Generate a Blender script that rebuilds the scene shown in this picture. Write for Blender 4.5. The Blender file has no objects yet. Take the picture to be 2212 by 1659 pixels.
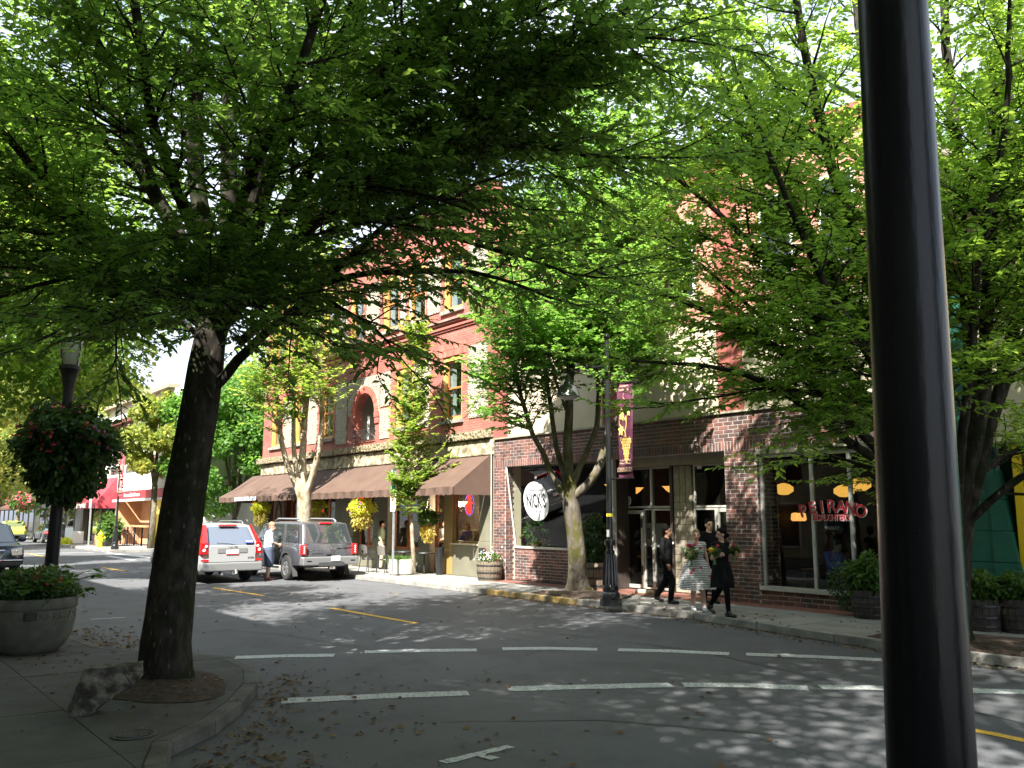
import bpy, bmesh, math, random
import numpy as np
from mathutils import Vector, Matrix
R=math.radians
random.seed(7); rng=np.random.default_rng(11)
SC=bpy.context.scene; COL=SC.collection
# ---------------------------------------------------------------- camera, sky, sun, exposure
F=1912.;CX=1106.;CY=829.5;HOR=1116.;VPX=-384.;H=2.1
PIT=math.atan((HOR-CY)/F); AZ=math.atan((CX-VPX)/F*math.cos(PIT))
fw=np.array([-math.cos(AZ)*math.cos(PIT),math.sin(AZ)*math.cos(PIT),math.sin(PIT)])
rt=np.array([math.sin(AZ),math.cos(AZ),0.]); upv=np.cross(rt,fw); CAM=np.array([0,0,H])
def ray(x,y): return fw+rt*(x-CX)/F-upv*(y-CY)/F
def gp(x,y,z=0.):
    d=ray(x,y); p=CAM+d*((z-H)/d[2]); return p
def fp(x,y,Y=17.0):
    d=ray(x,y); return CAM+d*(Y/d[1])
def dp(x,y,dep): return CAM+ray(x,y)*dep
cam=bpy.data.cameras.new('camera'); co=bpy.data.objects.new('camera',cam); COL.objects.link(co)
M=Matrix(((rt[0],upv[0],-fw[0],0),(rt[1],upv[1],-fw[1],0),(rt[2],upv[2],-fw[2],H),(0,0,0,1)))
co.matrix_world=M; cam.sensor_width=36; cam.lens=F/2212*36; cam.clip_start=.05; cam.clip_end=2000
SC.camera=co
SUN_EL=47.; SUN_AZ=-55.   # direction to the sun: angle from +X (negative = towards -Y)
sd=Vector((math.cos(R(SUN_EL))*math.cos(R(SUN_AZ)),math.cos(R(SUN_EL))*math.sin(R(SUN_AZ)),math.sin(R(SUN_EL))))
W=bpy.data.worlds.new('World'); SC.world=W; W.use_nodes=True
nt=W.node_tree; sky=nt.nodes.new('ShaderNodeTexSky'); sky.sky_type='NISHITA'; sky.sun_disc=False
sky.sun_elevation=R(SUN_EL); sky.sun_rotation=math.atan2(sd.x,sd.y); sky.air_density=1.3; sky.dust_density=2.5
bg=nt.nodes['Background']; bg.inputs[1].default_value=.078
# thin bright cloud veil with blue gaps, the same all round
tc0=nt.nodes.new('ShaderNodeTexCoord'); cn=nt.nodes.new('ShaderNodeTexNoise'); cn.inputs['Scale'].default_value=2.6; cn.inputs['Detail'].default_value=7; mp0=nt.nodes.new('ShaderNodeMapping'); mp0.inputs['Scale'].default_value=(1,1,2.2)
nt.links.new(tc0.outputs['Generated'],mp0.inputs[0]); nt.links.new(mp0.outputs[0],cn.inputs['Vector']); cr0=nt.nodes.new('ShaderNodeValToRGB'); cr0.color_ramp.elements[0].position=.36; cr0.color_ramp.elements[1].position=.56; cr0.color_ramp.elements[0].color=(.35,.35,.35,1); nt.links.new(cn.outputs[0],cr0.inputs[0])
mx0=nt.nodes.new('ShaderNodeMix'); mx0.data_type='RGBA'; nt.links.new(cr0.outputs[0],mx0.inputs[0]); nt.links.new(sky.outputs[0],mx0.inputs[6]); mx0.inputs[7].default_value=(4.3,4.8,5.6,1); nt.links.new(mx0.outputs[2],bg.inputs[0])
sl=bpy.data.lights.new('sun','SUN'); sl.energy=5.0; sl.angle=R(.55); sl.color=(1,.95,.86)
so=bpy.data.objects.new('sun',sl); COL.objects.link(so); so.rotation_euler=sd.to_track_quat('Z','Y').to_euler(); so.location=(0,0,40)
SC.view_settings.view_transform='Standard'; SC.view_settings.look='None'; SC.view_settings.gamma=1
SC.view_settings.use_curve_mapping=False; SC.view_settings.exposure=2.0
SC.cycles.max_bounces=7; SC.cycles.diffuse_bounces=4; SC.cycles.transmission_bounces=6; SC.cycles.transparent_max_bounces=12
SC.cycles.caustics_reflective=False; SC.cycles.caustics_refractive=False; SC.cycles.use_denoising=True

# ---------------------------------------------------------------- helpers
def setp(o,label=None,cat=None,group=None,kind=None):
    if label: o['label']=label
    if cat: o['category']=cat
    if group: o['group']=group
    if kind: o['kind']=kind
    return o
def empty(name,loc,rz=0,label=None,cat=None,group=None,kind=None):
    o=bpy.data.objects.new(name,None); COL.objects.link(o); o.location=loc; o.rotation_euler=(0,0,rz); o.empty_display_size=.2
    return setp(o,label,cat,group,kind)
MATS={}
def mat(name,c1,c2=None,scale=6,rough=.7,metal=0,bump=0,bscale=None,spec=.5,detail=6,kind='noise',coat=0,island=0,obrand=0,emit=None,estr=0,trans=0,lo=.4,hi=.6,contrast=None,alpha=None,pos=True,stretch=None):
    if name in MATS: return MATS[name]
    m=bpy.data.materials.new(name); MATS[name]=m; m.use_nodes=True; n=m.node_tree.nodes; l=m.node_tree.links
    b=n['Principled BSDF']; b.inputs['Roughness'].default_value=rough; b.inputs['Metallic'].default_value=metal
    b.inputs['Specular IOR Level'].default_value=spec; b.inputs['Coat Weight'].default_value=coat
    b.inputs['Base Color'].default_value=(*c1,1)
    src=None
    if pos:
        g=n.new('ShaderNodeNewGeometry'); src=g.outputs['Position']
    else:
        g=n.new('ShaderNodeTexCoord'); src=g.outputs['Object']
    if stretch:
        mp=n.new('ShaderNodeMapping'); mp.inputs['Scale'].default_value=stretch; l.new(src,mp.inputs[0]); src=mp.outputs[0]
    if c2 is not None:
        t=n.new('ShaderNodeTexNoise'); t.inputs['Scale'].default_value=scale; t.inputs['Detail'].default_value=detail; l.new(src,t.inputs['Vector'])
        r=n.new('ShaderNodeValToRGB'); r.color_ramp.elements[0].position=lo; r.color_ramp.elements[1].position=hi
        r.color_ramp.elements[0].color=(*c1,1); r.color_ramp.elements[1].color=(*c2,1)
        l.new(t.outputs[0],r.inputs[0]); out=r.outputs[0]
        l.new(out,b.inputs['Base Color'])
    if island or obrand:
        hs=n.new('ShaderNodeHueSaturation')
        if island: gg=n.new('ShaderNodeNewGeometry'); rnd=gg.outputs['Random Per Island']; amt=island
        else: gg=n.new('ShaderNodeObjectInfo'); rnd=gg.outputs['Random']; amt=obrand
        mr=n.new('ShaderNodeMapRange'); mr.inputs[3].default_value=1-amt; mr.inputs[4].default_value=1+amt; l.new(rnd,mr.inputs[0]); l.new(mr.outputs[0],hs.inputs['Value'])
        if c2 is not None: l.new(out,hs.inputs['Color'])
        else: hs.inputs['Color'].default_value=(*c1,1)
        l.new(hs.outputs[0],b.inputs['Base Color'])
    if bump:
        t2=n.new('ShaderNodeTexNoise'); t2.inputs['Scale'].default_value=bscale or scale*4; t2.inputs['Detail'].default_value=5; l.new(src,t2.inputs['Vector'])
        bp=n.new('ShaderNodeBump'); bp.inputs['Strength'].default_value=bump; bp.inputs['Distance'].default_value=.02
        l.new(t2.outputs[0],bp.inputs['Height']); l.new(bp.outputs[0],b.inputs['Normal'])
    if emit: b.inputs['Emission Color'].default_value=(*emit,1); b.inputs['Emission Strength'].default_value=estr
    if trans: b.inputs['Transmission Weight'].default_value=trans
    return m
def leafmat(name,cols,trans=.45,rough=.45):
    m=bpy.data.materials.new(name); MATS[name]=m; m.use_nodes=True; n=m.node_tree.nodes; l=m.node_tree.links
    b=n['Principled BSDF']; b.inputs['Roughness'].default_value=rough; b.inputs['Specular IOR Level'].default_value=.35
    g=n.new('ShaderNodeNewGeometry'); r=n.new('ShaderNodeValToRGB'); cr=r.color_ramp
    k=len(cols)
    cr.elements[0].color=(*cols[0][1],1); cr.elements[0].position=cols[0][0]
    cr.elements[1].color=(*cols[-1][1],1); cr.elements[1].position=cols[-1][0]
    for p,c in cols[1:-1]:
        e=cr.elements.new(p); e.color=(*c,1)
    # patches of hue through the crown + leaf by leaf variation
    ns=n.new('ShaderNodeTexNoise'); ns.inputs['Scale'].default_value=.55; l.new(g.outputs['Position'],ns.inputs['Vector'])
    mx=n.new('ShaderNodeMix'); mx.data_type='FLOAT'; mx.inputs[0].default_value=.45; l.new(g.outputs['Random Per Island'],mx.inputs[2]); l.new(ns.outputs[0],mx.inputs[3])
    l.new(mx.outputs[0],r.inputs[0]); l.new(r.outputs[0],b.inputs['Base Color'])
    tr=n.new('ShaderNodeBsdfTranslucent'); hs=n.new('ShaderNodeHueSaturation'); hs.inputs['Value'].default_value=3.4; hs.inputs['Saturation'].default_value=1.08; hs.inputs['Hue'].default_value=.478
    l.new(r.outputs[0],hs.inputs['Color']); l.new(hs.outputs[0],tr.inputs[0])
    ms=n.new('ShaderNodeMixShader'); ms.inputs[0].default_value=trans; l.new(b.outputs[0],ms.inputs[1]); l.new(tr.outputs[0],ms.inputs[2])
    l.new(ms.outputs[0],n['Material Output'].inputs[0]); return m
def glassmat(name,tint=(.8,.85,.85),ior=1.5,refl=1.0):
    m=bpy.data.materials.new(name); MATS[name]=m; m.use_nodes=True; n=m.node_tree.nodes; l=m.node_tree.links
    n.remove(n['Principled BSDF']); t=n.new('ShaderNodeBsdfTransparent'); t.inputs[0].default_value=(*tint,1)
    g=n.new('ShaderNodeBsdfGlossy'); g.inputs['Roughness'].default_value=.015; g.inputs[0].default_value=(refl,refl,refl,1)
    f=n.new('ShaderNodeFresnel'); ge=n.new('ShaderNodeNewGeometry'); mi=n.new('ShaderNodeMapRange'); mi.inputs[3].default_value=ior; mi.inputs[4].default_value=1/ior; l.new(ge.outputs['Backfacing'],mi.inputs[0]); l.new(mi.outputs[0],f.inputs[0]); ms=n.new('ShaderNodeMixShader')
    l.new(f.outputs[0],ms.inputs[0]); l.new(t.outputs[0],ms.inputs[1]); l.new(g.outputs[0],ms.inputs[2]); l.new(ms.outputs[0],n['Material Output'].inputs[0]); return m

class MB:
    def __init__(s): s.v=[]; s.f=[]; s.mi=[]; s.cm=0
    def add(s,vs,fs):
        k=len(s.v); s.v+=[tuple(map(float,v)) for v in vs]; s.f+=[tuple(i+k for i in f) for f in fs]; s.mi+=[s.cm]*len(fs); return s
    def box(s,x0,x1,y0,y1,z0,z1,rz=0,c=None):
        vs=[(x,y,z) for z in (z0,z1) for y in (y0,y1) for x in (x0,x1)]
        if rz:
            cx,cy=c if c else ((x0+x1)/2,(y0+y1)/2); ca,sa=math.cos(rz),math.sin(rz)
            vs=[(cx+(x-cx)*ca-(y-cy)*sa,cy+(x-cx)*sa+(y-cy)*ca,z) for x,y,z in vs]
        return s.add(vs,[(0,2,3,1),(4,5,7,6),(0,1,5,4),(2,6,7,3),(0,4,6,2),(1,3,7,5)])
    def quad(s,a,b,c,d): return s.add([a,b,c,d],[(0,1,2,3)])
    def tube(s,pts,rad,n=8,cap=True):
        pts=[Vector(p) for p in pts]; m=len(pts)
        if not hasattr(rad,'__len__'): rad=[rad]*m
        vs=[];fs=[]; ref=None
        for i,p in enumerate(pts):
            d=(pts[min(i+1,m-1)]-pts[max(i-1,0)])
            d=d.normalized() if d.length>1e-9 else Vector((0,0,1))
            if ref is None: ref=Vector((0,0,1)) if abs(d.z)<.9 else Vector((1,0,0))
            a=(ref-d*ref.dot(d))
            if a.length<1e-5: a=d.orthogonal()
            a.normalize(); b=d.cross(a); ref=a
            for k in range(n):
                t=2*math.pi*k/n; vs.append(p+(a*math.cos(t)+b*math.sin(t))*rad[i])
        for i in range(m-1):
            for k in range(n): fs.append((i*n+k,i*n+(k+1)%n,(i+1)*n+(k+1)%n,(i+1)*n+k))
        if cap: fs.append(tuple(range(n-1,-1,-1))); fs.append(tuple((m-1)*n+k for k in range(n)))
        return s.add(vs,fs)
    def lathe(s,prof,c=(0,0,0),n=16,cap=True):
        vs=[];fs=[]; m=len(prof)
        for r,z in prof:
            for k in range(n):
                t=2*math.pi*k/n; vs.append((c[0]+r*math.cos(t),c[1]+r*math.sin(t),c[2]+z))
        for i in range(m-1):
            for k in range(n): fs.append((i*n+k,i*n+(k+1)%n,(i+1)*n+(k+1)%n,(i+1)*n+k))
        if cap:
            if prof[0][0]>1e-4: fs.append(tuple(range(n-1,-1,-1)))
            if prof[-1][0]>1e-4: fs.append(tuple((m-1)*n+k for k in range(n)))
        return s.add(vs,fs)
    def ball(s,c,r,n=8,m=6,sc=(1,1,1)):
        vs=[];fs=[]
        for i in range(m+1):
            ph=math.pi*i/m
            for k in range(n):
                t=2*math.pi*k/n; vs.append((c[0]+r*sc[0]*math.sin(ph)*math.cos(t),c[1]+r*sc[1]*math.sin(ph)*math.sin(t),c[2]+r*sc[2]*math.cos(ph)))
        for i in range(m):
            for k in range(n): fs.append((i*n+k,(i+1)*n+k,(i+1)*n+(k+1)%n,i*n+(k+1)%n))
        return s.add(vs,fs)
    def prism(s,poly,axis,a,b):
        """poly 2D extruded along axis ('x': (y,z), 'y': (x,z), 'z': (x,y))"""
        n=len(poly)
        def p3(p,t): return {'x':(t,p[0],p[1]),'y':(p[0],t,p[1]),'z':(p[0],p[1],t)}[axis]
        vs=[p3(p,a) for p in poly]+[p3(p,b) for p in poly]
        return s.add(vs,[tuple(range(n)),tuple(range(2*n-1,n-1,-1))]+[(i,i+n,(i+1)%n+n,(i+1)%n) for i in range(n)])
    def build(s,name,mats,parent=None,smooth=False,bevel=0,seg=2,label=None,cat=None,group=None,kind=None,loc=None,rot=None,fixn=True,bev_angle=35):
        me=bpy.data.meshes.new(name); me.from_pydata(s.v,[],s.f)
        if not isinstance(mats,(list,tuple)): mats=[mats]
        for m in mats: me.materials.append(m)
        if len(mats)>1: me.polygons.foreach_set('material_index',s.mi)
        if fixn or bevel:
            bm=bmesh.new(); bm.from_mesh(me)
            if fixn: bmesh.ops.recalc_face_normals(bm,faces=bm.faces)
            if bevel:
                es=[e for e in bm.edges if len(e.link_faces)==2 and e.calc_face_angle(0)>R(bev_angle)]
                bmesh.ops.bevel(bm,geom=es,offset=bevel,segments=seg,profile=.6,affect='EDGES',clamp_overlap=True)
            bm.to_mesh(me); bm.free()
        if smooth: me.shade_smooth(); 
        if smooth=='auto': me.set_sharp_from_angle(angle=R(35))
        o=bpy.data.objects.new(name,me); COL.objects.link(o)
        if parent: o.parent=parent
        if loc is not None: o.location=loc
        if rot is not None: o.rotation_euler=rot
        return setp(o,label,cat,group,kind)
def fast(name,V,F4,m,parent=None,smooth=False,**k):
    me=bpy.data.meshes.new(name); nv=len(V); nf=len(F4); w=F4.shape[1]
    me.vertices.add(nv); me.vertices.foreach_set('co',V.astype(np.float32).ravel())
    me.loops.add(nf*w); me.loops.foreach_set('vertex_index',F4.astype(np.int32).ravel())
    me.polygons.add(nf); me.polygons.foreach_set('loop_start',np.arange(0,nf*w,w,dtype=np.int32)); me.polygons.foreach_set('loop_total',np.full(nf,w,dtype=np.int32))
    if smooth: me.polygons.foreach_set('use_smooth',np.ones(nf,dtype=bool))
    me.update(); me.validate(); me.materials.append(m)
    o=bpy.data.objects.new(name,me); COL.objects.link(o)
    if parent: o.parent=parent
    return setp(o,**k)
def copy_tree(o,parent=None,keep=True):
    c=o.copy(); COL.objects.link(c)
    if parent:
        c.parent=parent
    for ch in list(o.children): copy_tree(ch,c)
    return c
_tc={}
def textgeo(s,size=1.,ext=.004,sx=1.,bold=0,shear=0,align='CENTER'):
    cu=bpy.data.curves.new('t','FONT'); cu.body=s; cu.size=size; cu.extrude=ext; cu.offset=bold; cu.shear=shear; cu.align_x=align; cu.align_y='CENTER'; cu.resolution_u=3
    o=bpy.data.objects.new('t',cu); COL.objects.link(o); dg=bpy.context.evaluated_depsgraph_get(); dg.update()
    me=o.evaluated_get(dg).to_mesh(); vs=[(v.co.x*sx,v.co.y,v.co.z) for v in me.vertices]; fs=[tuple(p.vertices) for p in me.polygons]
    o.evaluated_get(dg).to_mesh_clear(); bpy.data.objects.remove(o); bpy.data.curves.remove(cu); return vs,fs
def text_on(mb,s,o,ux,uz,size,ext=.004,sx=1.,bold=0,rot=0,shear=0):
    """text in the plane spanned by ux (reading direction) and uz (up), centred at o"""
    vs,fs=textgeo(s,size,ext,sx,bold,shear); ux=Vector(ux).normalized(); uz=Vector(uz).normalized(); nn=ux.cross(uz); o=Vector(o); ca,sa=math.cos(rot),math.sin(rot)
    mb.add([o+ux*(v[0]*ca-v[1]*sa)+uz*(v[0]*sa+v[1]*ca)+nn*v[2] for v in vs],fs); return mb

# ---------------------------------------------------------------- materials
def asphalt():
    m=bpy.data.materials.new('asphalt'); m.use_nodes=True; n=m.node_tree.nodes; l=m.node_tree.links; b=n['Principled BSDF']
    g=n.new('ShaderNodeNewGeometry'); a=n.new('ShaderNodeTexNoise'); a.inputs['Scale'].default_value=.35; a.inputs['Detail'].default_value=6
    mp=n.new('ShaderNodeMapping'); mp.inputs['Scale'].default_value=(.35,1,1); l.new(g.outputs['Position'],mp.inputs[0]); l.new(mp.outputs[0],a.inputs['Vector'])
    c=n.new('ShaderNodeTexNoise'); c.inputs['Scale'].default_value=90; c.inputs['Detail'].default_value=3; l.new(g.outputs['Position'],c.inputs['Vector'])
    v=n.new('ShaderNodeTexVoronoi'); v.inputs['Scale'].default_value=140; l.new(g.outputs['Position'],v.inputs['Vector'])
    r=n.new('ShaderNodeValToRGB'); r.color_ramp.elements[0].position=.3; r.color_ramp.elements[1].position=.75
    r.color_ramp.elements[0].color=(.07,.073,.082,1); r.color_ramp.elements[1].color=(.107,.11,.12,1); l.new(a.outputs[0],r.inputs[0])
    r2=n.new('ShaderNodeValToRGB'); r2.color_ramp.elements[0].position=.35; r2.color_ramp.elements[1].position=.72; r2.color_ramp.elements[0].color=(.7,.7,.7,1); r2.color_ramp.elements[1].color=(1.75,1.75,1.7,1); l.new(c.outputs[0],r2.inputs[0])
    mx=n.new('ShaderNodeMix'); mx.data_type='RGBA'; mx.blend_type='MULTIPLY'; mx.inputs[0].default_value=1; l.new(r.outputs[0],mx.inputs[6]); l.new(r2.outputs[0],mx.inputs[7])
    st=n.new('ShaderNodeTexNoise'); st.inputs['Scale'].default_value=1.1; st.inputs['Detail'].default_value=8; st.inputs['Roughness'].default_value=.7; l.new(g.outputs['Position'],st.inputs['Vector'])
    r4=n.new('ShaderNodeValToRGB'); r4.color_ramp.elements[0].position=.3; r4.color_ramp.elements[1].position=.52; r4.color_ramp.elements[0].color=(.72,.72,.73,1); r4.color_ramp.elements[1].color=(1.04,1.04,1.04,1); l.new(st.outputs[0],r4.inputs[0])
    mx4=n.new('ShaderNodeMix'); mx4.data_type='RGBA'; mx4.blend_type='MULTIPLY'; mx4.inputs[0].default_value=1; l.new(mx.outputs[2],mx4.inputs[6]); l.new(r4.outputs[0],mx4.inputs[7])
    vc=n.new('ShaderNodeTexVoronoi'); vc.feature='DISTANCE_TO_EDGE'; vc.inputs['Scale'].default_value=.22; nz=n.new('ShaderNodeTexNoise'); nz.inputs['Scale'].default_value=2; nz.inputs['Detail'].default_value=5; va=n.new('ShaderNodeVectorMath'); va.operation='MULTIPLY_ADD'; va.inputs[1].default_value=(.9,.9,0); l.new(nz.outputs[1],va.inputs[0]); l.new(g.outputs['Position'],nz.inputs['Vector']); l.new(g.outputs['Position'],va.inputs[2]); l.new(va.outputs[0],vc.inputs['Vector'])
    r5=n.new('ShaderNodeValToRGB'); r5.color_ramp.elements[0].position=.0; r5.color_ramp.elements[1].position=.004; r5.color_ramp.elements[0].color=(.45,.45,.45,1); r5.color_ramp.elements[1].color=(1,1,1,1); l.new(vc.outputs[0],r5.inputs[0])
    mx5=n.new('ShaderNodeMix'); mx5.data_type='RGBA'; mx5.blend_type='MULTIPLY'; mx5.inputs[0].default_value=1; l.new(mx4.outputs[2],mx5.inputs[6]); l.new(r5.outputs[0],mx5.inputs[7])
    l.new(mx5.outputs[2],b.inputs['Base Color']); b.inputs['Roughness'].default_value=.8; b.inputs['Specular IOR Level'].default_value=.4
    bp=n.new('ShaderNodeBump'); bp.inputs['Strength'].default_value=.35; bp.inputs['Distance'].default_value=.006; l.new(v.outputs[0],bp.inputs['Height']); l.new(bp.outputs[0],b.inputs['Normal'])
    return m
def rough_stone(name,c1,c2,sc=7,bs=.9):
    m=bpy.data.materials.new(name); m.use_nodes=True; n=m.node_tree.nodes; l=m.node_tree.links; b=n['Principled BSDF']; b.inputs['Roughness'].default_value=.9
    g=n.new('ShaderNodeNewGeometry'); v=n.new('ShaderNodeTexVoronoi'); v.inputs['Scale'].default_value=sc; v.inputs['Randomness'].default_value=1
    l.new(g.outputs['Position'],v.inputs['Vector']); t=n.new('ShaderNodeTexNoise'); t.inputs['Scale'].default_value=sc*1.3; t.inputs['Detail'].default_value=6; l.new(g.outputs['Position'],t.inputs['Vector'])
    r=n.new('ShaderNodeValToRGB'); r.color_ramp.elements[0].position=.38; r.color_ramp.elements[1].position=.62; r.color_ramp.elements[0].color=(*c1,1); r.color_ramp.elements[1].color=(*c2,1); l.new(t.outputs[0],r.inputs[0]); l.new(r.outputs[0],b.inputs['Base Color'])
    a=n.new('ShaderNodeMath'); a.operation='ADD'; l.new(v.outputs[0],a.inputs[0]); l.new(t.outputs[0],a.inputs[1])
    bp=n.new('ShaderNodeBump'); bp.inputs['Strength'].default_value=bs; bp.inputs['Distance'].default_value=.06; l.new(a.outputs[0],bp.inputs['Height']); l.new(bp.outputs[0],b.inputs['Normal']); return m
def painted_brick(name,c1,c2,mort):
    m=bpy.data.materials.new(name); m.use_nodes=True; n=m.node_tree.nodes; l=m.node_tree.links; b=n['Principled BSDF']; b.inputs['Roughness'].default_value=.75
    g=n.new('ShaderNodeNewGeometry'); sx=n.new('ShaderNodeSeparateXYZ'); l.new(g.outputs['Position'],sx.inputs[0])
    ad=n.new('ShaderNodeMath'); l.new(sx.outputs[0],ad.inputs[0]); l.new(sx.outputs[1],ad.inputs[1]); cb=n.new('ShaderNodeCombineXYZ'); l.new(ad.outputs[0],cb.inputs[0]); l.new(sx.outputs[2],cb.inputs[1])
    br=n.new('ShaderNodeTexBrick'); br.inputs['Scale'].default_value=1; br.inputs['Brick Width'].default_value=.26; br.inputs['Row Height'].default_value=.085; br.inputs['Mortar Size'].default_value=.009
    br.inputs['Color1'].default_value=(*c1,1); br.inputs['Color2'].default_value=(*c2,1); br.inputs['Mortar'].default_value=(*mort,1); l.new(cb.outputs[0],br.inputs['Vector'])
    t=n.new('ShaderNodeTexNoise'); t.inputs['Scale'].default_value=1.6; t.inputs['Detail'].default_value=7; l.new(g.outputs['Position'],t.inputs['Vector'])
    r=n.new('ShaderNodeValToRGB'); r.color_ramp.elements[0].position=.3; r.color_ramp.elements[1].position=.7; r.color_ramp.elements[0].color=(.72,.7,.7,1); r.color_ramp.elements[1].color=(1.12,1.12,1.1,1); l.new(t.outputs[0],r.inputs[0])
    mx=n.new('ShaderNodeMix'); mx.data_type='RGBA'; mx.blend_type='MULTIPLY'; mx.inputs[0].default_value=1; l.new(br.outputs[0],mx.inputs[6]); l.new(r.outputs[0],mx.inputs[7]); l.new(mx.outputs[2],b.inputs['Base Color'])
    iv=n.new('ShaderNodeMath'); iv.operation='SUBTRACT'; iv.inputs[0].default_value=1; l.new(br.outputs[1],iv.inputs[1])
    bp=n.new('ShaderNodeBump'); bp.inputs['Strength'].default_value=.8; bp.inputs['Distance'].default_value=.012; l.new(iv.outputs[0],bp.inputs['Height']); l.new(bp.outputs[0],b.inputs['Normal']); return m
def bark(name,c1,c2,moss,mossamt=.45,sc=9):
    m=bpy.data.materials.new(name); m.use_nodes=True; n=m.node_tree.nodes; l=m.node_tree.links; b=n['Principled BSDF']; b.inputs['Roughness'].default_value=.95; b.inputs['Specular IOR Level'].default_value=.15
    g=n.new('ShaderNodeNewGeometry'); mp=n.new('ShaderNodeMapping'); mp.inputs['Scale'].default_value=(1,1,.35); l.new(g.outputs['Position'],mp.inputs[0])
    t=n.new('ShaderNodeTexNoise'); t.inputs['Scale'].default_value=sc; t.inputs['Detail'].default_value=9; t.inputs['Roughness'].default_value=.65; l.new(mp.outputs[0],t.inputs['Vector'])
    r=n.new('ShaderNodeValToRGB'); r.color_ramp.elements[0].position=.4; r.color_ramp.elements[1].position=.62; r.color_ramp.elements[0].color=(*c1,1); r.color_ramp.elements[1].color=(*c2,1); l.new(t.outputs[0],r.inputs[0])
    t2=n.new('ShaderNodeTexNoise'); t2.inputs['Scale'].default_value=2.3; t2.inputs['Detail'].default_value=8; l.new(g.outputs['Position'],t2.inputs['Vector'])
    r2=n.new('ShaderNodeValToRGB'); r2.color_ramp.elements[0].position=mossamt; r2.color_ramp.elements[1].position=mossamt+.12; l.new(t2.outputs[0],r2.inputs[0])
    mx=n.new('ShaderNodeMix'); mx.data_type='RGBA'; l.new(r2.outputs[0],mx.inputs[0]); l.new(r.outputs[0],mx.inputs[6]); mx.inputs[7].default_value=(*moss,1); l.new(mx.outputs[2],b.inputs['Base Color'])
    # pale lichen spots
    v=n.new('ShaderNodeTexVoronoi'); v.inputs['Scale'].default_value=13; l.new(mp.outputs[0],v.inputs['Vector']); r3=n.new('ShaderNodeValToRGB'); r3.color_ramp.elements[0].position=.05; r3.color_ramp.elements[1].position=.2; r3.color_ramp.elements[0].color=(1,1,1,1); r3.color_ramp.elements[1].color=(0,0,0,1); l.new(v.outputs[0],r3.inputs[0])
    mx2=n.new('ShaderNodeMix'); mx2.data_type='RGBA'; l.new(r3.outputs[0],mx2.inputs[0]); l.new(mx.outputs[2],mx2.inputs[6]); mx2.inputs[7].default_value=(.13,.135,.115,1); l.new(mx2.outputs[2],b.inputs['Base Color'])
    bp=n.new('ShaderNodeBump'); bp.inputs['Strength'].default_value=1; bp.inputs['Distance'].default_value=.03; l.new(t.outputs[0],bp.inputs['Height']); l.new(bp.outputs[0],b.inputs['Normal']); return m
ASPH=asphalt()
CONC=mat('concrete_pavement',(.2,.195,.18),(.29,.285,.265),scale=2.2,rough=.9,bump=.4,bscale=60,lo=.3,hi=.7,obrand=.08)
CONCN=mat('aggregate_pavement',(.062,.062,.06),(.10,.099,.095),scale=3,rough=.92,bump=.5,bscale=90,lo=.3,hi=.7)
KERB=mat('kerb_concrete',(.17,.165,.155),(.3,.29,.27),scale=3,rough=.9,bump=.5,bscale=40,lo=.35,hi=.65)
KERBN=mat('shaded_near_kerb',(.07,.068,.063),(.125,.12,.11),scale=3,rough=.9,bump=.5,bscale=40,lo=.35,hi=.65)  # copy of the kerb concrete, its colour darkened for the foreground shade
JOINT=mat('joint_dirt',(.06,.055,.05),(.1,.095,.085),scale=20,rough=.95)
WPAINT=mat('white_road_paint',(.2,.21,.21),(.5,.52,.52),scale=24,rough=.75,lo=.36,hi=.5,detail=9)
YPAINT=mat('yellow_road_paint',(.36,.22,.05),(.68,.4,.05),scale=20,rough=.75,lo=.36,hi=.5,detail=9)
SOIL=mat('soil',(.03,.02,.014),(.075,.05,.035),scale=14,rough=1,bump=1,bscale=50)
BLACK=mat('black_paint',(.012,.013,.015),rough=.32,spec=.5,coat=.3)
IRON=mat('black_iron',(.014,.015,.017),(.03,.03,.03),scale=20,rough=.45,bump=.15)
ALU=mat('aluminium_frame',(.48,.47,.43),(.55,.54,.5),scale=5,rough=.42,metal=.35)
CREAM=mat('cream_stucco',(.5,.43,.31),(.58,.5,.37),scale=1.5,rough=.85,bump=.15,bscale=40,lo=.3,hi=.7)
TAUPE=mat('taupe_paint',(.27,.24,.18),(.31,.28,.21),scale=3,rough=.7)
GREYG=mat('grey_green_paint',(.14,.135,.098),(.185,.175,.13),scale=1.4,rough=.6,bump=.05,lo=.35,hi=.65)
REDP=painted_brick('red_painted_brick',(.35,.112,.09),(.42,.15,.12),(.24,.08,.065))
ORB=painted_brick('orange_red_brick',(.46,.17,.12),(.55,.23,.17),(.5,.4,.33))
REDPL=mat('red_plaster',(.27,.075,.065),(.33,.095,.08),scale=2,rough=.8)
STONE=rough_stone('quarry_stone',(.17,.14,.09),(.46,.4,.28),2.6,1)
PEBBLE=rough_stone('pebble_render',(.2,.175,.13),(.66,.6,.48),20,1)
MOSSY=rough_stone('mossy_ledge_stone',(.17,.13,.05),(.3,.26,.19),9,.9)
YELW=mat('yellow_wood',(.48,.3,.09),(.55,.36,.12),scale=4,rough=.5)
RUSTW=mat('rust_wood',(.33,.085,.03),(.4,.11,.04),scale=5,rough=.5)
AWN=mat('brown_awning_cloth',(.078,.046,.034),(.105,.064,.048),scale=1.6,rough=.9,bump=.25,bscale=3,lo=.3,hi=.7)
GLASS=glassmat('window_glass',(.72,.76,.75),1.5,.95); GLASSC=glassmat('clear_window_glass',(.85,.87,.86),1.45,.9)
DGLASS=mat('dark_pane',(.02,.025,.03),rough=.03,spec=.8)
BRK1=mat('brick_single',(.165,.066,.052),(.078,.047,.045),scale=3.1,rough=.85,bump=.4,bscale=70,lo=.42,hi=.58,obrand=.35)
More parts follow.
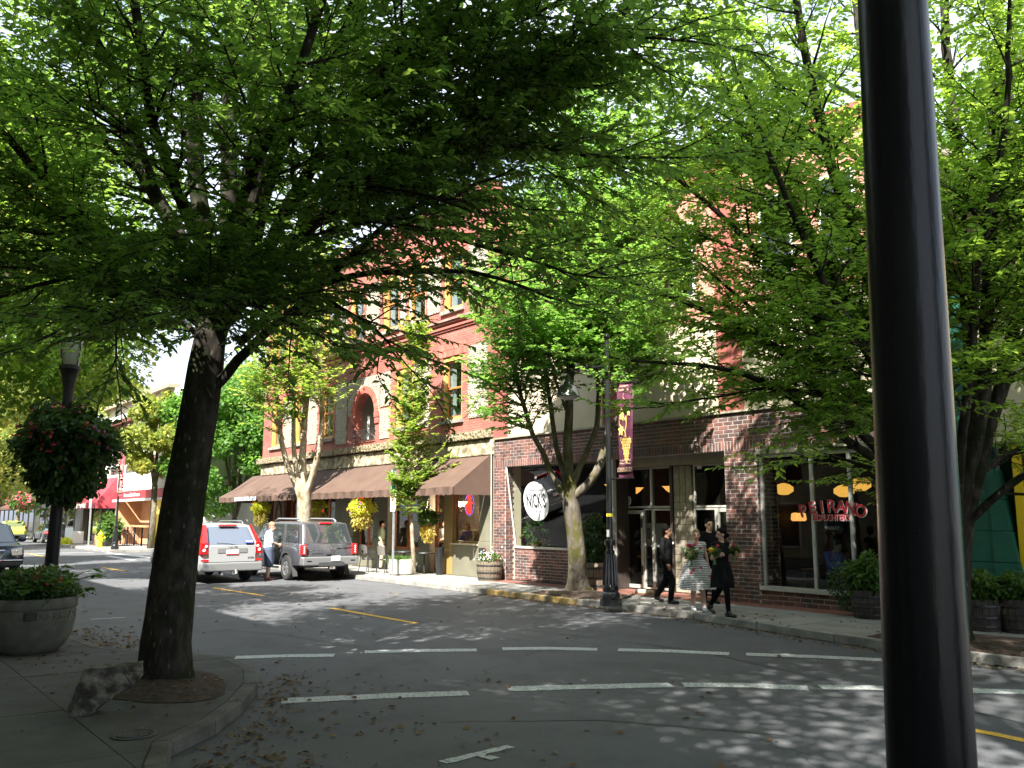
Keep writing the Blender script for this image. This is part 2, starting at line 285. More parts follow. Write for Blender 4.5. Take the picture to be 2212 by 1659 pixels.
BRKN=mat('brick_field',(.165,.066,.052),(.078,.047,.045),scale=3.1,rough=.85,bump=.4,bscale=70,lo=.42,hi=.58,island=.35)
MORT=mat('mortar',(.3,.28,.26),(.42,.4,.37),scale=14,rough=.95,bump=.3,bscale=60)
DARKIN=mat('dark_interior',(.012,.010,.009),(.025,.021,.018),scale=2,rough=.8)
CURT=mat('white_curtain',(.7,.72,.74),(.5,.53,.56),scale=5,rough=.9,stretch=(4,4,.3))
LAMPW=mat('amber_shade',(.9,.5,.18),rough=.5,emit=(1,.42,.1),estr=.55)
LAMPY=mat('yellow_globe',(.9,.6,.2),rough=.5,emit=(1,.48,.08),estr=.42)
TERRA=mat('brick_paving',(.21,.085,.06),(.15,.06,.045),scale=9,rough=.9,bump=.3)
WHITEP=mat('white_paint',(.78,.78,.76),rough=.5)
STEEL=mat('galvanised_steel',(.55,.58,.6),(.45,.48,.5),scale=8,rough=.4,metal=.7)
WOODO=mat('oak_barrel',(.10,.078,.055),(.17,.135,.095),scale=10,rough=.85,stretch=(6,6,.4),bump=.3)
# ================================================================ GROUND
ST=dict(kind='structure')
MB().quad((-400,-200,-.02),(200,-200,-.02),(200,200,-.02),(-400,200,-.02)).build('ground',mat('earth_ground',(.12,.11,.09),(.18,.17,.14),scale=.5),**ST)
# road sheet with a fine grid so it reads as one surface
MB().quad((-300,-.5,0),(30,-.5,0),(30,15.2,0),(-300,15.2,0)).build('road',ASPH,**ST)
MB().quad((-56.5,15.2,0),(-45.6,15.2,0),(-45.6,90,0),(-56.5,90,0)).build('side_road',ASPH,**ST)
SW=.15
def slab_poly(mb,poly,z0,z1): mb.prism(poly,'z',z0,z1)
# far pavement: base (kerb edge) + slabs
def kerbline(x):   # y of the far kerb
    if x>-13: return 14.45-min(1,(x+13)/5.5)*1.05
    return 14.45
def far_pavement(name,x0,x1,yb,parent_label=None):
    root=empty(name,(0,0,0),kind='structure'); root['label']=parent_label or 'pale concrete pavement along the far shops'
    xs=np.linspace(x0,x1,max(2,int((x1-x0)/1.2))); m=MB()
    for i in range(len(xs)-1):
        a,b=xs[i],xs[i+1]; m.prism([(a,kerbline(a)+.17),(b,kerbline(b)+.17),(b,yb),(a,yb)],'z',0.004,SW-.012)
    m.build('pavement_base',JOINT,root)
    # kerb stones, each a piece
    n=int((x1-x0)/1.8); e=np.linspace(x0,x1,n+1)
    for i in range(n):
        a,b=e[i]+.006,e[i+1]-.006; ya,yb2=kerbline(a),kerbline(b)
        pm=YKERB if -20.0<(a+b)/2<-17.0 else KERB
        k=MB().prism([(a,ya),(b,yb2),(b,yb2+.16),(a,ya+.16)],'z',0.002,SW+random.uniform(-.004,.004)).build('kerb_stone',pm,root,bevel=.018,seg=2)
    return root
YKERB=mat('worn_yellow_kerb',(.36,.24,.07),(.2,.18,.14),scale=5,rough=.85,bump=.4,lo=.4,hi=.62)
fr=far_pavement('pavement',-45.6,4,22)
def slabs(root,x0,x1,y0f,y1,nx,ny,m,z=SW,name='paving_slab',skip=None,j=.007):
    xs=np.linspace(x0,x1,nx+1)
    for i in range(nx):
        a,b=xs[i]+j,xs[i+1]-j
        for k in range(ny):
            ya0,yb0=y0f(a)+.165,y0f(b)+.165
            f0,f1=k/ny,(k+1)/ny
            if skip and skip((a+b)/2,(ya0+(y1-ya0)*(f0+f1)/2)): continue
            dz=random.uniform(-.003,.003)
            MB().prism([(a,ya0+(y1-ya0)*f0+j),(b,yb0+(y1-yb0)*f0+j),(b,yb0+(y1-yb0)*f1-j),(a,ya0+(y1-ya0)*f1-j)],'z',SW-.02,z+dz).build(name,m,root,fixn=True)
treewells=[(-17.07,15.28,.62),(-6.9,14.4,.7)]
slabs(fr,-45.6,3,kerbline,17.0,30,2,CONC,skip=lambda x,y: any(abs(x-a)<1.0 and abs(y-b)<.75 for a,b,_ in treewells))
for a,b,r in treewells:
    m=MB(); s0=(48.6/30)
    i=math.floor((a+45.6)/s0); x0=-45.6+i*s0-s0*.0
    # soil mound filling the missing slabs
    nn=14; vs=[(a+random.uniform(-.05,.05),b,SW+.10)]
    for ring in (1,2,3):
        for k in range(nn):
            t=2*math.pi*k/nn; rr=[0,.45,.8,1.35][ring]; vs.append((a+rr*math.cos(t)*1.2+random.uniform(-.04,.04),min(16.98,max(kerbline(a)+.17,b+rr*math.sin(t))),SW+[0,.085,.045,-.012][ring]+random.uniform(-.008,.008)))
    fs=[(0,1+k,1+(k+1)%nn) for k in range(nn)]
    for ring in (0,1):
        for k in range(nn): fs.append((1+ring*nn+k,1+(ring+1)*nn+k,1+(ring+1)*nn+(k+1)%nn,1+ring*nn+(k+1)%nn))
    m.add(vs,fs); m.build('soil_bed',SOIL,kind='structure',smooth=True)
# pavement beyond the side street
kb2=lambda x:13.5 if x<-52 else 13.5
r2=empty('far_pavement',(0,0,0),kind='structure')
kbs=lambda x: 13.55 if x>-72 else 14.6
def kerbline(x): return 13.55 if x>-72.5 else 13.55+min(2.7,(-72.5-x)*.9)
xs=np.linspace(-140,-56.5,60); m=MB()
for i in range(59): m.prism([(xs[i],kerbline(xs[i])),(xs[i+1],kerbline(xs[i+1])),(xs[i+1],24),(xs[i],24)],'z',.003,SW-.01)
m.build('pavement_base',KERB,r2)
slabs(r2,-84,-56.5,kerbline,17.0,14,2,CONC,z=SW+.002)
# near pavement : polygon with the bulb
NB=[(6,2.25),(-5.5,2.25),(-7.6,2.35),(-8.3,2.62),(-8.85,3.2),(-9.6,3.75),(-10.5,4.28),(-11.5,4.66),(-12.6,4.75),(-13.4,4.45),(-14.0,3.9),(-14.8,3.55),(-17,3.45),(-60,3.45)]
nr=empty('near_pavement',(0,0,0),kind='structure')
def inset(pts,d):
    out=[]
    for i,p in enumerate(pts):
        a=pts[max(0,i-1)]; b=pts[min(len(pts)-1,i+1)]; t=Vector((b[0]-a[0],b[1]-a[1])).normalized(); nn=Vector((t.y,-t.x)); nn=-nn if nn.y<0 else nn
        out.append((p[0]-nn.x*d,p[1]-nn.y*d))
    return out
NI=inset(NB,.17)
for i in range(len(NB)-1):
    a,b=NB[i],NB[i+1]; ai,bi=NI[i],NI[i+1]; L=math.dist(a,b); k=max(1,round(L/1.8))
    for q in range(k):
        f0,f1=q/k+.006/L,(q+1)/k-.006/L
        lp=lambda p,r,f:(p[0]+(r[0]-p[0])*f,p[1]+(r[1]-p[1])*f)
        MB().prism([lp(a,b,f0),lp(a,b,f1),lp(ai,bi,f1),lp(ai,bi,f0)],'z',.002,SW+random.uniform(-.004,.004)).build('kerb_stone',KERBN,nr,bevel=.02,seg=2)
MB().prism([(6,-3),(-60,-3)]+list(reversed([(x,y+.006) for x,y in NI])),'z',.003,SW-.016).build('pavement_base',JOINT,nr)
# slabs: exact clipping of a grid to the inner outline
def clip(poly,f):   # Sutherland-Hodgman with half plane f(p)>=0
    out=[]
    for i in range(len(poly)):
        a,b=poly[i],poly[(i+1)%len(poly)]; fa,fb=f(a),f(b)
        if fa>=0: out.append(a)
        if (fa>=0)!=(fb>=0):
            t=fa/(fa-fb); out.append((a[0]+(b[0]-a[0])*t,a[1]+(b[1]-a[1])*t))
    return out
NIi=inset(NB,.176)
def ybound(x):
    for i in range(len(NIi)-1):
        if NIi[i+1][0]<=x<=NIi[i][0]:
            t=(x-NIi[i][0])/(NIi[i+1][0]-NIi[i][0]+1e-9); return NIi[i][1]+(NIi[i+1][1]-NIi[i][1])*t
    return 2
ys=[-3,-1.2,.55,2.13,9]; gx=[6,4,2,0,-2,-4,-6,-8.1,-10.25,-12.6,-15.0,-17.4,-20,-23,-26,-30,-35,-40,-50,-60]
for i in range(len(gx)-1):
    for k in range(len(ys)-1):
        x1,x0=gx[i]-.006,gx[i+1]+.006; y0,y1=ys[k]+.006,ys[k+1]-.006
        if y1>5:
            pts=[(x0,y0),(x1,y0)]; inner=[x1]+[p[0] for p in NIi if x0<p[0]<x1]+[x0]
            for x in inner:
                yy=ybound(x)
                if yy>y0+.01: pts.append((x,yy))
            if len(pts)<4: continue
            # keep tree bed free
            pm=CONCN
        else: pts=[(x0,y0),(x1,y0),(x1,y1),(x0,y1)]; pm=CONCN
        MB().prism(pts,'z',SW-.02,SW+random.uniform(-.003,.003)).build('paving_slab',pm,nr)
# soil of the near tree: irregular low mound above slab level
cx,cy=-11.0,3.28; nn=22; vs=[(cx,cy,SW+.09)]
for ring,(rr,zz) in enumerate([(.45,.075),(.8,.045),(1.0,.006)]):
    for k in range(nn):
        t=2*math.pi*k/nn; q=rr*(1+.12*math.sin(3*t+1)+random.uniform(-.04,.04)); vs.append((cx+q*math.cos(t)*1.1,cy+q*math.sin(t)*.78,SW+zz+random.uniform(-.008,.01)*(ring<2)))
fs=[(0,1+k,1+(k+1)%nn) for k in range(nn)]
for ring in (0,1):
    for k in range(nn): fs.append((1+ring*nn+k,1+(ring+1)*nn+k,1+(ring+1)*nn+(k+1)%nn,1+ring*nn+(k+1)%nn))
MB().add(vs,fs).build('soil_bed',SOIL,kind='structure',smooth=True)
# valve cover set in the pavement
c=gp(290,1588,SW); e=empty('valve_cover',(c[0],c[1],SW),R(-20),'small round iron valve cover sunk in the near pavement by the kerb','utility cover')
MB().lathe([(.2,0.001),(.2,.008),(.17,.012),(.165,.006)],n=24).build('collar',IRON,e); m=MB().lathe([(.15,.004),(.15,.013),(.0,.014)],n=20); 
for k in range(-2,3): m.box(-.1,.1,k*.045-.008,k*.045+.008,.0135,.018)
m.build('lid',IRON,e)
# ---- road markings
mk=empty('road_markings',(0,0,0),kind='structure')
def strip(pts,wd,m,z=.006,rough=True):
    """ribbon along ground points with worn edge"""
    P=[Vector((p[0],p[1])) for p in pts]; out=[]; L=[];Rr=[]
    fine=[]
    for i in range(len(P)-1):
        for t in np.linspace(0,1,8,endpoint=False): fine.append(P[i].lerp(P[i+1],t))
    fine.append(P[-1])
    for i,p in enumerate(fine):
        d=(fine[min(i+1,len(fine)-1)]-fine[max(i-1,0)]).normalized(); n=Vector((-d.y,d.x)); w=wd/2
        L.append(p+n*(w+random.uniform(-.012,.012))); Rr.append(p-n*(w+random.uniform(-.012,.012)))
    vs=[(q.x,q.y,z) for q in L]+[(q.x,q.y,z) for q in Rr]; k=len(L)
    MB().add(vs,[(i,i+1,k+i+1,k+i) for i in range(k-1)]).build('road_marking',m,mk)
def g2(*a): return [tuple(gp(x,y)[:2]) for x,y in a]
for line in [((508,1421),(615,1417.5),(722,1416)),((788,1409),(905,1406),(1030,1404.5)),((1085,1402),(1190,1401),(1290,1403.5)),((1335,1404),(1450,1407),(1575,1413)),((1612,1414),(1760,1419),(1905,1426)),
             ((608,1515),(810,1505),(1012,1498)),((1097,1489),(1270,1484),(1450,1480.5)),((1475,1480),(1610,1481),(1745,1487)),((1772,1485),(1870,1486),(1960,1489)),((2040,1492),(2130,1493.5),(2230,1496))]:
    strip(g2(*line),.30,WPAINT)
strip(g2((956,1648),(1103,1613)),.115,WPAINT); strip(g2((1030,1630),(1070,1641)),.11,WPAINT,z=.0085)
strip(g2((195,1338.5),(270,1334)),.1,WPAINT); strip(g2((180,1238),(205,1236)),.1,WPAINT)
for a,b in [((717,1314),(900,1347)),((460,1270),(570,1287)),((222,1226),(270,1234)),((2100,1577),(2300,1618)),((60,1196),(130,1208))]:
    strip(g2(a,b),.14,YPAINT if a[0]<2000 else YPAINT)
strip([(-46,12.2),(-49,12.3),(-52,12.4)],.35,WPAINT); strip([(-57.5,5),(-57.5,9),(-57.5,13)],.3,WPAINT)
MB().quad((-56,13.2,.006),(-46,13.6,.006),(-46,13.95,.006),(-56,13.55,.006)).build('road_marking',WPAINT,mk)
# tar seams in the asphalt
TAR=mat('tar_seam',(.03,.03,.032),(.05,.05,.052),scale=9,rough=.6)
for pts in [((700,1322),(1000,1345),(1500,1405),(2200,1560)),((300,1345),(620,1372),(900,1420)),((900,1560),(1300,1556),(1700,1590))]:
    strip(g2(*pts),.028,TAR,z=.0045)
# ---- fallen leaves and needles (litter)
def litter(name,spots,n,size,cols,label=None):
    P=[];D=[];N=[];S=[]
    for i in range(n):
        s=spots[rng.integers(len(spots))]; x,y,z=s[0]; sxx,syy,ang=s[1]
        a,b=rng.normal(0,sxx),rng.normal(0,syy); px=x+a*math.cos(ang)-b*math.sin(ang); py=y+a*math.sin(ang)+b*math.cos(ang)
        t=rng.uniform(0,6.28); P.append((px,py,s[2] if len(s)>2 else z)); D.append((math.cos(t),math.sin(t),rng.uniform(-.05,.25))); N.append((rng.normal(0,.35),rng.normal(0,.35),1)); S.append(size*rng.uniform(.35,1.25))
    return leaves(name,np.array(P),np.array(D),np.array(N),np.array(S),cols,kind='stuff',wid=.75)
def leaves(name,P,D,N,S,m,parent=None,wid=.6,quad=False,**k):
    """P,D,N (n,3), S (n,): pointed folded leaves as real faces"""
    D=D/np.linalg.norm(D,axis=1,keepdims=True); Wd=np.cross(N,D); Wd/=np.linalg.norm(Wd,axis=1,keepdims=True)+1e-9; Nn=np.cross(D,Wd); S=S[:,None]
    if quad:
        V=np.stack([P,P+D*S*.5+Wd*S*wid*.5,P+D*S,P+D*S*.5-Wd*S*wid*.5],1).reshape(-1,3); n=len(P); Fq=(np.arange(n)[:,None]*4+np.array([[0,1,2,3]])); return fast(name,V,Fq,m,parent,**k)
    up=Nn*S*.09
    V=np.stack([P,P+D*S*.30+Wd*S*wid*.46+up,P+D*S*.68+Wd*S*wid*.36+up*.7,P+D*S-Nn*S*.12,P+D*S*.68-Wd*S*wid*.36+up*.7,P+D*S*.30-Wd*S*wid*.46+up],1).reshape(-1,3)
    n=len(P); b=np.arange(n)[:,None]*6; Fq=np.concatenate([b+np.array([[0,1,2,3]]),b+np.array([[0,3,4,5]])],1).reshape(-1,4); return fast(name,V,Fq,m,parent,**k)
LITM=leafmat('litter_leaf',[(0,(.07,.04,.02)),(.35,(.12,.07,.035)),(.7,(.17,.12,.06)),(1,(.4,.36,.26))],trans=.1,rough=.8)
sp=[]
for x,y in [(-7.6,2.62),(-8.6,3.45),(-9.3,3.95),(-10.3,4.5),(-11.2,4.95),(-7.0,2.75),(-6,2.9),(-6.9,3.1),(-7.7,3.2)]: sp.append(((x,y,.012),(.45,.16,-.6)))
litter('leaf_litter',sp,640,.062,LITM)
litter('leaf_litter',[((-6.6,4.2,.012),(2.2,.8,-.3)),((-8.6,4.6,.012),(1.5,.7,-.3)),((-6,6,.012),(3,1.2,0))],210,.075,LITM)
litter('leaf_litter',[((-15.4,3.85,.012),(.9,.16,.1)),((-17.5,3.85,.012),(1.2,.2,0)),((-16.4,4.3,.012),(1.2,.3,0))],420,.075,LITM)
litter('leaf_litter',[((-11.0,3.2,SW+.075),(.5,.32,0)),((-10,2.9,SW+.006),(.9,.6,0)),((-12.5,2.9,SW+.006),(1.2,.7,0)),((-14.4,2.4,SW+.006),(.8,.5,0))],330,.06,LITM)
litter('leaf_litter',[((-19.5+i*1.6,14.34-max(0,(-13+0-(-19.5+i*1.6)))*0-(max(0,min(1,((-19.5+i*1.6)+13)/5.5))*1.05),.012),(.9,.1,0)) for i in range(11)],900,.07,LITM)
litter('leaf_litter',[((-9,14.9,SW+.01),(3,.6,0)),((-17,15.3,SW+.06),(.9,.5,0)),((-14,14.7,SW+.01),(3,.25,0))],260,.07,LITM)
litter('leaf_litter',[((-24,10,.012),(9,3,0))],220,.09,LITM)
# ================================================================ BUILDINGS (far side)
Y0=17.0
def wallbox(mb,x0,x1,z0,z1,y0=Y0,y1=Y0+.3): mb.box(x0,x1,y0,y1,z0,z1)
# ---- brick shop building -------------------------------------------------
bs=empty('brick_shop_building',(-16.1,17,.15),label='shaded brick shopfront building with big dark windows and cream stucco band above',cat='building')
O=Vector(bs.location)
class LB(MB):     # writes world coordinates, stored local to a root
    def __init__(s,root): super().__init__(); s.root=root
    def build(s,name,mats,parent=None,**k):
        o=Vector(s.root.location); s.v=[(v[0]-o.x,v[1]-o.y,v[2]-o.z) for v in s.v]
        return super().build(name,mats,parent or s.root,**k)
C1,CH,BL=.092,.079,.29; JH=.011
bricks=[]   # (x,z,w,h,y, dirn)
def course_field(x0,x1,z0,z1,y=Y0,face='y'):
    rows=int(round((z1-z0)/C1)); ch=(z1-z0)/rows
    for r in range(rows):
        z=z0+r*ch; x=x0-(BL/2 if r%2 else 0)
        while x<x1-.02:
            a=max(x,x0)+.0105; b=min(x+BL,x1)-.0105
            if b-a>.035: bricks.append((a,b,z+.0105,z+ch-.0105,y,face))
            x+=BL
def soldier(x0,x1,z0,z1,y=Y0,face='y'):
    n=int(round((x1-x0)/.092)); w=(x1-x0)/n
    for i in range(n): bricks.append((x0+i*w+.011,x0+(i+1)*w-.011,z0+.006,z1-.006,y,face))
XL,XP0,XP1,XR=-23.0,-13.72,-12.8,-9.2
ZL,ZS,ZT=3.66,3.88,4.55
course_field(XL,XR,ZS,ZT); soldier(XL,XR,ZL,ZS)
course_field(XP0,XP1,.15,ZL)
soldier(-12.8,XR,.15,.15+.0001) if 0 else None
course_field(-12.8,-10.3,.15,.46); 
course_field(-22.38,-17.62,.15,1.12,y=17.36)
# left pier: width narrows with the slanted frame
rows=int(round((ZL-.15)/C1)); ch=(ZL-.15)/rows
for r in range(rows):
    z=.15+r*ch; f=(z-1.15)/(ZL-1.15); xr=-22.39; x=XL-(BL/2 if r%2 else 0)
    while x<xr-.02:
        a=max(x,XL)+.0105;b=min(x+BL,xr)-.0105
        if b-a>.035: bricks.append((a,b,z+.0105,z+ch-.0105,Y0,'y'))
        x+=BL
course_field(17.0,17.72,.15,ZL,y=XP1,face='x')       # inner side of the pillar facing +x
course_field(17.0,17.34,.15,ZL,y=-22.395,face='x')
def brickgeo(b):
    a,c,z0,z1,y,f=b; p=.007+random.uniform(-.002,.004); 
    if f=='y': return (a,c,y-p,y+.02,z0,z1)
    return (y-.02,y+p,a,c,z0,z1)
g=[brickgeo(b) for b in bricks]; ctr=[((q[0]+q[1])/2,(q[2]+q[3])/2,(q[4]+q[5])/2,i) for i,q in enumerate(g)]
def vis(c):   # apparent size and not behind the black pole
    v=Vector(c[:3])-Vector(CAM); zc=v.dot(Vector(fw)); px=CX+F*v.dot(Vector(rt))/zc
    return -(zc if 1090<px<1850 else zc+30)
full=[c for c in ctr if (g[c[3]][1]-g[c[3]][0]>.25 and bricks[c[3]][5]=='y')]
full.sort(key=vis,reverse=True); sel=set(c[3] for c in full[:290])
bm0=MB().box(-.5,.5,-.5,.5,-.5,.5); proto=None
for i in sel:
    q=g[i]
    if proto is None:
        ob=bm0.build('brick',BRK1,bs); proto=ob.data
    else:
        ob=bpy.data.objects.new('brick',proto); COL.objects.link(ob); ob.parent=bs
    ob.location=((q[0]+q[1])/2-O.x,(q[2]+q[3])/2-O.y,(q[4]+q[5])/2-O.z); ob.scale=(q[1]-q[0],q[3]-q[2],q[5]-q[4])
m=LB(bs)
for i,q in enumerate(g):
    if i not in sel: m.box(*q)
m.build('brick_field',BRKN,kind='stuff',fixn=False)
# mortar backing
m=LB(bs); wallbox(m,XL,XR,ZL,ZT); wallbox(m,XP0,XP1,.15,ZL); m.box(XP0,XP1,17.3,17.75,.15,ZL); wallbox(m,-12.8,-10.3,.15,.46,y1=17.25); wallbox(m,-22.40,-17.62,.15,1.12,y0=17.36,y1=17.5)
wallbox(m,XL,-22.401,.15,ZL); m.box(-22.4,-22.395,17.0,17.34,.15,ZL); m.build('mortar_wall',MORT)
# stucco upper band, pilasters, red brick upper storey
m=LB(bs); wallbox(m,-22.3,-17.9,ZT+.05,6.95,y0=17.02); wallbox(m,-17.3,-13.82,ZT+.05,6.95,y0=17.02); wallbox(m,-13.1,XR,ZT+.05,6.95,y0=17.02); m.build('stucco_panel',CREAM)
for a,b in ((-23.0,-22.3),(-17.9,-17.3),(-13.82,-13.1)):
    LB(bs).box(a+.002,b-.002,16.97,17.3,ZT+.05,10.7).build('pilaster',REDPL)
LB(bs).box(XL,XR,16.93,17.3,ZT+.001,ZT+.049).build('ledge_flashing',TAUPE)
m=LB(bs); wallbox(m,-22.3,-17.9,6.96,10.6,y0=17.03); wallbox(m,-17.3,-13.82,6.96,10.6,y0=17.03); wallbox(m,-13.1,XR,6.96,10.6,y0=17.03); m.build('upper_wall',ORB)
m=LB(bs).box(XL-.05,XR,16.86,17.35,10.62,10.82); m.box(XL-.1,XR,16.78,17.35,10.822,10.95); m.build('cornice',REDPL)
LB(bs).box(XL,XR,17.35,30,10.3,10.5).build('roof',TAUPE)
for a in (-21,-19.2,-16.3,-14.9,-12,-10.4):      # upper windows
    w=LB(bs).box(a-.45,a+.45,16.985,17.02,7.6,9.6).build('window',WHITEP); LB(bs).box(a-.38,a+.38,16.975,16.984,7.68,9.52).build('pane',DGLASS,parent=w)
    LB(bs).box(a-.55,a+.55,16.93,17.02,7.48,7.6).build('sill',TAUPE,parent=w)
# interior shell
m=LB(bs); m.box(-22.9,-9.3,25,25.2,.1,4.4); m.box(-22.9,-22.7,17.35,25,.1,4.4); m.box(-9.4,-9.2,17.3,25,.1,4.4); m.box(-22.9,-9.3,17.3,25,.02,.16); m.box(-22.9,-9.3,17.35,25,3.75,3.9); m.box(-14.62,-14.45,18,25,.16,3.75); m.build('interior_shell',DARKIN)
LB(bs).box(-23,-9.2,25.2,25.4,.1,10.6).build('back_wall',TAUPE)
# --- left slanted window of the cafe: glass leans out at the top
zt,zb=3.66,1.2; yt,yb=17.05,17.42; XG=-22.39
tl=Vector((XG,yt,zt)); bl=Vector((XG,yb,zb)); tr=Vector((-17.72,yt,zt)); br=Vector((-17.72,yb,zb))
win=LB(bs); win.quad(bl,br,tr,tl); wo=win.build('display_window',GLASS,fixn=False)
LB(bs).box(XG-.06,XG,17.3,17.62,.16,ZL).build('inner_reveal',CREAM,parent=wo)
m=LB(bs).tube([(XG+.02,yt-.03,zt),(XG+.02,yb-.03,zb-.02)],.035,4); m.tube([(-17.7,yt-.03,zt),(-17.7,yb-.03,zb-.02)],.03,4); m.build('frame',ALU,parent=wo)
LB(bs).box(XG,-17.62,17.32,17.5,1.125,1.19).build('sill',ALU,parent=wo)
LB(bs).box(-22.4,-17.62,17.3,17.9,3.665,3.72).build('soffit',TAUPE)
# oval sign on the glass
un=(tl-bl).normalized(); ux=Vector((1,0,0)); nn=ux.cross(un)
cs=Vector(fp(1158,1083,17.2)); t=(cs.z-zb)/(zt-zb); cs.y=yb+(yt-yb)*t-.012
m=LB(bs); n=40; ring=[cs+ux*(.60*math.cos(2*math.pi*k/n))+un*(.60*math.sin(2*math.pi*k/n)) for k in range(n)]
m.add([p for p in ring]+[p+nn*.006 for p in ring],[tuple(range(n)),tuple(range(2*n-1,n-1,-1))]+[(k,(k+1)%n,n+(k+1)%n,n+k) for k in range(n)])
sg=m.build('oval_sign',mat('sign_white',(.82,.83,.86),rough=.35),parent=wo)
m=LB(bs); text_on(m,"NICK'S",cs+nn*.012,ux,un,.60,.003,.5,.013); text_on(m,"ITALIAN CAFE",cs+nn*.012-un*.31,ux,un,.085,.002,.8); text_on(m,"MCMINNVILLE, ORE",cs+nn*.012+un*.34,ux,un,.06,.002,.95)
m.build('lettering',mat('sign_black',(.02,.02,.022),rough=.5),parent=wo)
# plants and a pot behind the glass are separate things further down
# --- shopfront frames: helper
def frame_rect(mb,x0,x1,z0,z1,y,t=.05,d=.06):
    mb.box(x0,x1,y-d/2,y+d/2,z0,z0+t); mb.box(x0,x1,y-d/2,y+d/2,z1-t,z1); mb.box(x0,x0+t,y-d/2+.001,y+d/2-.001,z0+t,z1-t); mb.box(x1-t,x1,y-d/2+.001,y+d/2-.001,z0+t,z1-t)
def glazed(root,name,x0,x1,z0,z1,y,fm=ALU,t=.05,gm=GLASS,parent=None):
    m=LB(root); frame_rect(m,x0,x1,z0,z1,y,t); f=m.build(name,fm,parent)
    LB(root).box(x0+t,x1-t,y-.006,y+.006,z0+t,z1-t).build('pane',gm,parent=f); return f
YS=17.62   # recessed entrance plane
def fx(px,y=YS,py=1100): return fp(px,py,y)[0]
xa,xb,xc,xd=-17.6,fx(1330),fx(1391),fx(1412)
xe=fx(1452); xg=fx(1497); zt2=3.42
# narrow side light beside the slanted window and post
LB(bs).box(-17.68,-17.55,17.0,17.12,.16,ZL-.001).build('post',ALU); LB(bs).box(-17.66,-17.57,17.12,17.9,.16,ZL-.001).build('post',mat('dark_bronze',(.05,.04,.035),rough=.4))
glazed(bs,'window',fx(1318),xe,2.33,zt2,YS) ; 
x0=fx(1318)
LB(bs).box(xd-.07,xd,YS-.05,YS+.05,2.33,zt2).build('mullion',ALU)
dr=glazed(bs,'door',xb,xc,.2,2.27,YS-.01,t=.095); m=LB(bs); m.box(xb+.1,xb+.13,YS-.1,YS-.05,.95,1.35); m.build('handle',IRON,parent=dr)
m=LB(bs).box(xc-.07,xc-.03,YS-.06,YS-.04,.55,.8); m.box(xc-.07,xc-.03,YS-.06,YS-.04,1.8,2.05); m.build('hinge',IRON,parent=dr)
glazed(bs,'window',xc+.02,xd-.01,.2,2.31,YS,t=.04); glazed(bs,'window',xd,xe,.2,2.31,YS,t=.05)
LB(bs).box(xe,xe+.09,YS-.08,YS+.08,.16,zt2).build('mullion',mat('dark_bronze',(.05,.04,.035),rough=.4))
# glass block column
m=LB(bs); n=20; GB=mat('glass_block',(.36,.32,.25),(.28,.25,.19),scale=6,rough=.22,bump=.5,bscale=9,spec=.7)
gx0,gx1=xe+.1,xg+.02
LB(bs).box(gx0,gx1,YS-.02,YS+.1,.16,zt2).build('block_column',TAUPE)
for r in range(17):
    for k in range(3):
        w=(gx1-gx0)/3; z=.18+r*.19; x=gx0+k*w
        LB(bs).box(x+.008,x+w-.008,YS-.05,YS-.015,z+.006,z+.184).build('glass_block',GB,bevel=.012,seg=2)
# second doorway
glazed(bs,'window',xg+.06,-13.75,2.33,zt2,YS+.0,t=.05); xm=fx(1548)
glazed(bs,'window',xg+.06,xm,.2,2.31,YS,t=.04); d2=glazed(bs,'door',xm+.01,-13.75,.2,2.31,YS-.01,t=.09)
m=LB(bs).box(xm+.04,xm+.08,YS-.07,YS-.05,1.6,1.9); m.build('hinge',IRON,parent=d2)
LB(bs).box(-17.6,XP0,17.3,17.95,zt2+.002,ZL-.002).build('soffit',TAUPE)
m=LB(bs); 
bpos=(fx(1560,YS-.03,1082),YS-.035,2.52)
text_on(m,"525",(-14.05,YS-.035,2.52),(1,0,0),(0,0,1),.2,.002,.8); m.build('lettering',mat('white_film',(.5,.5,.5),rough=.5),parent=d2)
# 521 disc
p=Vector((fx(1358),YS-.012,2.53)); m=LB(bs); n=24; m.add([(p.x+.115*math.cos(2*math.pi*k/n),p.y,p.z+.135*math.sin(2*math.pi*k/n)) for k in range(n)],[tuple(range(n))]); m.build('number_disc',MATS['sign_white'])
m=LB(bs); text_on(m,"521",p+Vector((0,-.004,0)),(1,0,0),(0,0,1),.16,.002,.62,.004); m.build('lettering',MATS['sign_black'])
# --- Peirano window
YP=17.12
for a,b in ((-12.72,-11.47),(-11.40,-10.55),(-10.48,-9.3)):
    m=LB(bs); m.box(a,b,YP-.006,YP+.006,.56,3.44); wo2=m.build('pane',GLASS)
m=LB(bs); 
for a in (-12.78,-11.47,-10.55): m.box(a,a+.065,YP-.05,YP+.04,.56,3.5)
m.box(-12.78,-9.25,YP-.045,YP+.04,3.44,3.52); m.build('mullion',ALU)
LB(bs).box(-12.80,-10.28,16.93,17.22,.465,.555).build('sill',ALU); LB(bs).box(-12.8,XR,17.0,17.4,3.522,ZL-.002).build('soffit',TAUPE)
LB(bs).box(-10.3,XR,17.2,17.3,.16,.55).build('stall_riser',DARKIN)
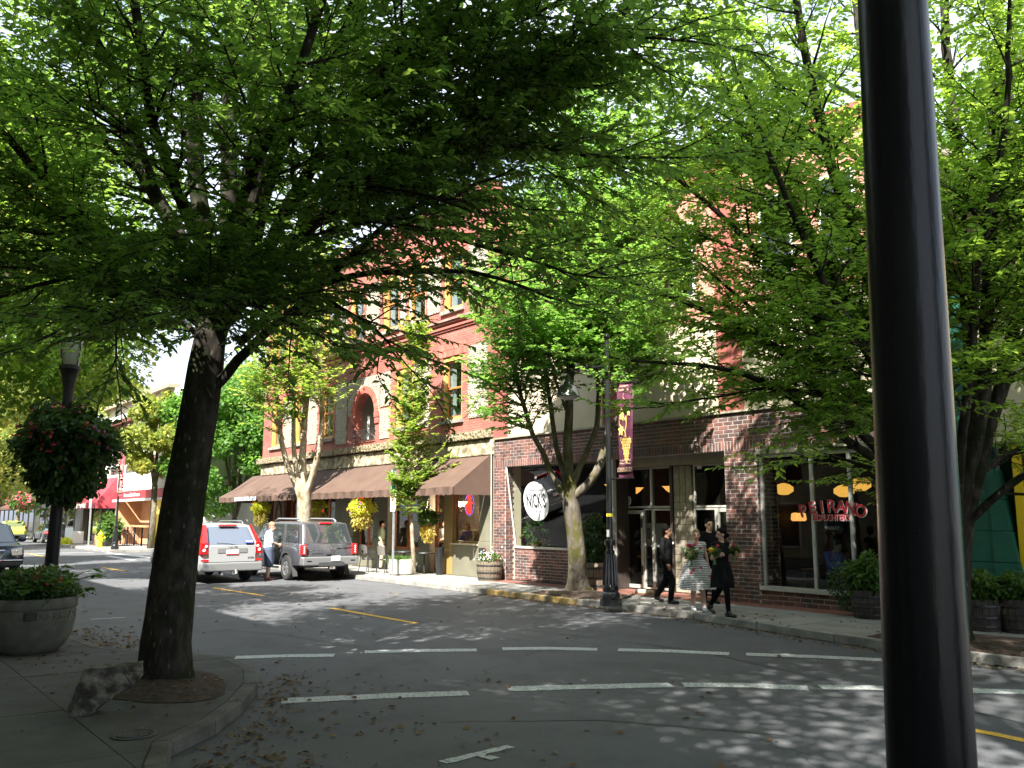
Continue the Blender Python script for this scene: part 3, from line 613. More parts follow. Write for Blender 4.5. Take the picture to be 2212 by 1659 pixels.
# arched lettering: red letters with pale outline, each a part
RL=mat('letter_red',(.42,.03,.04),rough=.4); WL=mat('letter_outline',(.5,.5,.5),rough=.5)
def letter_arc(word,px,py,size,rad_drop,red=True,bold=.012,sx=1.):
    n=len(word)
    for i,chh in enumerate(word):
        if chh==' ': continue
        t=i/(n-1) if n>1 else .5
        X,Zc=np.interp(t,[0,1],[px[0],px[1]]),py
        u=(t-.5)*2; q=fp(X,Zc,YP-.02); z=q[2]-rad_drop*u*u; rot=-math.atan(2*rad_drop*u/((fp(px[1],Zc,YP)[0]-fp(px[0],Zc,YP)[0])/2))
        m=LB(bs); text_on(m,chh,(q[0]+.012,YP-.058,z-.012),(1,0,0),(0,0,1),size,.001,sx,bold,rot); a=m.build('letter_shadow',WL)
        m=LB(bs); text_on(m,chh,(q[0],YP-.064,z),(1,0,0),(0,0,1),size,.002,sx,bold*.6,rot); m.build('letter',RL,parent=a)
letter_arc("PEIRANO",(1736,1860),1094,.36,.10)
letter_arc("&DAUGHTERS",(1762,1834),1118,.19,0,bold=.006,sx=.8)
m=LB(bs); q=fp(1796,1141,YP+.2); text_on(m,"MARKET",(q[0],YP+.22,q[2]),(1,0,0),(0,0,1),.095,.003,1.0,.002); m.build('lettering',WHITEP)
m=LB(bs); m.add([(q[0]+.28*math.cos(2*math.pi*k/20),YP+.235,q[2]+.01+.14*math.sin(2*math.pi*k/20)) for k in range(20)],[tuple(range(20))]); m.build('name_board',IRON)
LB(bs).box(-17.6,-13.8,17.0,17.62,SW-.01,SW+.012).build('entrance_paving',TERRA); 
MB().box(-23.0,-9.3,16.35,16.999,SW-.012,SW+.006).build('brick_edging',TERRA,fr)

LB(bs).tube([(-23.06,16.93,.2),(-23.06,16.93,4.5)],.02,6).build('conduit',ALU)
m=LB(bs); m.box(-15.05,-14.9,YS-.07,YS-.055,3.3,3.38); m.build('junction_box',WHITEP)
# ---- green building at the right ----------------------------------------
GRN=mat('green_painted_board',(.008,.075,.052),(.014,.11,.075),scale=1.2,rough=.6)
gb=empty('green_building',(-4,17,.15),label='dark green clad building with cream awning at the right edge',cat='building')
n=16
for i in range(8):
    z0=.17+i*.56
    LB(gb).box(-9.15,-7.62,16.95+.0,17.25,z0,z0+.548).build('wall_panel',GRN)
LB(gb).box(-9.18,-7.6,17.0,17.24,.15,6.2).build('wall',mat('green_dark',(.01,.07,.05),rough=.8))
for i in range(3): LB(gb).box(-9.15,-7.9,16.97,17.25,4.66+i*.56,5.2+i*.56).build('wall_panel',GRN)
for i in range(5): 
    z0=.17+i*.56; w=(.62-.1*i)
    LB(gb).prism([(-7.61,z0),(-7.61+w,z0),(-7.61+w-.09,z0+.548),(-7.61,z0+.548)],'y',16.9,17.2).build('wall_panel',GRN)
m=LB(gb); m.prism([(-7.9,3.45),(2,3.45),(2,6.9),(-7.35,6.9),(-7.9,5.2)],'y',16.9,17.2); m.build('stucco_panel',CREAM)
LB(gb).box(-9.2,2,16.85,17.35,6.92,7.05).build('cornice',REDPL)
LB(gb).box(-7.6,2,17.4,17.6,.16,3.44).build('recess_wall',mat('green_dark',(.01,.07,.05)))
m=LB(gb); frame_rect(m,-7.2,-6.0,.16,3.4,17.05,.14,.12); f=m.build('door',mat('yellow_paint',(.8,.52,.02),rough=.4)); LB(gb).box(-7.06,-6.14,17.06,17.08,.3,3.26).build('pane',DGLASS,parent=f)
LB(gb).box(-6,2,17.1,17.3,.16,3.44).build('wall',GRN); LB(gb).box(-9.2,2,17.35,26,6.7,6.9).build('roof',TAUPE); LB(gb).box(1.8,2,17.3,26,.1,6.7).build('wall',CREAM)

# ---- red brick building ---------------------------------------------------
rb=empty('red_brick_building',(-32.6,17,.15),label='sunlit red brick corner building with arched balcony and yellow framed windows',cat='building')
XW,XE=-42.3,-23.02; ZB=4.92
F2=(ZB,8.55); 
# openings on a floor: list of (x0,x1,z0,z1); build wall cells around
def wall_with_holes(root,name,x0,x1,z0,z1,holes,y0,y1,m):
    xs=sorted(set([x0,x1]+[h[0] for h in holes]+[h[1] for h in holes])); zs=sorted(set([z0,z1]+[h[2] for h in holes]+[h[3] for h in holes])); b=LB(root)
    for i in range(len(xs)-1):
        run=None
        for k in range(len(zs)-1):
            cxm,czm=(xs[i]+xs[i+1])/2,(zs[k]+zs[k+1])/2
            solid=not any(h[0]<cxm<h[1] and h[2]<czm<h[3] for h in holes)
            if solid: run=(run[0] if run else zs[k],zs[k+1])
            if (not solid or k==len(zs)-2) and run: b.box(xs[i],xs[i+1],y0,y1,run[0],run[1]); run=None
    return b.build(name,m)
wins2=[(-26.08,-24.87,5.42,7.66),(-29.35,-28.15,5.42,7.66),(-35.85,-34.62,5.42,7.66),(-38.6,-37.4,5.42,7.66),(-41.3,-40.1,5.42,7.66)]
wins3=[(-26.08,-24.87,9.35,11.5),(-28.55,-27.3,9.35,11.5),(-30.45,-29.25,9.35,11.5),(-33.3,-32.1,9.35,11.5),(-35.85,-34.62,9.35,11.5),(-38.6,-37.4,9.35,11.5),(-41.3,-40.1,9.35,11.5)]
AC=(-31.78,6.15,.84)    # arch centre x, spring z, inner radius
arch=(AC[0]-AC[2],AC[0]+AC[2],5.15,7.15)
wall_with_holes(rb,'wall',XW,XE,ZB,8.6,wins2+[arch],17.0,17.35,REDP)
wall_with_holes(rb,'wall',XW,XE,8.98,13.0,wins3,17.0,17.35,REDP)
LB(rb).box(XW,XW+.35,17.35,32,.15,13).build('wall',REDP); LB(rb).box(XW,XE,17.3,32,12.7,12.9).build('roof',TAUPE); LB(rb).box(XE-.3,XE,17.35,32,10.9,12.95).build('wall',REDP)
for i,(dz,pr) in enumerate(((8.6,.05),(8.68,.1),(8.76,.05),(8.84,.14),(8.92,.2))):
    LB(rb).box(XW-.02,XE+.0,17-pr,17.3,dz+.002,dz+.06+.018).build('string_course',mat('weathered_red',(.42,.1,.08),(.3,.12,.1),scale=3,rough=.85) if pr<.15 else mat('pale_red_cap',(.4,.24,.2),(.3,.15,.13),scale=2,rough=.8))
LB(rb).box(XW-.25,XE,16.75,17.35,13.0,13.35).build('cornice',REDP)
m=LB(rb)
for i in range(40): m.box(XW+.2+i*.48,XW+.38+i*.48,16.82,17,12.8,12.99)
m.build('dentil_row',REDP,kind='stuff')
# soldier arches over windows (individual bricks would be under 3 px: joined per window)
SB=mat('soldier_brick',(.58,.15,.11),(.5,.12,.09),scale=5,rough=.8,island=.25)
for (a,b,c,d) in wins2+wins3[:3]:
    m=LB(rb)
    for i in range(15):
        w=(b-a+.5)/15; x=a-.25+i*w
        for k in range(2): m.box(x+.008,x+w-.008,16.975,17.02,d+.02+k*.24,d+.245+k*.24)
    m.build('soldier_course',SB,kind='stuff')
def redwindow(x0,x1,z0,z1,sash=True):
    f=LB(rb); t=.13; y=17.2
    f.box(x0+.005,x0+t,17.03,17.3,z0+.005,z1-.005); f.box(x1-t*.6,x1-.005,17.03,17.3,z0+.005,z1-.005); f.box(x0+t,x1-t*.6,17.03,17.3,z1-.14,z1-.005); f.box(x0+t,x1-t*.6,17.03,17.3,z0+.005,z0+.1)
    w=f.build('window',YELW)
    zm=(z0+z1)/2; s=LB(rb); a,b=x0+t,x1-t*.6
    for (p,q,yy) in ((zm-.02,z1-.14,17.14),(z0+.1,zm+.04,17.19)): frame_rect(s,a,b,p,q,yy,.065,.04)
    s.build('frame',mat('orange_sash',(.5,.17,.05),rough=.5),parent=w)
    LB(rb).box(a+.06,b-.06,17.165,17.17,z0+.16,z1-.2).build('pane',GLASS,parent=w)
    LB(rb).box(a+.03,a+.36,17.23,17.27,z0+.12,z1-.2).build('curtain',CURT,parent=w)
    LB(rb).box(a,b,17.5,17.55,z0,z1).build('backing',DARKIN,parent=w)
    m=LB(rb); m.box(x0-.12,x1+.12,16.9,17.03,z0-.13,z0-.003); m.build('sill',mat('grey_stone_sill',(.2,.18,.16),(.28,.26,.23),scale=6,rough=.9),parent=w)
for a in wins2: redwindow(*a)
for a in wins3: redwindow(*a)
for (a,b,c,d) in [(-24.42,-23.4,5.38,7.86),(-28.0,-26.92,5.3,7.7),(-30.5,-29.78,5.1,6.28),(-30.5,-29.78,6.36,7.7),(-34.3,-33.35,5.1,7.7),(-37.1,-36.2,5.3,7.7),(-39.8,-38.95,5.3,7.7),(-24.42,-23.4,9.4,11.5),(-27.1,-26.3,9.4,11.5),(-29.05,-28.7,9.4,11.5),(-31.8,-30.8,9.4,11.5),(-34.3,-33.6,9.4,11.5),(-37.1,-36.2,9.4,11.5)]:
    # toothed edge of the rough panel
    m=LB(rb); n=int((d-c)/.26)
    pts=[]; 
    for i in range(n):
        z=c+(d-c)*i/n; z2=c+(d-c)*(i+1)/n; o=.05 if i%2 else 0; pts+=[(b+o,z),(b+o,z2)]
    for i in reversed(range(n)):
        z=c+(d-c)*i/n; z2=c+(d-c)*(i+1)/n; o=.05 if i%2 else 0; pts+=[(a-o,z2),(a-o,z)]
    m.prism(pts,'y',16.965,17.0-.001); m.build('pebble_panel',PEBBLE)
# arch: spandrel pebble, ring, balcony
m=LB(rb); n=20; ax,az,ar=AC
outer=[(-33.25,5.9),(-33.25,7.75),(-30.62,7.75),(-30.62,5.9)]
ringo=[(ax+1.12*math.cos(math.pi*k/n),az+.06+1.12*math.sin(math.pi*k/n)) for k in range(n+1)]
poly=[(-30.62,az+.06)]+ringo+[(-33.25,az+.06),(-33.25,7.7),(-30.62,7.7)]
m.prism(poly,'y',16.97,16.999); m.build('pebble_panel',PEBBLE)
SB2=SB
m=LB(rb)
for k in range(34):
    t0,t1=math.pi*k/34+.008,math.pi*(k+1)/34-.008
    q=[(ax+r*math.cos(t),az+.06+r*math.sin(t)) for r,t in ((ar,t0),(1.12,t0),(1.12,t1),(ar,t1))]; m.prism(q,'y',16.94,17.0)
m.build('arch_ring',SB,kind='stuff')
# corners between the rectangular hole and the round arch + barrel
m=LB(rb)
for s in (1,-1):
    pts=[(ax+s*(ar+.001),az+.06)]+[(ax+s*ar*math.cos(math.pi/2*k/8),az+.06+ar*math.sin(math.pi/2*k/8)) for k in range(1,9)]+[(ax,7.151),(ax+s*(ar+.001),7.151)]
    m.prism(pts,'y',17.0,17.35)
m.build('arch_corner',REDP)
for s in (-1,1):
    m=LB(rb); xx=ax+s*(ar+.16); m.box(xx-.17,xx+.17,16.93,17.0,6.0,6.2); m.box(xx-.15,xx+.15,16.95,17.0,5.75,5.98); m.build('impost',REDP)
m=LB(rb); m.box(ax-1.2,ax+1.2,19.0,19.1,5,7.3); m.box(ax-1.2,ax-1.1,17.36,19,5,7.3); m.box(ax+1.1,ax+1.2,17.36,19,5,7.3); m.box(ax-1.2,ax+1.2,17.36,19,7.2,7.3); m.box(ax-1.2,ax+1.2,17.36,19,4.95,5.1); m.build('balcony_recess',mat('grey_wall_paint',(.3,.3,.27),(.36,.35,.32),scale=2))
m=LB(rb).box(ax-.55,ax-.48,17.4,17.47,5.1,6.2); m.box(ax+.28,ax+.35,17.4,17.47,5.1,6.2); m.build('rail_post',WHITEP)
bal=LB(rb); 
for i in range(15):
    x=ax-ar-.02+i*.12; bal.tube([(x,16.95,5.1),(x,16.82,5.16),(x,16.84,5.28),(x,16.93,5.4),(x,16.93,5.52)],.013,5)
bal.tube([(ax-ar-.1,16.93,5.53),(ax+ar+.1,16.93,5.53)],.022,5); bal.tube([(ax-ar-.1,16.95,5.1),(ax+ar+.1,16.95,5.1)],.018,5); bal.build('balcony_railing',IRON)
# stone ledge and band
m=LB(rb); xs=np.linspace(XW-.1,XE,15)
for i in range(14): LB(rb).box(xs[i]+.004,xs[i+1]-.004,16.72+random.uniform(0,.05),17.35,4.62+random.uniform(0,.03),4.9).build('ledge_stone',MOSSY,bevel=.03,seg=2)
for i in range(12):
    a=XW+.05+i*1.6; LB(rb).box(a+.005,min(XE,a+1.6)-.005,16.9+random.uniform(-.03,.03),17.3,4.08,4.6).build('stone_block',STONE,bevel=.035,seg=2)
# ground floor
def fxx(px,y=17.0,py=1130): return fp(px,py,y)[0]
piers=[(XE-.86,XE,17.0),(fxx(904),fxx(926),17.0),(fxx(804),fxx(836),17.0),(fxx(721),fxx(762),17.0),(fxx(640),fxx(655),17.0),(XW,XW+.8,17.0)]
for a,b,y in piers:
    LB(rb).box(a,b,y,y+.35,.15,1.3).build('pier_base',GREYG,bevel=.012); LB(rb).box(a+.02,b-.02,y+.03,y+.35,1.305,4.07).build('pier',GREYG,bevel=.01)
# bay 1 : window with diners + door
xw0,xw1=fxx(975),XE-.88
LB(rb).box(xw0-.1,xw1+.02,17.06,17.3,.15,1.16).build('stall_riser',GREYG); LB(rb).box(xw0-.1,xw1+.02,17.0,17.3,1.165,1.22).build('sill',mat('tan_sill',(.5,.42,.3),rough=.6))
w=glazed(rb,'window',xw0,xw1,1.225,3.9,17.15,fm=mat('olive_wood',(.3,.2,.07),rough=.5),t=.07,gm=GLASSC)
xd0,xd1=fxx(941,17.25),fxx(969,17.25)
d=glazed(rb,'door',xd0,xd1,.18,3.0,17.25,fm=RUSTW,t=.16,gm=GLASSC); m=LB(rb).box(xd0+.1,xd1-.1,17.2,17.24,.25,.95); m.build('kick_panel',RUSTW,parent=d); m=LB(rb).box(xd1-.12,xd1-.08,17.14,17.2,1.05,1.4); m.build('handle',IRON,parent=d)
LB(rb).box(xd1+.01,xw0-.01,17.05,17.3,.16,3.95).build('post',mat('olive_wood',(.3,.2,.07))); glazed(rb,'window',xd0,xd1,3.02,3.9,17.25,fm=mat('olive_wood',(.3,.2,.07)),t=.08)
# bay 2..5 : dark glazing in rust wood
bays=[(fxx(926)+.0,0)]
def bay(x0,x1,n,y=17.3,z0=.9,m1=RUSTW,panel=GREYG):
    LB(rb).box(x0,x1,y-.05,y+.1,.15,z0).build('stall_riser',panel)
    w=(x1-x0)/n
    for i in range(n): glazed(rb,'window',x0+i*w+.01,x0+(i+1)*w-.01,z0+.01,3.95,y,fm=m1,t=.08,gm=GLASSC)
bay(fxx(837)+.02,fxx(903),2); bay(fxx(763)+.02,fxx(803),2); bay(fxx(656)+.02,fxx(720),3); bay(XW+.82,fxx(639),3)
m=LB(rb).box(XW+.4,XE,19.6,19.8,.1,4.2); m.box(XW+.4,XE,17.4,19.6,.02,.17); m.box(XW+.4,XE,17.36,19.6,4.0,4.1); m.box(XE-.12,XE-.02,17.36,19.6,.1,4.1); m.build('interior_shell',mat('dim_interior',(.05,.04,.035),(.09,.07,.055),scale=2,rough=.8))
# carved wood panel beside the awning post
q0,q1=fxx(590),fxx(612); m=LB(rb).box(q0,q1,17.0,17.12,.9,3.2); c=m.build('carved_panel',mat('carved_wood',(.16,.09,.05),(.22,.13,.07),scale=9,rough=.6,bump=.6,bscale=25))
m=LB(rb); xc0=(q0+q1)/2; m.tube([(xc0-.35,16.98,1.3),(xc0-.35,16.98,2.2),(xc0-.2,16.98,2.6),(xc0,16.98,2.8),(xc0+.2,16.98,2.6),(xc0+.35,16.98,2.2),(xc0+.35,16.98,1.3)],.03,5)
for z in (1.35,1.6,1.85,2.1): m.tube([(xc0-.25,16.98,z),(xc0+.25,16.98,z)],.02,5)
m.build('carving',MATS['carved_wood'],parent=c)
# vent plate, cable
LB(rb).box(fxx(1036),fxx(1050),16.97,17.0,.75,1.1).build('vent_plate',IRON)
c=[]; a=Vector(fp(1062,800,16.9)); b=Vector(fp(985,905,16.9))
m=LB(rb); m.tube([a.lerp(b,t)+Vector((0,0,-.9*t*(1-t))) for t in np.linspace(0,1,10)],.014,5); m.build('cable',mat('yellow_cable',(.5,.45,.15)))
a=Vector(fp(886,645,16.9)); b=Vector(fp(925,790,16.9)); m=LB(rb); m.tube([a.lerp(b,t)+Vector((0,-.2*math.sin(math.pi*t),0)) for t in np.linspace(0,1,8)],.016,5); m.build('cable',WHITEP)
# ---- awning (part of the building): panels with folds + scalloped valance
def awning(root,xa,xb,yf,ztop,zf,m,panels=8,drop=.24,lab=None):
    cuts=np.linspace(xa,xb,panels+1)
    for i in range(panels):
        a,b=cuts[i],cuts[i+1]; V=[];Fc=[]; nx,ny=16,8
        for k in range(ny+1):
            for j in range(nx+1):
                t=k/ny; x=a+(b-a)*j/nx; y=17.0-.02+(yf-16.98)*t; z=ztop+(zf-ztop)*t
                w=.018*math.sin(x*5.2+math.sin(x*1.7)*2)*t+.03*math.sin(math.pi*j/nx)*-1*math.sin(math.pi*t); V.append((x,y+w*.3,z+w))
        for k in range(ny):
            for j in range(nx): q=k*(nx+1)+j; Fc.append((q,q+1,q+nx+2,q+nx+1))
        base=len(V); ns=int((b-a)/.055)
        for j in range(ns+1):
            x=a+(b-a)*j/ns; w=.018*math.sin(x*5.2+math.sin(x*1.7)*2); fl=.03*math.sin(x*9)+.015*math.sin(x*23)
            V.append((x,yf+w*.3-.002,zf+w)); V.append((x,yf+fl,zf-drop*.55)); V.append((x,yf+fl*1.4,zf-drop+(.02 if j%4==0 else (-.012 if j%4==2 else 0))))
        for j in range(ns):
            for q in (0,1): p=base+j*3+q; Fc.append((p,p+3,p+4,p+1))
        mb=LB(root); mb.add(V,Fc); mb.build('awning_panel',m,smooth='auto')
awning(rb,-43.4,-23.12,15.5,4.1,3.02,AWN,9)
m=LB(rb); xr_=-23.1; m.add([(xr_,16.98,4.1),(xr_,15.5,3.02),(xr_,15.5,2.78),(xr_+.03,16.98,2.78),(xr_-.02,16.2,2.9)],[(0,1,2,3)]); m.build('awning_end',AWN)
# hip return round the corner
m=LB(rb); V=[];Fc=[]; n=24
for k in range(n+1):
    y=15.5+k*.5; w=.03*math.sin(y*5); yt_=max(16.98,y); V+= [(XW-.02,yt_,4.1),(-43.9+.0,y,3.02+w),(-43.9+.02*math.sin(y*9),y,2.78)]
for k in range(n): Fc+=[(3*k,3*k+1,3*k+4,3*k+3),(3*k+1,3*k+2,3*k+5,3*k+4)]
V+=[(-43.38,15.5,3.02),(-43.38,15.5,2.78)]; p=len(V)-2; Fc+=[(0,1,p),(1,2,p+1,p)]; V+=[(-43.4,16.98,4.1)]; Fc+=[(0,p,p+2)]
m.add(V,Fc); m.build('awning_return',AWN,smooth=False)
m=LB(rb)
for x in np.linspace(-43.3,-23.2,10): m.tube([(x,16.98,4.0),(x,15.55,2.98)],.015,4); m.tube([(x,16.98,2.98),(x,15.55,2.98)],.015,4)
m.tube([(-43.3,15.54,2.99),(-23.2,15.54,2.99)],.018,5); m.build('awning_frame',IRON)
# white lettering strip on the valance
a,b=fp(507,1080,15.42)[0],fp(553,1080,15.42)[0]
sgn=LB(rb).box(a,b,15.40,15.415,2.83,3.0).build('awning_sign',WHITEP); m=LB(rb); text_on(m,"Wine Bar & Bistro",((a+b)/2,15.395,2.915),(1,0,0),(0,0,1),.17,.002,2.0); m.build('lettering',mat('blue_letter',(.1,.15,.4)),parent=sgn)
# neon in the window
NEO=mat('neon_red',(.8,.05,.03),emit=(1,.035,.02),estr=1.0); NEP=mat('neon_violet',(.4,.3,.8),emit=(.25,.12,.8),estr=.45)
q=Vector(fp(1014,1090,17.35)); nb=empty('neon_sign',q,0,'oval red and violet neon sign hanging in the corner window','neon sign'); 
MB().tube([(.26*math.cos(t),0,.36*math.sin(t)) for t in np.linspace(0,2*math.pi,28)],.014,6).build('oval_tube',NEP,nb)
m=MB(); 
for pts in [[(-.1,.22),(0,.3),(.08,.2),(-.02,.1),(-.12,0),(-.05,-.1)],[(.05,.12),(.15,.05),(.05,-.02),(.12,-.1),(.02,-.16)],[(-.12,-.02),(-.16,-.15),(-.05,-.2),(-.1,-.3)],[(.05,-.14),(.1,-.22),(.02,-.3)],[(-.05,.2),(.02,.12),(-.04,.02)]]: m.tube([(x,-.01,z) for x,z in pts],.034,6)
m.build('letter_tube',NEO,nb)
MB().tube([(0,0,.36),(0,0,.8)],.004,4).build('hanger',IRON,nb)
q=Vector(fp(778,1080,17.25)); nb=empty('neon_sign',q,0,'red neon OPEN sign glowing above a hanging basket','neon sign'); m=MB(); text_on(m,"OPEN",(0,-.02,0),(1,0,0),(0,0,1),.34,.012,1.1,.006); m.build('letter_tube',NEO,nb); MB().box(-.5,.5,-.004,.012,-.17,.17).build('backing',IRON,nb)
q=Vector(fp(697,1095,17.25)); nb=empty('neon_sign',q,0,'small red neon zero shaped sign in the window behind the pale trunk','neon sign'); MB().tube([(.1*math.cos(t),-.02,.2*math.sin(t)) for t in np.linspace(0,2*math.pi,20)],.02,6).build('letter_tube',NEO,nb); MB().box(-.2,.2,0,.012,-.27,.27).build('backing',IRON,nb)

# ---- far white building beyond the side street ---------------------------
wb=empty('white_corner_building',(-66,17,.15),label='bright white two storey corner building with maroon awning and dark cornice',cat='building')
WH=mat('white_stucco',(.78,.76,.72),(.72,.7,.66),scale=1,rough=.8)
fw0=[(-67.1,-65.0,5.9,7.9),(-62.5,-60.4,5.9,7.9),(-71.5,-69.6,5.9,7.9)]
wall_with_holes(wb,'wall',-74,-57.0,3.9,10.2,fw0,17.0,17.4,WH)
DR=mat('dark_red_trim',(.16,.05,.045),rough=.6)
for a,b,c,d in fw0:
    w=LB(wb); frame_rect(w,a,b,c,d,17.1,.18,.2); w=w.build('window',DR); LB(wb).box(a+.1,b-.1,17.18,17.2,c+.1,d-.1).build('pane',DGLASS,parent=w); LB(wb).box(a+.3,b-.3,17.14,17.16,c+.3,d-.25).build('curtain',CURT,parent=w); LB(wb).box((a+b)/2-.07,(a+b)/2+.07,17.0,17.13,c,d).build('mullion',DR,parent=w)
    LB(wb).box(a-.3,b+.3,16.7,17.0,c-.35,c-.05).build('sill',mat('pale_stone',(.6,.57,.5),rough=.8),parent=w)
m=LB(wb).box(-74,-57,16.4,17.3,8.75,9.05); m.build('cornice',DR); m=LB(wb)
for i in range(28): m.box(-73.8+i*.6,-73.5+i*.6,16.6,17,8.5,8.74)
m.build('dentil_row',DR,kind='stuff'); LB(wb).box(-74,-57,16.55,17.3,10.2,10.45).build('parapet_cap',TAUPE)
LB(wb).box(-57.4,-57,17.4,32,.15,10.2).build('wall',WH); LB(wb).box(-74,-57,17.3,32,10,10.15).build('roof',TAUPE)
PEACH=mat('peach_wall',(.62,.36,.2),(.55,.3,.16),scale=1.4,rough=.8); 
LB(wb).box(-60.2,-57.1,16.9,17.6,.15,3.3).build('yellow_pier',mat('yellow_wall',(.8,.6,.12),(.75,.55,.1),scale=2,rough=.7))
LB(wb).box(-69.2,-60.3,18.6,18.8,.15,3.3).build('porch_wall',PEACH); LB(wb).box(-69.3,-69.0,16.95,18.6,.15,3.3).build('porch_wall',PEACH)
f=LB(wb).box(-66,-63.6,18.5,18.58,.9,2.9).build('window',TAUPE); LB(wb).box(-65.7,-63.9,18.46,18.49,1.1,2.7).build('pane',mat('maroon_board',(.16,.02,.03)),parent=f)
s=LB(wb).box(-69.2,-57.0,16.7,16.95,3.32,3.85).build('sign_band',mat('red_sign',(.5,.03,.04),rough=.5)); m=LB(wb); text_on(m,"Crescent Gifts & Frames",(-64.5,16.69,3.58),(1,0,0),(0,0,1),.36,.005,1.1); m.build('lettering',WHITEP,parent=s)
LB(wb).box(-69.2,-57,16.6,17.0,3.15,3.3).build('lintel',WHITEP)
MAR=mat('maroon_awning_cloth',(.3,.035,.055),(.36,.05,.07),scale=2,rough=.8)
m=LB(wb); m.add([(-80.5,16.98,5.0),(-69.6,16.98,5.0),(-69.6,15.6,3.1),(-80.5,15.6,3.1),(-80.5,15.6,2.7),(-69.6,15.6,2.7),(-69.6,16.98,2.7)],[(0,1,2,3),(3,2,5,4),(1,6,5,2)]); m.build('awning',MAR)
m=LB(wb); sl_=Vector((0,-1.38,-1.9)).normalized(); text_on(m,"2",(-72.5,16.2,3.98),(1,0,0),-sl_,1.1,.01,1.6,.03); text_on(m,"Harvest",(-74.5,15.58,2.95),(1,0,0),(0,0,1),.62,.01,1.9,.02); m.build('lettering',mat('cream_print',(.8,.75,.65)))
for a,b in ((-80.6,-79.9),(-74.6,-73.9),(-70,-69.4)): LB(wb).box(a,b,17,17.4,.15,3.9).build('pier',TAUPE)
LB(wb).box(-79.9,-76.4,17.4,17.6,.15,3.9).build('shop_window',DGLASS); LB(wb).box(-73.9,-70,17.5,17.6,.15,3.9).build('shop_window',DGLASS); LB(wb).box(-76.2,-74.7,17.5,17.6,.15,2.9).build('door',DARKIN)
LB(wb).box(-81,-74,17.05,17.4,3.9,9.6).build('wall',mat('tan_stucco',(.62,.56,.42),rough=.8))
# row of lower shops further left
for i,(a,b,hh,c,lab) in enumerate([(-100,-81.2,7.5,(.42,.4,.36),'grey shop row beyond the maroon awning'),(-125,-100.2,6.2,(.5,.46,.38),'beige single storey shop far down the street'),(-160,-125.2,8.5,(.36,.2,.15),'brown brick block at the far end of the street')]):
    r_=empty('shop_building',((a+b)/2,17,.15),label=lab,cat='building')
    LB(r_).box(a,b,17.3,30,.1,hh).build('wall',mat('shop_wall_%d'%i,c,tuple(q*.8 for q in c),scale=1,rough=.8))
    n=int((b-a)/3.2)
    for k in range(n):
        x=a+.5+k*3.2; f=LB(r_).box(x,x+2.5,17.22,17.3,.5,2.9).build('shop_window',TAUPE); LB(r_).box(x+.12,x+2.38,17.2,17.215,.62,2.8).build('pane',DGLASS,parent=f)
    LB(r_).box(a,b,17.1,17.3,hh,hh+.3).build('cornice',TAUPE)
    m=LB(r_); m.add([(a+1,17.28,3.9),(b-2,17.28,3.9),(b-2,15.9,3.1),(a+1,15.9,3.1),(a+1,15.9,2.85),(b-2,15.9,2.85)],[(0,1,2,3),(3,2,5,4)]); m.build('awning',[mat('black_awning',(.03,.03,.035)),AWN,MAR][i])
# building on the far side of the side street, behind the red one (seen under the awning)
sb=empty('side_street_building',(-62,45,.15),label='pale rendered building down the side street behind the awning corner',cat='building')
LB(sb).box(-75,-59.5,32.5,60,.1,8).build('wall',mat('tan_stucco',(.62,.56,.42),rough=.8))
for y in (34,38,42,46): 
    f=LB(sb).box(-59.5,-59.42,y,y+2,1,3).build('window',TAUPE); LB(sb).box(-59.42,-59.4,y+.12,y+1.88,1.1,2.9).build('pane',DGLASS,parent=f)
# buildings on the near side (behind the camera: they shade the near pavement and fill the reflections)
for i,(a,b,hh,c,lab) in enumerate([(-60,-34.2,9,(.3,.12,.09),'dark red brick block on the near side seen only in reflections'),(-34,-9,13.6,(.42,.38,.3),'tan stucco block on the near side behind the lamp'),(-9,9,12.6,(.33,.28,.24),'grey brown block behind the photographer')]):
    r_=empty('street_block',((a+b)/2,-3.2,.15),label=lab,cat='building')
    LB(r_).box(a,b,-14,-3.2,.1,hh).build('wall',mat('block_wall_%d'%i,c,tuple(q*.85 for q in c),scale=1,rough=.85))
    n=int((b-a)/3)
    for k in range(n):
        x=a+.6+k*3
        for z0,z1 in ((.6,2.8),(4.4,6.4),(7.6,9.4)): f=LB(r_).box(x,x+1.7,-3.2,-3.12,z0,z1).build('window',WHITEP); LB(r_).box(x+.1,x+1.6,-3.12,-3.1,z0+.1,z1-.1).build('pane',DGLASS,parent=f)
# ================================================================ TREES
BARKN=bark('dark_mossy_bark',(.022,.019,.016),(.06,.052,.043),(.02,.024,.011),.5)
BARKT=bark('grey_bark',(.1,.085,.07),(.2,.175,.14),(.09,.085,.03),.5)
BARKP=bark('pale_bark',(.3,.25,.18),(.52,.46,.36),(.2,.16,.08),.55)
LG=lambda n,cols,**k: leafmat(n,cols,**k)
LEAF_N=LG('near_tree_leaf',[(0,(0.046,0.094,0.027)),(.4,(0.073,0.142,0.034)),(.7,(0.104,0.189,0.038)),(.93,(0.151,0.236,0.047)),(1,(0.302,0.284,0.056))],trans=.5)
LEAF_R=LG('spreading_tree_leaf',[(0,(0.052,0.100,0.021)),(.4,(0.086,0.165,0.029)),(.75,(0.129,0.215,0.037)),(1,(0.215,0.257,0.051))],trans=.5)
LEAF_M=LG('maple_leaf',[(0,(0.046,0.103,0.023)),(.4,(0.075,0.161,0.034)),(.8,(0.103,0.207,0.046)),(.95,(0.230,0.230,0.046)),(1,(0.345,0.161,0.046))],trans=.45)
LEAF_Y=LG('yellow_green_leaf',[(0,(.07,.11,.025)),(.35,(.12,.17,.04)),(.6,(.18,.21,.055)),(.85,(.27,.25,.07)),(1,(.34,.22,.08))],trans=.5)
def vn(v): return v/(np.linalg.norm(v)+1e-9)
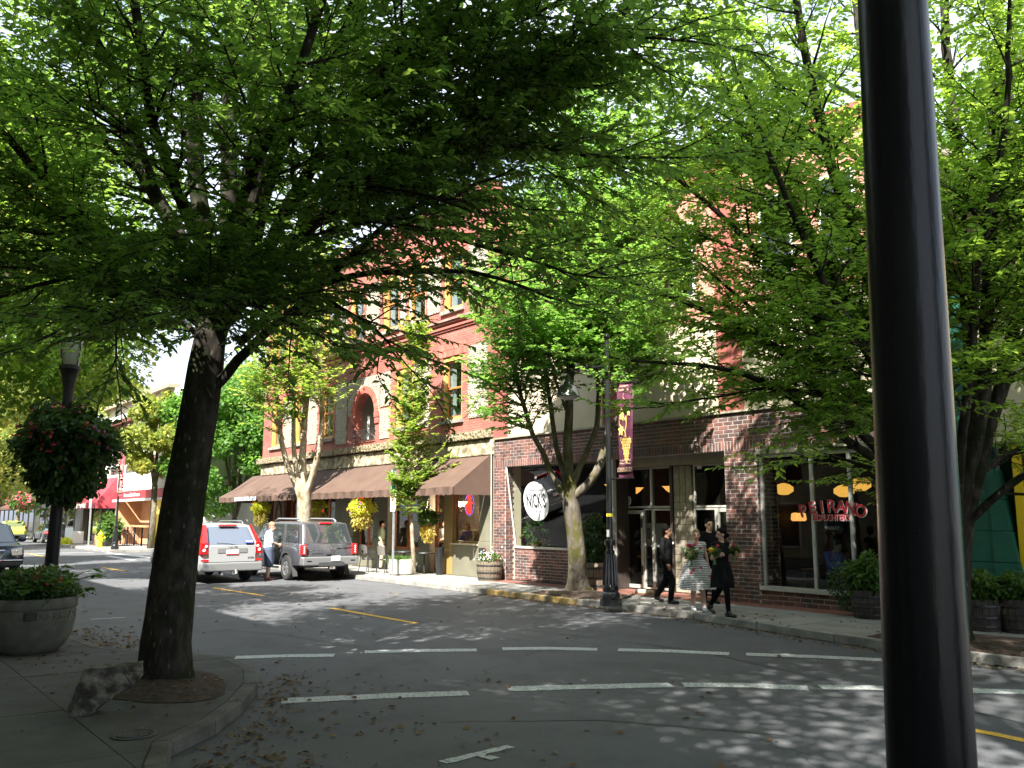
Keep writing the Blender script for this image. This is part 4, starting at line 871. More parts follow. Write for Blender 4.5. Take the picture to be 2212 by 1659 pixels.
def resample(P,step):
    P=np.array(P,float); d=np.r_[0,np.cumsum(np.linalg.norm(np.diff(P,axis=0),axis=1))]; n=max(2,int(d[-1]/step)+1); s=np.linspace(0,d[-1],n)
    # Catmull-like smoothing by double interpolation
    Q=np.stack([np.interp(s,d,P[:,k]) for k in range(3)],1)
    for _ in range(2): Q[1:-1]=(Q[:-2]+2*Q[1:-1]+Q[2:])/4
    return Q,d[-1]
class Tree:
    def __init__(s,axis,rngseed=0): s.tubes=[]; s.tw=1; s.LP=[];s.LD=[];s.LN=[];s.LS=[]; s.axis=np.array(axis,float); s.g=np.random.default_rng(rngseed)
    def limb(s,pts,r0,r1,jit=.05,n=8,r_pow=1.,flare=0):
        Q,L=resample(pts,.3); g=s.g
        if jit: 
            w=g.normal(0,jit,(len(Q),3)); w=np.cumsum(w,axis=0)*.35; w-=np.linspace(0,1,len(Q))[:,None]*w[-1]; Q=Q+w
        r=r0+(r1-r0)*np.linspace(0,1,len(Q))**r_pow+flare*np.exp(-np.arange(len(Q))*.3/.28); s.tubes.append((Q,r,n)); return Q,r
    def twig(s,p,d,L,ls,flat=.85):
        g=s.g; n=max(2,int(L/.16)); pts=[p]; dd=d.copy()
        for i in range(n):
            dd=vn(dd+g.normal(0,.13,3)+np.array([0,0,-.03])); pts.append(pts[-1]+dd*L/n)
        (s.tubes.append((np.array(pts),np.linspace(.007,.003,len(pts)),3)) if s.g.random()<s.tw else None)
        # leaves alternate in a flat spray
        Q=np.array(pts); k=int(L/s.lsp); t=np.linspace(.12,1,k)*(len(Q)-1)
        i0=np.minimum(t.astype(int),len(Q)-2); fr=(t-i0)[:,None]; P=Q[i0]*(1-fr)+Q[i0+1]*fr
        T=Q[i0+1]-Q[i0]; T/=np.linalg.norm(T,axis=1,keepdims=True)+1e-9
        up=np.array([0,0,1.]); side=np.cross(T,up); side/=np.linalg.norm(side,axis=1,keepdims=True)+1e-9
        sg=np.where(np.arange(k)%2==0,1,-1)[:,None]
        D=T*.62+side*sg*.78+g.normal(0,.22,(k,3))+np.array([0,0,-.16]); N=np.tile(up,(k,1))+g.normal(0,.33,(k,3))*(1.6-flat)
        s.LP.append(P); s.LD.append(D); s.LN.append(N); s.LS.append(ls*g.uniform(.45,1.28,k)*g.uniform(.8,1.1))
    def branch(s,p,d,L,r,ls,tw_sp=.17,twL=(.3,.65),lvl=2,horiz=.5):
        g=s.g; n=max(3,int(L/.28)); pts=[p]; dd=d.copy()
        for i in range(n):
            out=dd*np.array([1,1,0]); out=vn(out+1e-6)
            dd=vn(dd+out*.05*horiz+g.normal(0,.10,3)+np.array([0,0,.02])); pts.append(pts[-1]+dd*L/n)
        Q=np.array(pts); s.tubes.append((Q,np.linspace(r,.005,len(Q)),4 if r<.03 else 5))
        k=int(L/tw_sp)
        for j in range(k):
            t=.12+.88*(j+g.uniform(0,1))/k; x=t*(len(Q)-1); i0=min(int(x),len(Q)-2); pp=Q[i0]+(Q[i0+1]-Q[i0])*(x-i0); T=vn(Q[i0+1]-Q[i0])
            side=vn(np.cross(T,[0,0,1.])); sg=1 if j%2 else -1
            dd=vn(T*.75+side*sg*g.uniform(.45,1.0)+np.array([0,0,g.normal(.03,.2)])); Lw=g.uniform(*twL)*(1.15-.5*t)
            if lvl>2 and L>1.2 and t<.75 and g.random()<.55: s.branch(pp,dd,L*g.uniform(.3,.5),r*.45,ls,tw_sp,twL,2,horiz)
            else: s.twig(pp,dd,Lw,ls)
        s.twig(Q[-1],vn(Q[-1]-Q[-2]),twL[1],ls)
    def dress(s,Q,r,sp,bl,ls,t0=.25,horiz=.5,lvl=3,outb=.45,**k):
        """branches off a limb"""
        g=s.g; seg=np.linalg.norm(np.diff(Q,axis=0),axis=1); cs=np.r_[0,np.cumsum(seg)]; L=cs[-1]; n=max(1,int(L*(1-t0)/sp)); ph=g.uniform(0,6.28)
        for j in range(n):
            t=(t0+(1-t0)*(j+g.uniform(.2,.8))/n); i0=min(np.searchsorted(cs,t*L)-1,len(Q)-2); i0=max(0,i0); p=Q[i0]+(Q[i0+1]-Q[i0])*.5; T=vn(Q[i0+1]-Q[i0])
            ph+=2.4; a=vn(np.cross(T,[.3,.2,1.])); b=np.cross(T,a); perp=a*math.cos(ph)+b*math.sin(ph); perp[2]*=(1-horiz*.8)
            out=p-s.axis; out[2]=0; out=vn(out)
            d=vn(T*.55+vn(perp)*.75+out*outb+np.array([0,0,g.uniform(-.12,.12)])); LL=bl*g.uniform(.65,1.2)*(1.15-.65*t)
            s.branch(p,d,LL,max(.012,float(r[i0])*.4),ls,lvl=lvl,horiz=horiz,**k)
        s.branch(Q[-1],vn(Q[-1]-Q[-2]),bl*.6,float(r[-1]),ls,lvl=2,horiz=horiz,**k)
    def build(s,name,label,bk,lm,base,group=None,wid=.6,quad=False,lname='crown'):
        root=empty(name,base,0,label,'tree',group); o=np.array(base)
        Vs=[];Fs=[];k0=0
        for Q,r,n in s.tubes:
            m=len(Q); T=np.gradient(Q,axis=0); T/=np.linalg.norm(T,axis=1,keepdims=True)+1e-9
            ref=np.array([0,0,1.]) if abs(T[0][2])<.8 else np.array([1.,0,0]); A=ref-T*(T@ref)[:,None]; A/=np.linalg.norm(A,axis=1,keepdims=True)+1e-9; B=np.cross(T,A)
            th=np.arange(n)*2*math.pi/n; rr=np.array(r)[:,None]
            if n>=8: rr=rr*(1+.07*np.sin(3*th+Q[:,2:3]*1.3)+s.g.normal(0,.018,(m,n)))
            else: rr=np.repeat(rr,n,1)
            ring=Q[:,None,:]+(A[:,None,:]*np.cos(th)[None,:,None]+B[:,None,:]*np.sin(th)[None,:,None])*rr[:,:,None]
            Vs.append(ring.reshape(-1,3)); i=np.arange(m-1)[:,None]*n; j=np.arange(n)[None,:]; j2=(j+1)%n
            Fs.append(np.stack([i+j,i+j2,i+n+j2,i+n+j],-1).reshape(-1,4)+k0); k0+=m*n
        fast('trunk',np.concatenate(Vs)-o,np.concatenate(Fs),bk,root,smooth=True)
        P=np.concatenate(s.LP)-o; leaves(lname,P,np.concatenate(s.LD),np.concatenate(s.LN),np.concatenate(s.LS),lm,root,wid=wid,quad=quad); s.nl=len(P)
        print(name,'leaves',len(P),'tubes',len(s.tubes)); return root
def D3(*a):  # (px,py,depth)
    return [dp(*p) for p in a]
# ---- near hornbeam (left foreground)
T=Tree((-11.2,3.5,0),3); T.tw=.8; T.lsp=.031
tb=gp(362,1478,.12); dt=float((tb-CAM)@fw)
Q,r=T.limb([tb+np.array([0,0,-.12]),*D3((365,1400,dt+.02),(372,1330,dt+.05),(385,1200,11.0),(395,1080,11.1),(416,960,11.15),(432,880,11.2),(446,790,11.25),(462,700,11.3),(478,640,11.35))],.275,.17,jit=.02,n=16,flare=.12,r_pow=2.2)
L=[ # (points, r0, r1)
 ([(468,720,11.3),(404,674,11.2),(305,597,10.9),(225,548,10.6),(180,476,10.3),(90,382,9.9),(20,300,9.6),(-60,220,9.2)],.10,.03),
 ([(305,597,10.9),(230,590,10.6),(130,600,10.2),(30,640,9.9),(-40,650,9.6)],.04,.015),
 ([(465,690,11.3),(427,584,11.4),(350,449,11.7),(292,341,12.0),(251,251,12.3),(197,171,12.5),(150,60,12.7),(120,-60,12.9)],.12,.05),
 ([(350,449,11.7),(300,300,11.2),(225,110,10.8),(150,-10,10.4)],.06,.03),
 ([(470,680,11.4),(440,500,12.0),(425,330,12.3),(430,135,12.6),(440,-100,13),(420,-500,13.4),(430,-900,13.6)],.13,.08),
 ([(475,680,11.5),(500,480,11.9),(507,180,12.2),(520,-100,12.6),(560,-500,13),(600,-900,13)],.12,.09),
 ([(480,670,11.3),(545,480,11.2),(552,180,11.2),(561,-100,11.2),(600,-500,11.3),(590,-1000,11.5)],.14,.10),
 ([(487,680,11.2),(539,584,11.0),(584,368,10.6),(629,292,10.3),(664,202,10.1),(745,76,9.8),(810,-60,9.5),(950,-400,9.2),(1080,-800,9)],.10,.05),
 ([(490,690,11.1),(575,560,10.6),(640,430,10.2),(700,330,9.8),(790,200,9.4),(930,60,9.0),(1080,-150,8.7),(1250,-450,8.4)],.10,.03),
 ([(490,700,11.2),(600,580,10.9),(700,460,10.7),(860,400,10.4),(938,332,10.2),(1140,220,9.9),(1217,162,9.8),(1284,100,9.7),(1400,-30,9.6)],.09,.03),
 ([(640,520,10.8),(745,300,10.5),(849,256,10.3),(1015,206,10.0),(1127,171,9.8),(1250,190,9.6)],.05,.014),
 ([(800,420,10.4),(900,310,10.1),(1037,292,9.8),(1194,314,9.6),(1284,341,9.4),(1464,341,9.2)],.045,.012),
 ([(520,740,11.2),(620,650,10.9),(745,590,10.5),(900,585,10.2),(1060,589,9.9),(1180,640,9.6)],.06,.014),
 ([(450,850,11.2),(500,800,11.1),(540,760,10.9),(590,710,10.6),(690,640,10.2),(800,520,9.9),(900,440,9.6),(1080,380,9.3)],.07,.014),
 ([(700,640,10.2),(780,690,9.8),(850,740,9.5),(880,790,9.3)],.025,.008),
 ([(488,700,11.2),(560,600,11.6),(680,460,12.2),(800,370,12.8),(950,290,13.4),(1100,180,14)],.08,.03),
 ([(480,690,11.4),(470,560,12.2),(520,400,13.2),(600,200,14)],.09,.04),
 ([(470,700,11.2),(420,640,10.4),(340,600,9.6),(240,640,8.9),(150,700,8.4)],.05,.014),
 ([(478,700,11.1),(470,600,10.2),(500,480,9.3),(560,330,8.6),(640,160,8),(760,-200,7.6),(850,-600,7.4)],.07,.025),
 ([(478,700,11.1),(440,560,10.3),(380,420,9.4),(320,260,8.7),(300,60,8.2),(250,-300,8),(200,-700,8)],.07,.025),
 ([(700,460,10.7),(850,480,10.2),(1000,520,9.8),(1130,560,9.4),(1290,600,9.1)],.035,.01),
 ([(225,548,10.6),(120,500,10.2),(0,480,9.9)],.03,.012),
 ([(470,700,11.1),(430,660,10.3),(370,640,9.4),(300,660,8.6),(230,700,8.0)],.035,.008),
 ([(475,700,11.1),(500,660,10.2),(560,660,9.3),(640,700,8.6),(700,730,8.1)],.035,.008),
 ([(470,690,11.1),(460,640,10.1),(450,620,9.1),(430,640,8.3)],.03,.008),
 ([(480,690,11.3),(560,600,11.9),(680,560,12.6),(820,560,13.2),(950,600,13.6)],.045,.01),
 ([(480,690,11.1),(560,580,10.2),(680,500,9.4),(820,470,8.8),(950,500,8.4)],.04,.01),
 ([(629,420,10.3),(760,400,9.6),(900,420,9.1),(1040,460,8.7)],.035,.01),
 ([(700,330,9.8),(850,330,10.6),(1000,380,11.3),(1130,450,11.8)],.035,.01),
 ([(404,674,11.2),(330,680,10.6),(230,700,10.1),(130,690,9.7)],.03,.008),
 ([(440,740,11.2),(400,700,11.9),(320,690,12.6),(220,720,13.2)],.035,.01),
 ([(860,400,10.4),(1000,270,9.6),(1150,120,9.0),(1330,60,8.6),(1500,90,8.3)],.035,.012),
 ([(800,200,9.4),(950,160,9.0),(1100,60,8.6),(1250,-20,8.3)],.03,.012),
 ([(300,300,11.2),(180,220,10.6),(60,160,10.2),(-40,60,9.9)],.04,.014),
 ([(425,330,12.3),(330,200,12.6),(280,60,12.9),(270,-80,13.2)],.05,.02),
]
for li,(pts,r0,r1) in enumerate(L):
    Q,r=T.limb(D3(*pts),r0,r1,jit=.035,n=8 if r0>.05 else 6); ymean=np.mean([q_[1] for q_ in pts[-3:]]); xe=pts[-1][0]
    lowf=.72 if (xe>650 and ymean>430) else (.9 if xe>650 and ymean>300 else 1.)
    T.dress(Q,r,.21/lowf**.5,1.45*lowf,.095,t0=.26 if r0>.055 else .08,horiz=.9,lvl=3,twL=(.3,.65),tw_sp=.115)
near_tree=T.build('street_tree','dark mossy multi stemmed tree in the near pavement bulb with low spreading sprays',BARKN,LEAF_N,tuple(tb))
# ---- big spreading tree behind the black pole
T=Tree((-6.9,13.7,0),5); T.tw=.55; T.lsp=.034
b=gp(2050,1392,.12)
Q,r=T.limb([b,*D3((2052,1300,13.3),(2058,1200,13.3),(2066,1130,13.3))],.26,.24,jit=.02,n=14,flare=.16)
L=[([(2060,1160,13.3),(2000,1080,13.3),(1930,1010,13.2),(1850,960,13.1),(1740,870,12.9),(1600,800,12.6),(1480,790,12.3),(1380,780,12.0)],.09,.018),
 ([(2060,1160,13.3),(1980,1050,13.2),(1890,960,13.2),(1800,860,13.3),(1700,760,13.4),(1580,690,13.5),(1440,640,13.6),(1300,590,13.7)],.10,.02),
 ([(2062,1150,13.3),(1990,1020,13.3),(1880,880,13.4),(1790,740,13.5),(1700,610,13.6),(1600,500,13.7),(1480,400,13.8)],.11,.03),
 ([(2062,1150,13.3),(2000,980,13.4),(1900,800,13.5),(1830,640,13.6),(1740,480,13.8),(1640,330,14),(1560,180,14.2),(1500,40,14.3)],.12,.04),
 ([(2064,1150,13.3),(2010,950,13.3),(1930,740,13.2),(1870,560,13.1),(1810,380,13.0),(1760,180,13),(1720,0,13),(1700,-120,13)],.11,.05),
 ([(2066,1150,13.4),(2030,900,13.8),(1960,650,14.2),(1900,400,14.6),(1860,150,15),(1830,-80,15.4)],.11,.05),
 ([(2070,1150,13.3),(2090,980,13.4),(2105,850,13.5),(2095,640,13.6),(2075,420,13.7),(2050,180,13.8),(2040,-60,14)],.13,.06),
 ([(2070,1150,13.3),(2100,980,13.1),(2125,860,13.0),(2130,640,12.9),(2135,400,12.8),(2150,150,12.8),(2160,-60,12.8)],.12,.06),
 ([(2075,1150,13.3),(2130,960,13.2),(2170,850,13.1),(2195,700,13.0),(2230,520,12.9),(2290,300,12.8),(2350,50,12.7)],.13,.05),
 ([(2080,1140,13.3),(2140,1080,13.0),(2190,1030,12.8),(2260,990,12.5),(2400,930,12.1)],.07,.03),
 ([(2100,1050,13.3),(2150,990,13.5),(2230,960,13.7),(2350,900,14)],.05,.02),
 ([(2062,1150,13.2),(1980,960,12.3),(1880,760,11.5),(1780,600,10.9),(1700,420,10.4),(1640,280,10)],.08,.03),
 ([(2070,1150,13.2),(2080,900,12.3),(2110,600,11.6),(2160,300,11),(2180,60,10.7)],.08,.03),
 ([(1800,860,13.3),(1660,830,13.0),(1530,860,12.7),(1420,880,12.4)],.035,.01),
 ([(1880,880,13.4),(1740,790,13.9),(1600,640,14.4),(1500,560,14.8),(1390,480,15)],.05,.014),
 ([(1830,640,13.6),(1680,440,14.4),(1520,280,15.2),(1400,120,15.8),(1350,-40,16.2)],.06,.02),
 ([(1900,400,14.6),(1760,250,15.4),(1640,100,16),(1560,-60,16.4)],.05,.02),
 ([(2130,640,12.9),(2190,450,12.4),(2220,250,12),(2230,40,11.8)],.05,.02),
 ([(2095,640,13.6),(2150,430,14.4),(2190,200,15),(2200,-50,15.4)],.05,.02),
 ([(2062,1170,13.3),(1960,1040,13.7),(1860,1000,14.1),(1760,980,14.5),(1680,1000,14.8)],.05,.012)]
for pts,r0,r1 in L:
    Q,r=T.limb(D3(*pts),r0,r1,jit=.035,n=8 if r0>.05 else 6); ymean=np.mean([q_[1] for q_ in pts[-3:]]); xe=pts[-1][0]
    lowf=.5 if (xe<1900 and ymean>740) else (.75 if xe<1900 and ymean>560 else 1.)
    T.dress(Q,r,.21,1.6*lowf,.105,t0=.28 if r0>.06 else .12,horiz=.85,lvl=3,twL=(.3,.65),tw_sp=.115)
T.build('street_tree','broad many limbed street tree standing right behind the black pole',BARKN,LEAF_R,tuple(b))
# ---- tree in front of the cafe window
T=Tree((-17.07,15.28,0),8); T.tw=.4; T.lsp=.045
b=gp(1250,1283,.12)
T.limb([b,*D3((1246,1200,22.3),(1240,1130,22.3),(1226,1070,22.3),(1228,1040,22.3))],.235,.20,jit=.02,n=14,flare=.2)
L=[([(1222,1080,22.3),(1196,1040,22.3),(1180,980,22.3),(1158,950,22.3),(1130,870,22.2),(1110,790,22.1),(1090,700,22),(1075,600,22)],.10,.03),
 ([(1224,1060,22.3),(1205,990,22.4),(1195,950,22.5),(1180,860,22.7),(1170,760,22.9),(1160,600,23),(1150,450,23)],.09,.03),
 ([(1228,1060,22.3),(1222,950,22.3),(1226,870,22.3),(1232,760,22.3),(1226,600,22.3),(1220,420,22.3),(1215,250,22.3)],.15,.05),
 ([(1232,1060,22.3),(1262,980,22.6),(1290,930,22.8),(1296,850,23),(1285,700,23.2),(1270,520,23.4),(1260,330,23.5)],.10,.04),
 ([(1238,1075,22.3),(1280,1040,22.1),(1312,985,22),(1322,900,22),(1308,800,22),(1304,680,22),(1290,560,22),(1300,400,22),(1310,200,22)],.14,.05),
 ([(1312,960,22),(1335,900,21.7),(1350,840,21.5),(1380,760,21.3),(1400,640,21)],.06,.02),
 ([(1226,900,22.3),(1190,780,21.4),(1150,700,20.8),(1110,620,20.3)],.05,.02),
 ([(1300,800,22),(1340,650,22.6),(1370,480,23),(1390,300,23.4)],.06,.02)]
for pts,r0,r1 in L:
    Q,r=T.limb(D3(*pts),r0*.82,r1*.8,jit=.04,n=8)
    T.dress(Q,r,.065,1.35,.13,t0=.32,horiz=.3,lvl=3,twL=(.3,.6),tw_sp=.13,outb=.3)
T.build('street_tree','grey barked forked maple in front of the oval cafe sign beside the lamp post',BARKT,LEAF_M,tuple(b),wid=.85)
# ---- pale barked maple behind the grey suv
T=Tree((-33.8,15.6,0),9); T.tw=.2; T.lsp=.06
b=gp(661,1222,.12)
T.limb([b,*D3((658,1120,35.6),(656,1060,35.6))],.30,.28,jit=.02,n=12)
L=[([(650,1075,35.6),(625,1010,35.5),(612,950,35.4),(608,880,35.3),(600,800,35.2),(590,700,35)],.13,.04),
 ([(652,1070,35.6),(640,1000,35.6),(636,940,35.6),(640,850,35.6),(645,740,35.6),(640,600,35.6)],.11,.04),
 ([(656,1070,35.6),(655,980,35.7),(660,900,35.8),(672,800,36),(668,680,36),(660,540,36)],.16,.05),
 ([(662,1070,35.6),(685,1010,35.4),(697,960,35.3),(700,880,35.2),(690,800,35.1),(690,700,35),(700,560,35)],.13,.05),
 ([(612,950,35.4),(580,860,34.8),(560,780,34.4)],.06,.02)]
for pts,r0,r1 in L:
    Q,r=T.limb(D3(*pts),r0,r1,jit=.05,n=8); T.dress(Q,r,.11,1.3,.17,t0=.36,horiz=.3,lvl=3,twL=(.35,.7),tw_sp=.16,outb=.3)
T.build('street_tree','pale barked maple with yellowing leaves rising behind the grey SUV',BARKP,LEAF_Y if False else LG('light_maple_leaf',[(0,(.06,.12,.025)),(.4,(.10,.17,.035)),(.8,(.16,.22,.045)),(1,(.32,.26,.05))],trans=.5),tuple(b),wid=.9,quad=True)
# ---- sapling by the parking sign
T=Tree((-26.0,15.88,0),10); T.tw=.3; T.lsp=.028
b=gp(895,1243,.12)
Q,r=T.limb([b,*D3((892,1180,29.7),(888,1110,29.7),(890,1000,29.7),(893,900,29.7),(898,800,29.7),(902,700,29.7))],.075,.02,jit=.03,n=8)
g_=T.g
for i in range(230):
    t=g_.uniform(.26,1.0); p=Q[int(t*(len(Q)-1))]; a=g_.uniform(0,6.28); w=.78*(1-((t-.45)/.62)**2*.7); T.branch(p,vn(np.array([math.cos(a),math.sin(a),.75])),max(.25,w*g_.uniform(.75,1.1)),.012,.13,tw_sp=.12,twL=(.14,.3),horiz=.1)
for i in range(5): T.branch(Q[int(.42*(len(Q)-1))],vn(np.array([.7,.5,.25+.05*i])),g_.uniform(.9,1.5),.012,.12,tw_sp=.18,twL=(.14,.3),horiz=.1)
T.build('sapling','slim young maple with white painted stem beside the parking sign',BARKP,MATS['light_maple_leaf'],tuple(b),wid=.9)
# ---- generic background trees : trunk + forks + crown of leaf clumps
def bgtree(label,x,y,h,rad,z0,lm,bk,seed,n=9000,ls=.3,tr=.2,lobes=9,group='street trees further down the street'):
    g=np.random.default_rng(seed); root=empty('street_tree',(x,y,.12),0,label,'tree',group); mb=MB(); fork=z0*.85
    mb.tube([(0,0,-.1),(g.normal(0,.05),g.normal(0,.05),fork*.5),(0,0,fork)],[tr*1.3,tr,tr*.9],9)
    tips=[]
    for i in range(7):
        a=i*.9+g.uniform(-.3,.3); rr=rad*g.uniform(.25,.6); e=(rr*math.cos(a),rr*math.sin(a),h*g.uniform(.7,.95)); mb.tube([(0,0,fork*.95),(e[0]*.35,e[1]*.35,fork+(e[2]-fork)*.4),e],[tr*.6,tr*.35,.03],6); tips.append(e)
    mb.build('trunk',bk,root,smooth=True)
    C=[];Rr=[]
    for i in range(lobes*3):
        t=g.uniform(0,1); z=z0+(h-z0)*t; w=rad*math.sin(math.pi*(.18+.74*t))**.7; a=g.uniform(0,6.28); q=w*g.uniform(.35,.9); C.append((q*math.cos(a),q*math.sin(a),z)); Rr.append(rad*g.uniform(.2,.38))
    C=np.array(C);Rr=np.array(Rr); idx=g.integers(len(C),size=n); u=g.normal(0,1,(n,3)); u/=np.linalg.norm(u,axis=1,keepdims=True); P=C[idx]+u*(Rr[idx]*g.uniform(.55,1.05,n))[:,None]*np.array([1,1,.75])
    D=u*.6+g.normal(0,.5,(n,3))+np.array([0,0,-.25]); N=g.normal(0,.5,(n,3))+np.array([0,0,.8]); leaves('crown',P,D,N,ls*g.uniform(.6,1.2,n),lm,root,wid=.8,quad=True); return root
bgtree('yellow leaved street tree nearest behind the flower basket lamp',-45,3.6,12.5,4.6,3.6,LEAF_Y,BARKT,21,n=26000,ls=.22)
bgtree('green tree at the street corner beyond the brown awning',-55.9,20.8,11,4.6,2.2,LEAF_M,BARKT,22,n=30000,ls=.28,lobes=14)
bgtree('second green tree further down the side street',-55.8,28.5,13,5,2.2,LEAF_M,BARKT,28,n=20000,ls=.34,lobes=12)
bgtree('third green tree deep in the side street',-55.5,38,14,6,2.2,LEAF_Y,BARKT,41,n=16000,ls=.45,lobes=12)
bgtree('tall yellow leaved tree whose crown leans in from the left edge',-33,2.2,15,6.3,4.8,LEAF_Y,BARKT,33,n=42000,ls=.2,lobes=12)
bgtree('yellow green tree in front of the white corner building',-57.8,16.3,9.5,2.3,4.6,LEAF_Y,BARKT,23,n=9000,ls=.26)
bgtree('tall golden tree above the maroon awning',-79,14.6,17,6.2,4.6,LEAF_Y,BARKP,24,n=26000,ls=.34,lobes=14)
bgtree('big pale green tree far left over the lime car',-98,15,20,8,4,LEAF_M,BARKT,25,n=24000,ls=.42,lobes=14)
bgtree('second yellow green tree on the near kerb far down the street',-66,3.6,15,6,4,LEAF_Y,BARKT,26,n=26000,ls=.3,lobes=14)
bgtree('hazy green tree at the end of the street',-122,11,22,11,3,LEAF_Y,BARKT,27,n=24000,ls=.55)
bgtree('green tree behind the roof of the red building',-48,30,14,5,4,LEAF_M,BARKT,29,n=12000,ls=.4)
bgtree('tall tree showing above the roof of the brick shop building',-24,31,19,6.5,7,LEAF_M,BARKT,38,n=26000,ls=.3)
bgtree('tall tree behind the shops at the right of the picture',-9,33,20,7,6,LEAF_M,BARKT,39,n=26000,ls=.3)
bgtree('far yellow tree closing the street view',-140,5,16,8,3,LEAF_Y,BARKT,30,n=12000,ls=.7)
# out-of-frame trees, added and sized for the shade they cast on the foreground
bgtree('tall leafy near kerb tree just outside the right of the frame',1.2,2.6,17,8.2,8.2,LEAF_R,BARKT,31,n=66000,ls=.185,lobes=18,tr=.28,group='shade trees added out of view')
bgtree('very tall unseen shade tree with its crown high above the photographer',-6.2,-.9,18,7.5,10.2,LEAF_R,BARKT,37,n=16000,ls=.17,lobes=16,tr=.28,group='shade trees added out of view')
bgtree('green leaved near kerb tree just outside the left of the frame',-20,1.5,10.5,4.3,4.6,LEAF_R,BARKT,35,n=42000,ls=.13,lobes=14,group='shade trees added out of view')
# ================================================================ VEHICLES
TYRE=mat('tyre_rubber',(.018,.018,.018),(.03,.03,.03),scale=12,rough=.85,pos=False)
RIM=mat('alloy_rim',(.5,.51,.53),rough=.3,metal=.85)
CGL=mat('tinted_car_glass',(.03,.035,.04),rough=.04,spec=.9,coat=.6)
CGB=mat('clear_car_glass',(.12,.17,.2),rough=.04,spec=.9,coat=.6)
REDL=mat('red_tail_lens',(.55,.012,.015),rough=.15,coat=.6)
CLR=mat('clear_lens',(.75,.75,.74),rough=.1,coat=.7)
DKPL=mat('dark_plastic',(.045,.047,.05),rough=.6)
GYPL=mat('grey_plastic',(.16,.165,.17),rough=.55)
CHR=mat('chrome',(.75,.75,.76),rough=.12,metal=1)
PLATE=mat('plate_white',(.75,.75,.72),rough=.5)
def wheel(root,x,y,r,w,side,spokes=6):
    e=empty('wheel',(x,y,r)); e.parent=root
    prof=[(r*.62,-w/2),(r*.9,-w/2),(r*.98,-w/2+.03),(r,-w/2+.07),(r,w/2-.07),(r*.98,w/2-.03),(r*.9,w/2),(r*.62,w/2)]
    mb=MB().lathe(prof,n=28,cap=False); mb.build('tyre',TYRE,e,smooth='auto',rot=(R(90),0,0))
    o=w/2-.035
    m=MB().lathe([(r*.64,-w/2+.01),(r*.64,o+.03),(r*.58,o+.03),(r*.58,o-.08)],n=28,cap=False); m.lathe([(r*.6,o-.1),(0,o-.1)],n=20,cap=False)
    m.lathe([(r*.15,o-.09),(r*.15,o+.0),(0,o+.01)],n=14,cap=False)
    for k in range(spokes):
        a=2*math.pi*k/spokes; ca,sa=math.cos(a),math.sin(a); P=[]
        for rr,hw,zz in ((r*.1,.04,o-.005),(r*.6,.055,o+.015)):
            P+=[(rr*ca-hw*sa,rr*sa+hw*ca,zz),(rr*ca+hw*sa,rr*sa-hw*ca,zz)]
        P+=[(p[0],p[1],p[2]-.05) for p in P]; m.add(P,[(0,1,3,2),(4,6,7,5),(0,2,6,4),(1,5,7,3),(2,3,7,6)])
    m.build('rim',RIM,e,smooth='auto',rot=(R(90) if side<0 else R(-90),0,0)); return e
def arc(cx,r,z0,n=9,rev=False):
    a0=math.asin(max(-1,min(1,(z0-r*.93)/ (r*1.18)))); pts=[]
    R_=r*1.2; zc=r
    th0=math.asin((z0-zc)/R_); 
    for k in range(n+1):
        t=math.pi-th0+(2*th0-math.pi)*k/n if not rev else th0+(math.pi-2*th0)*k/n
        pts.append((cx+R_*math.cos(t),zc+R_*math.sin(t)))
    return pts
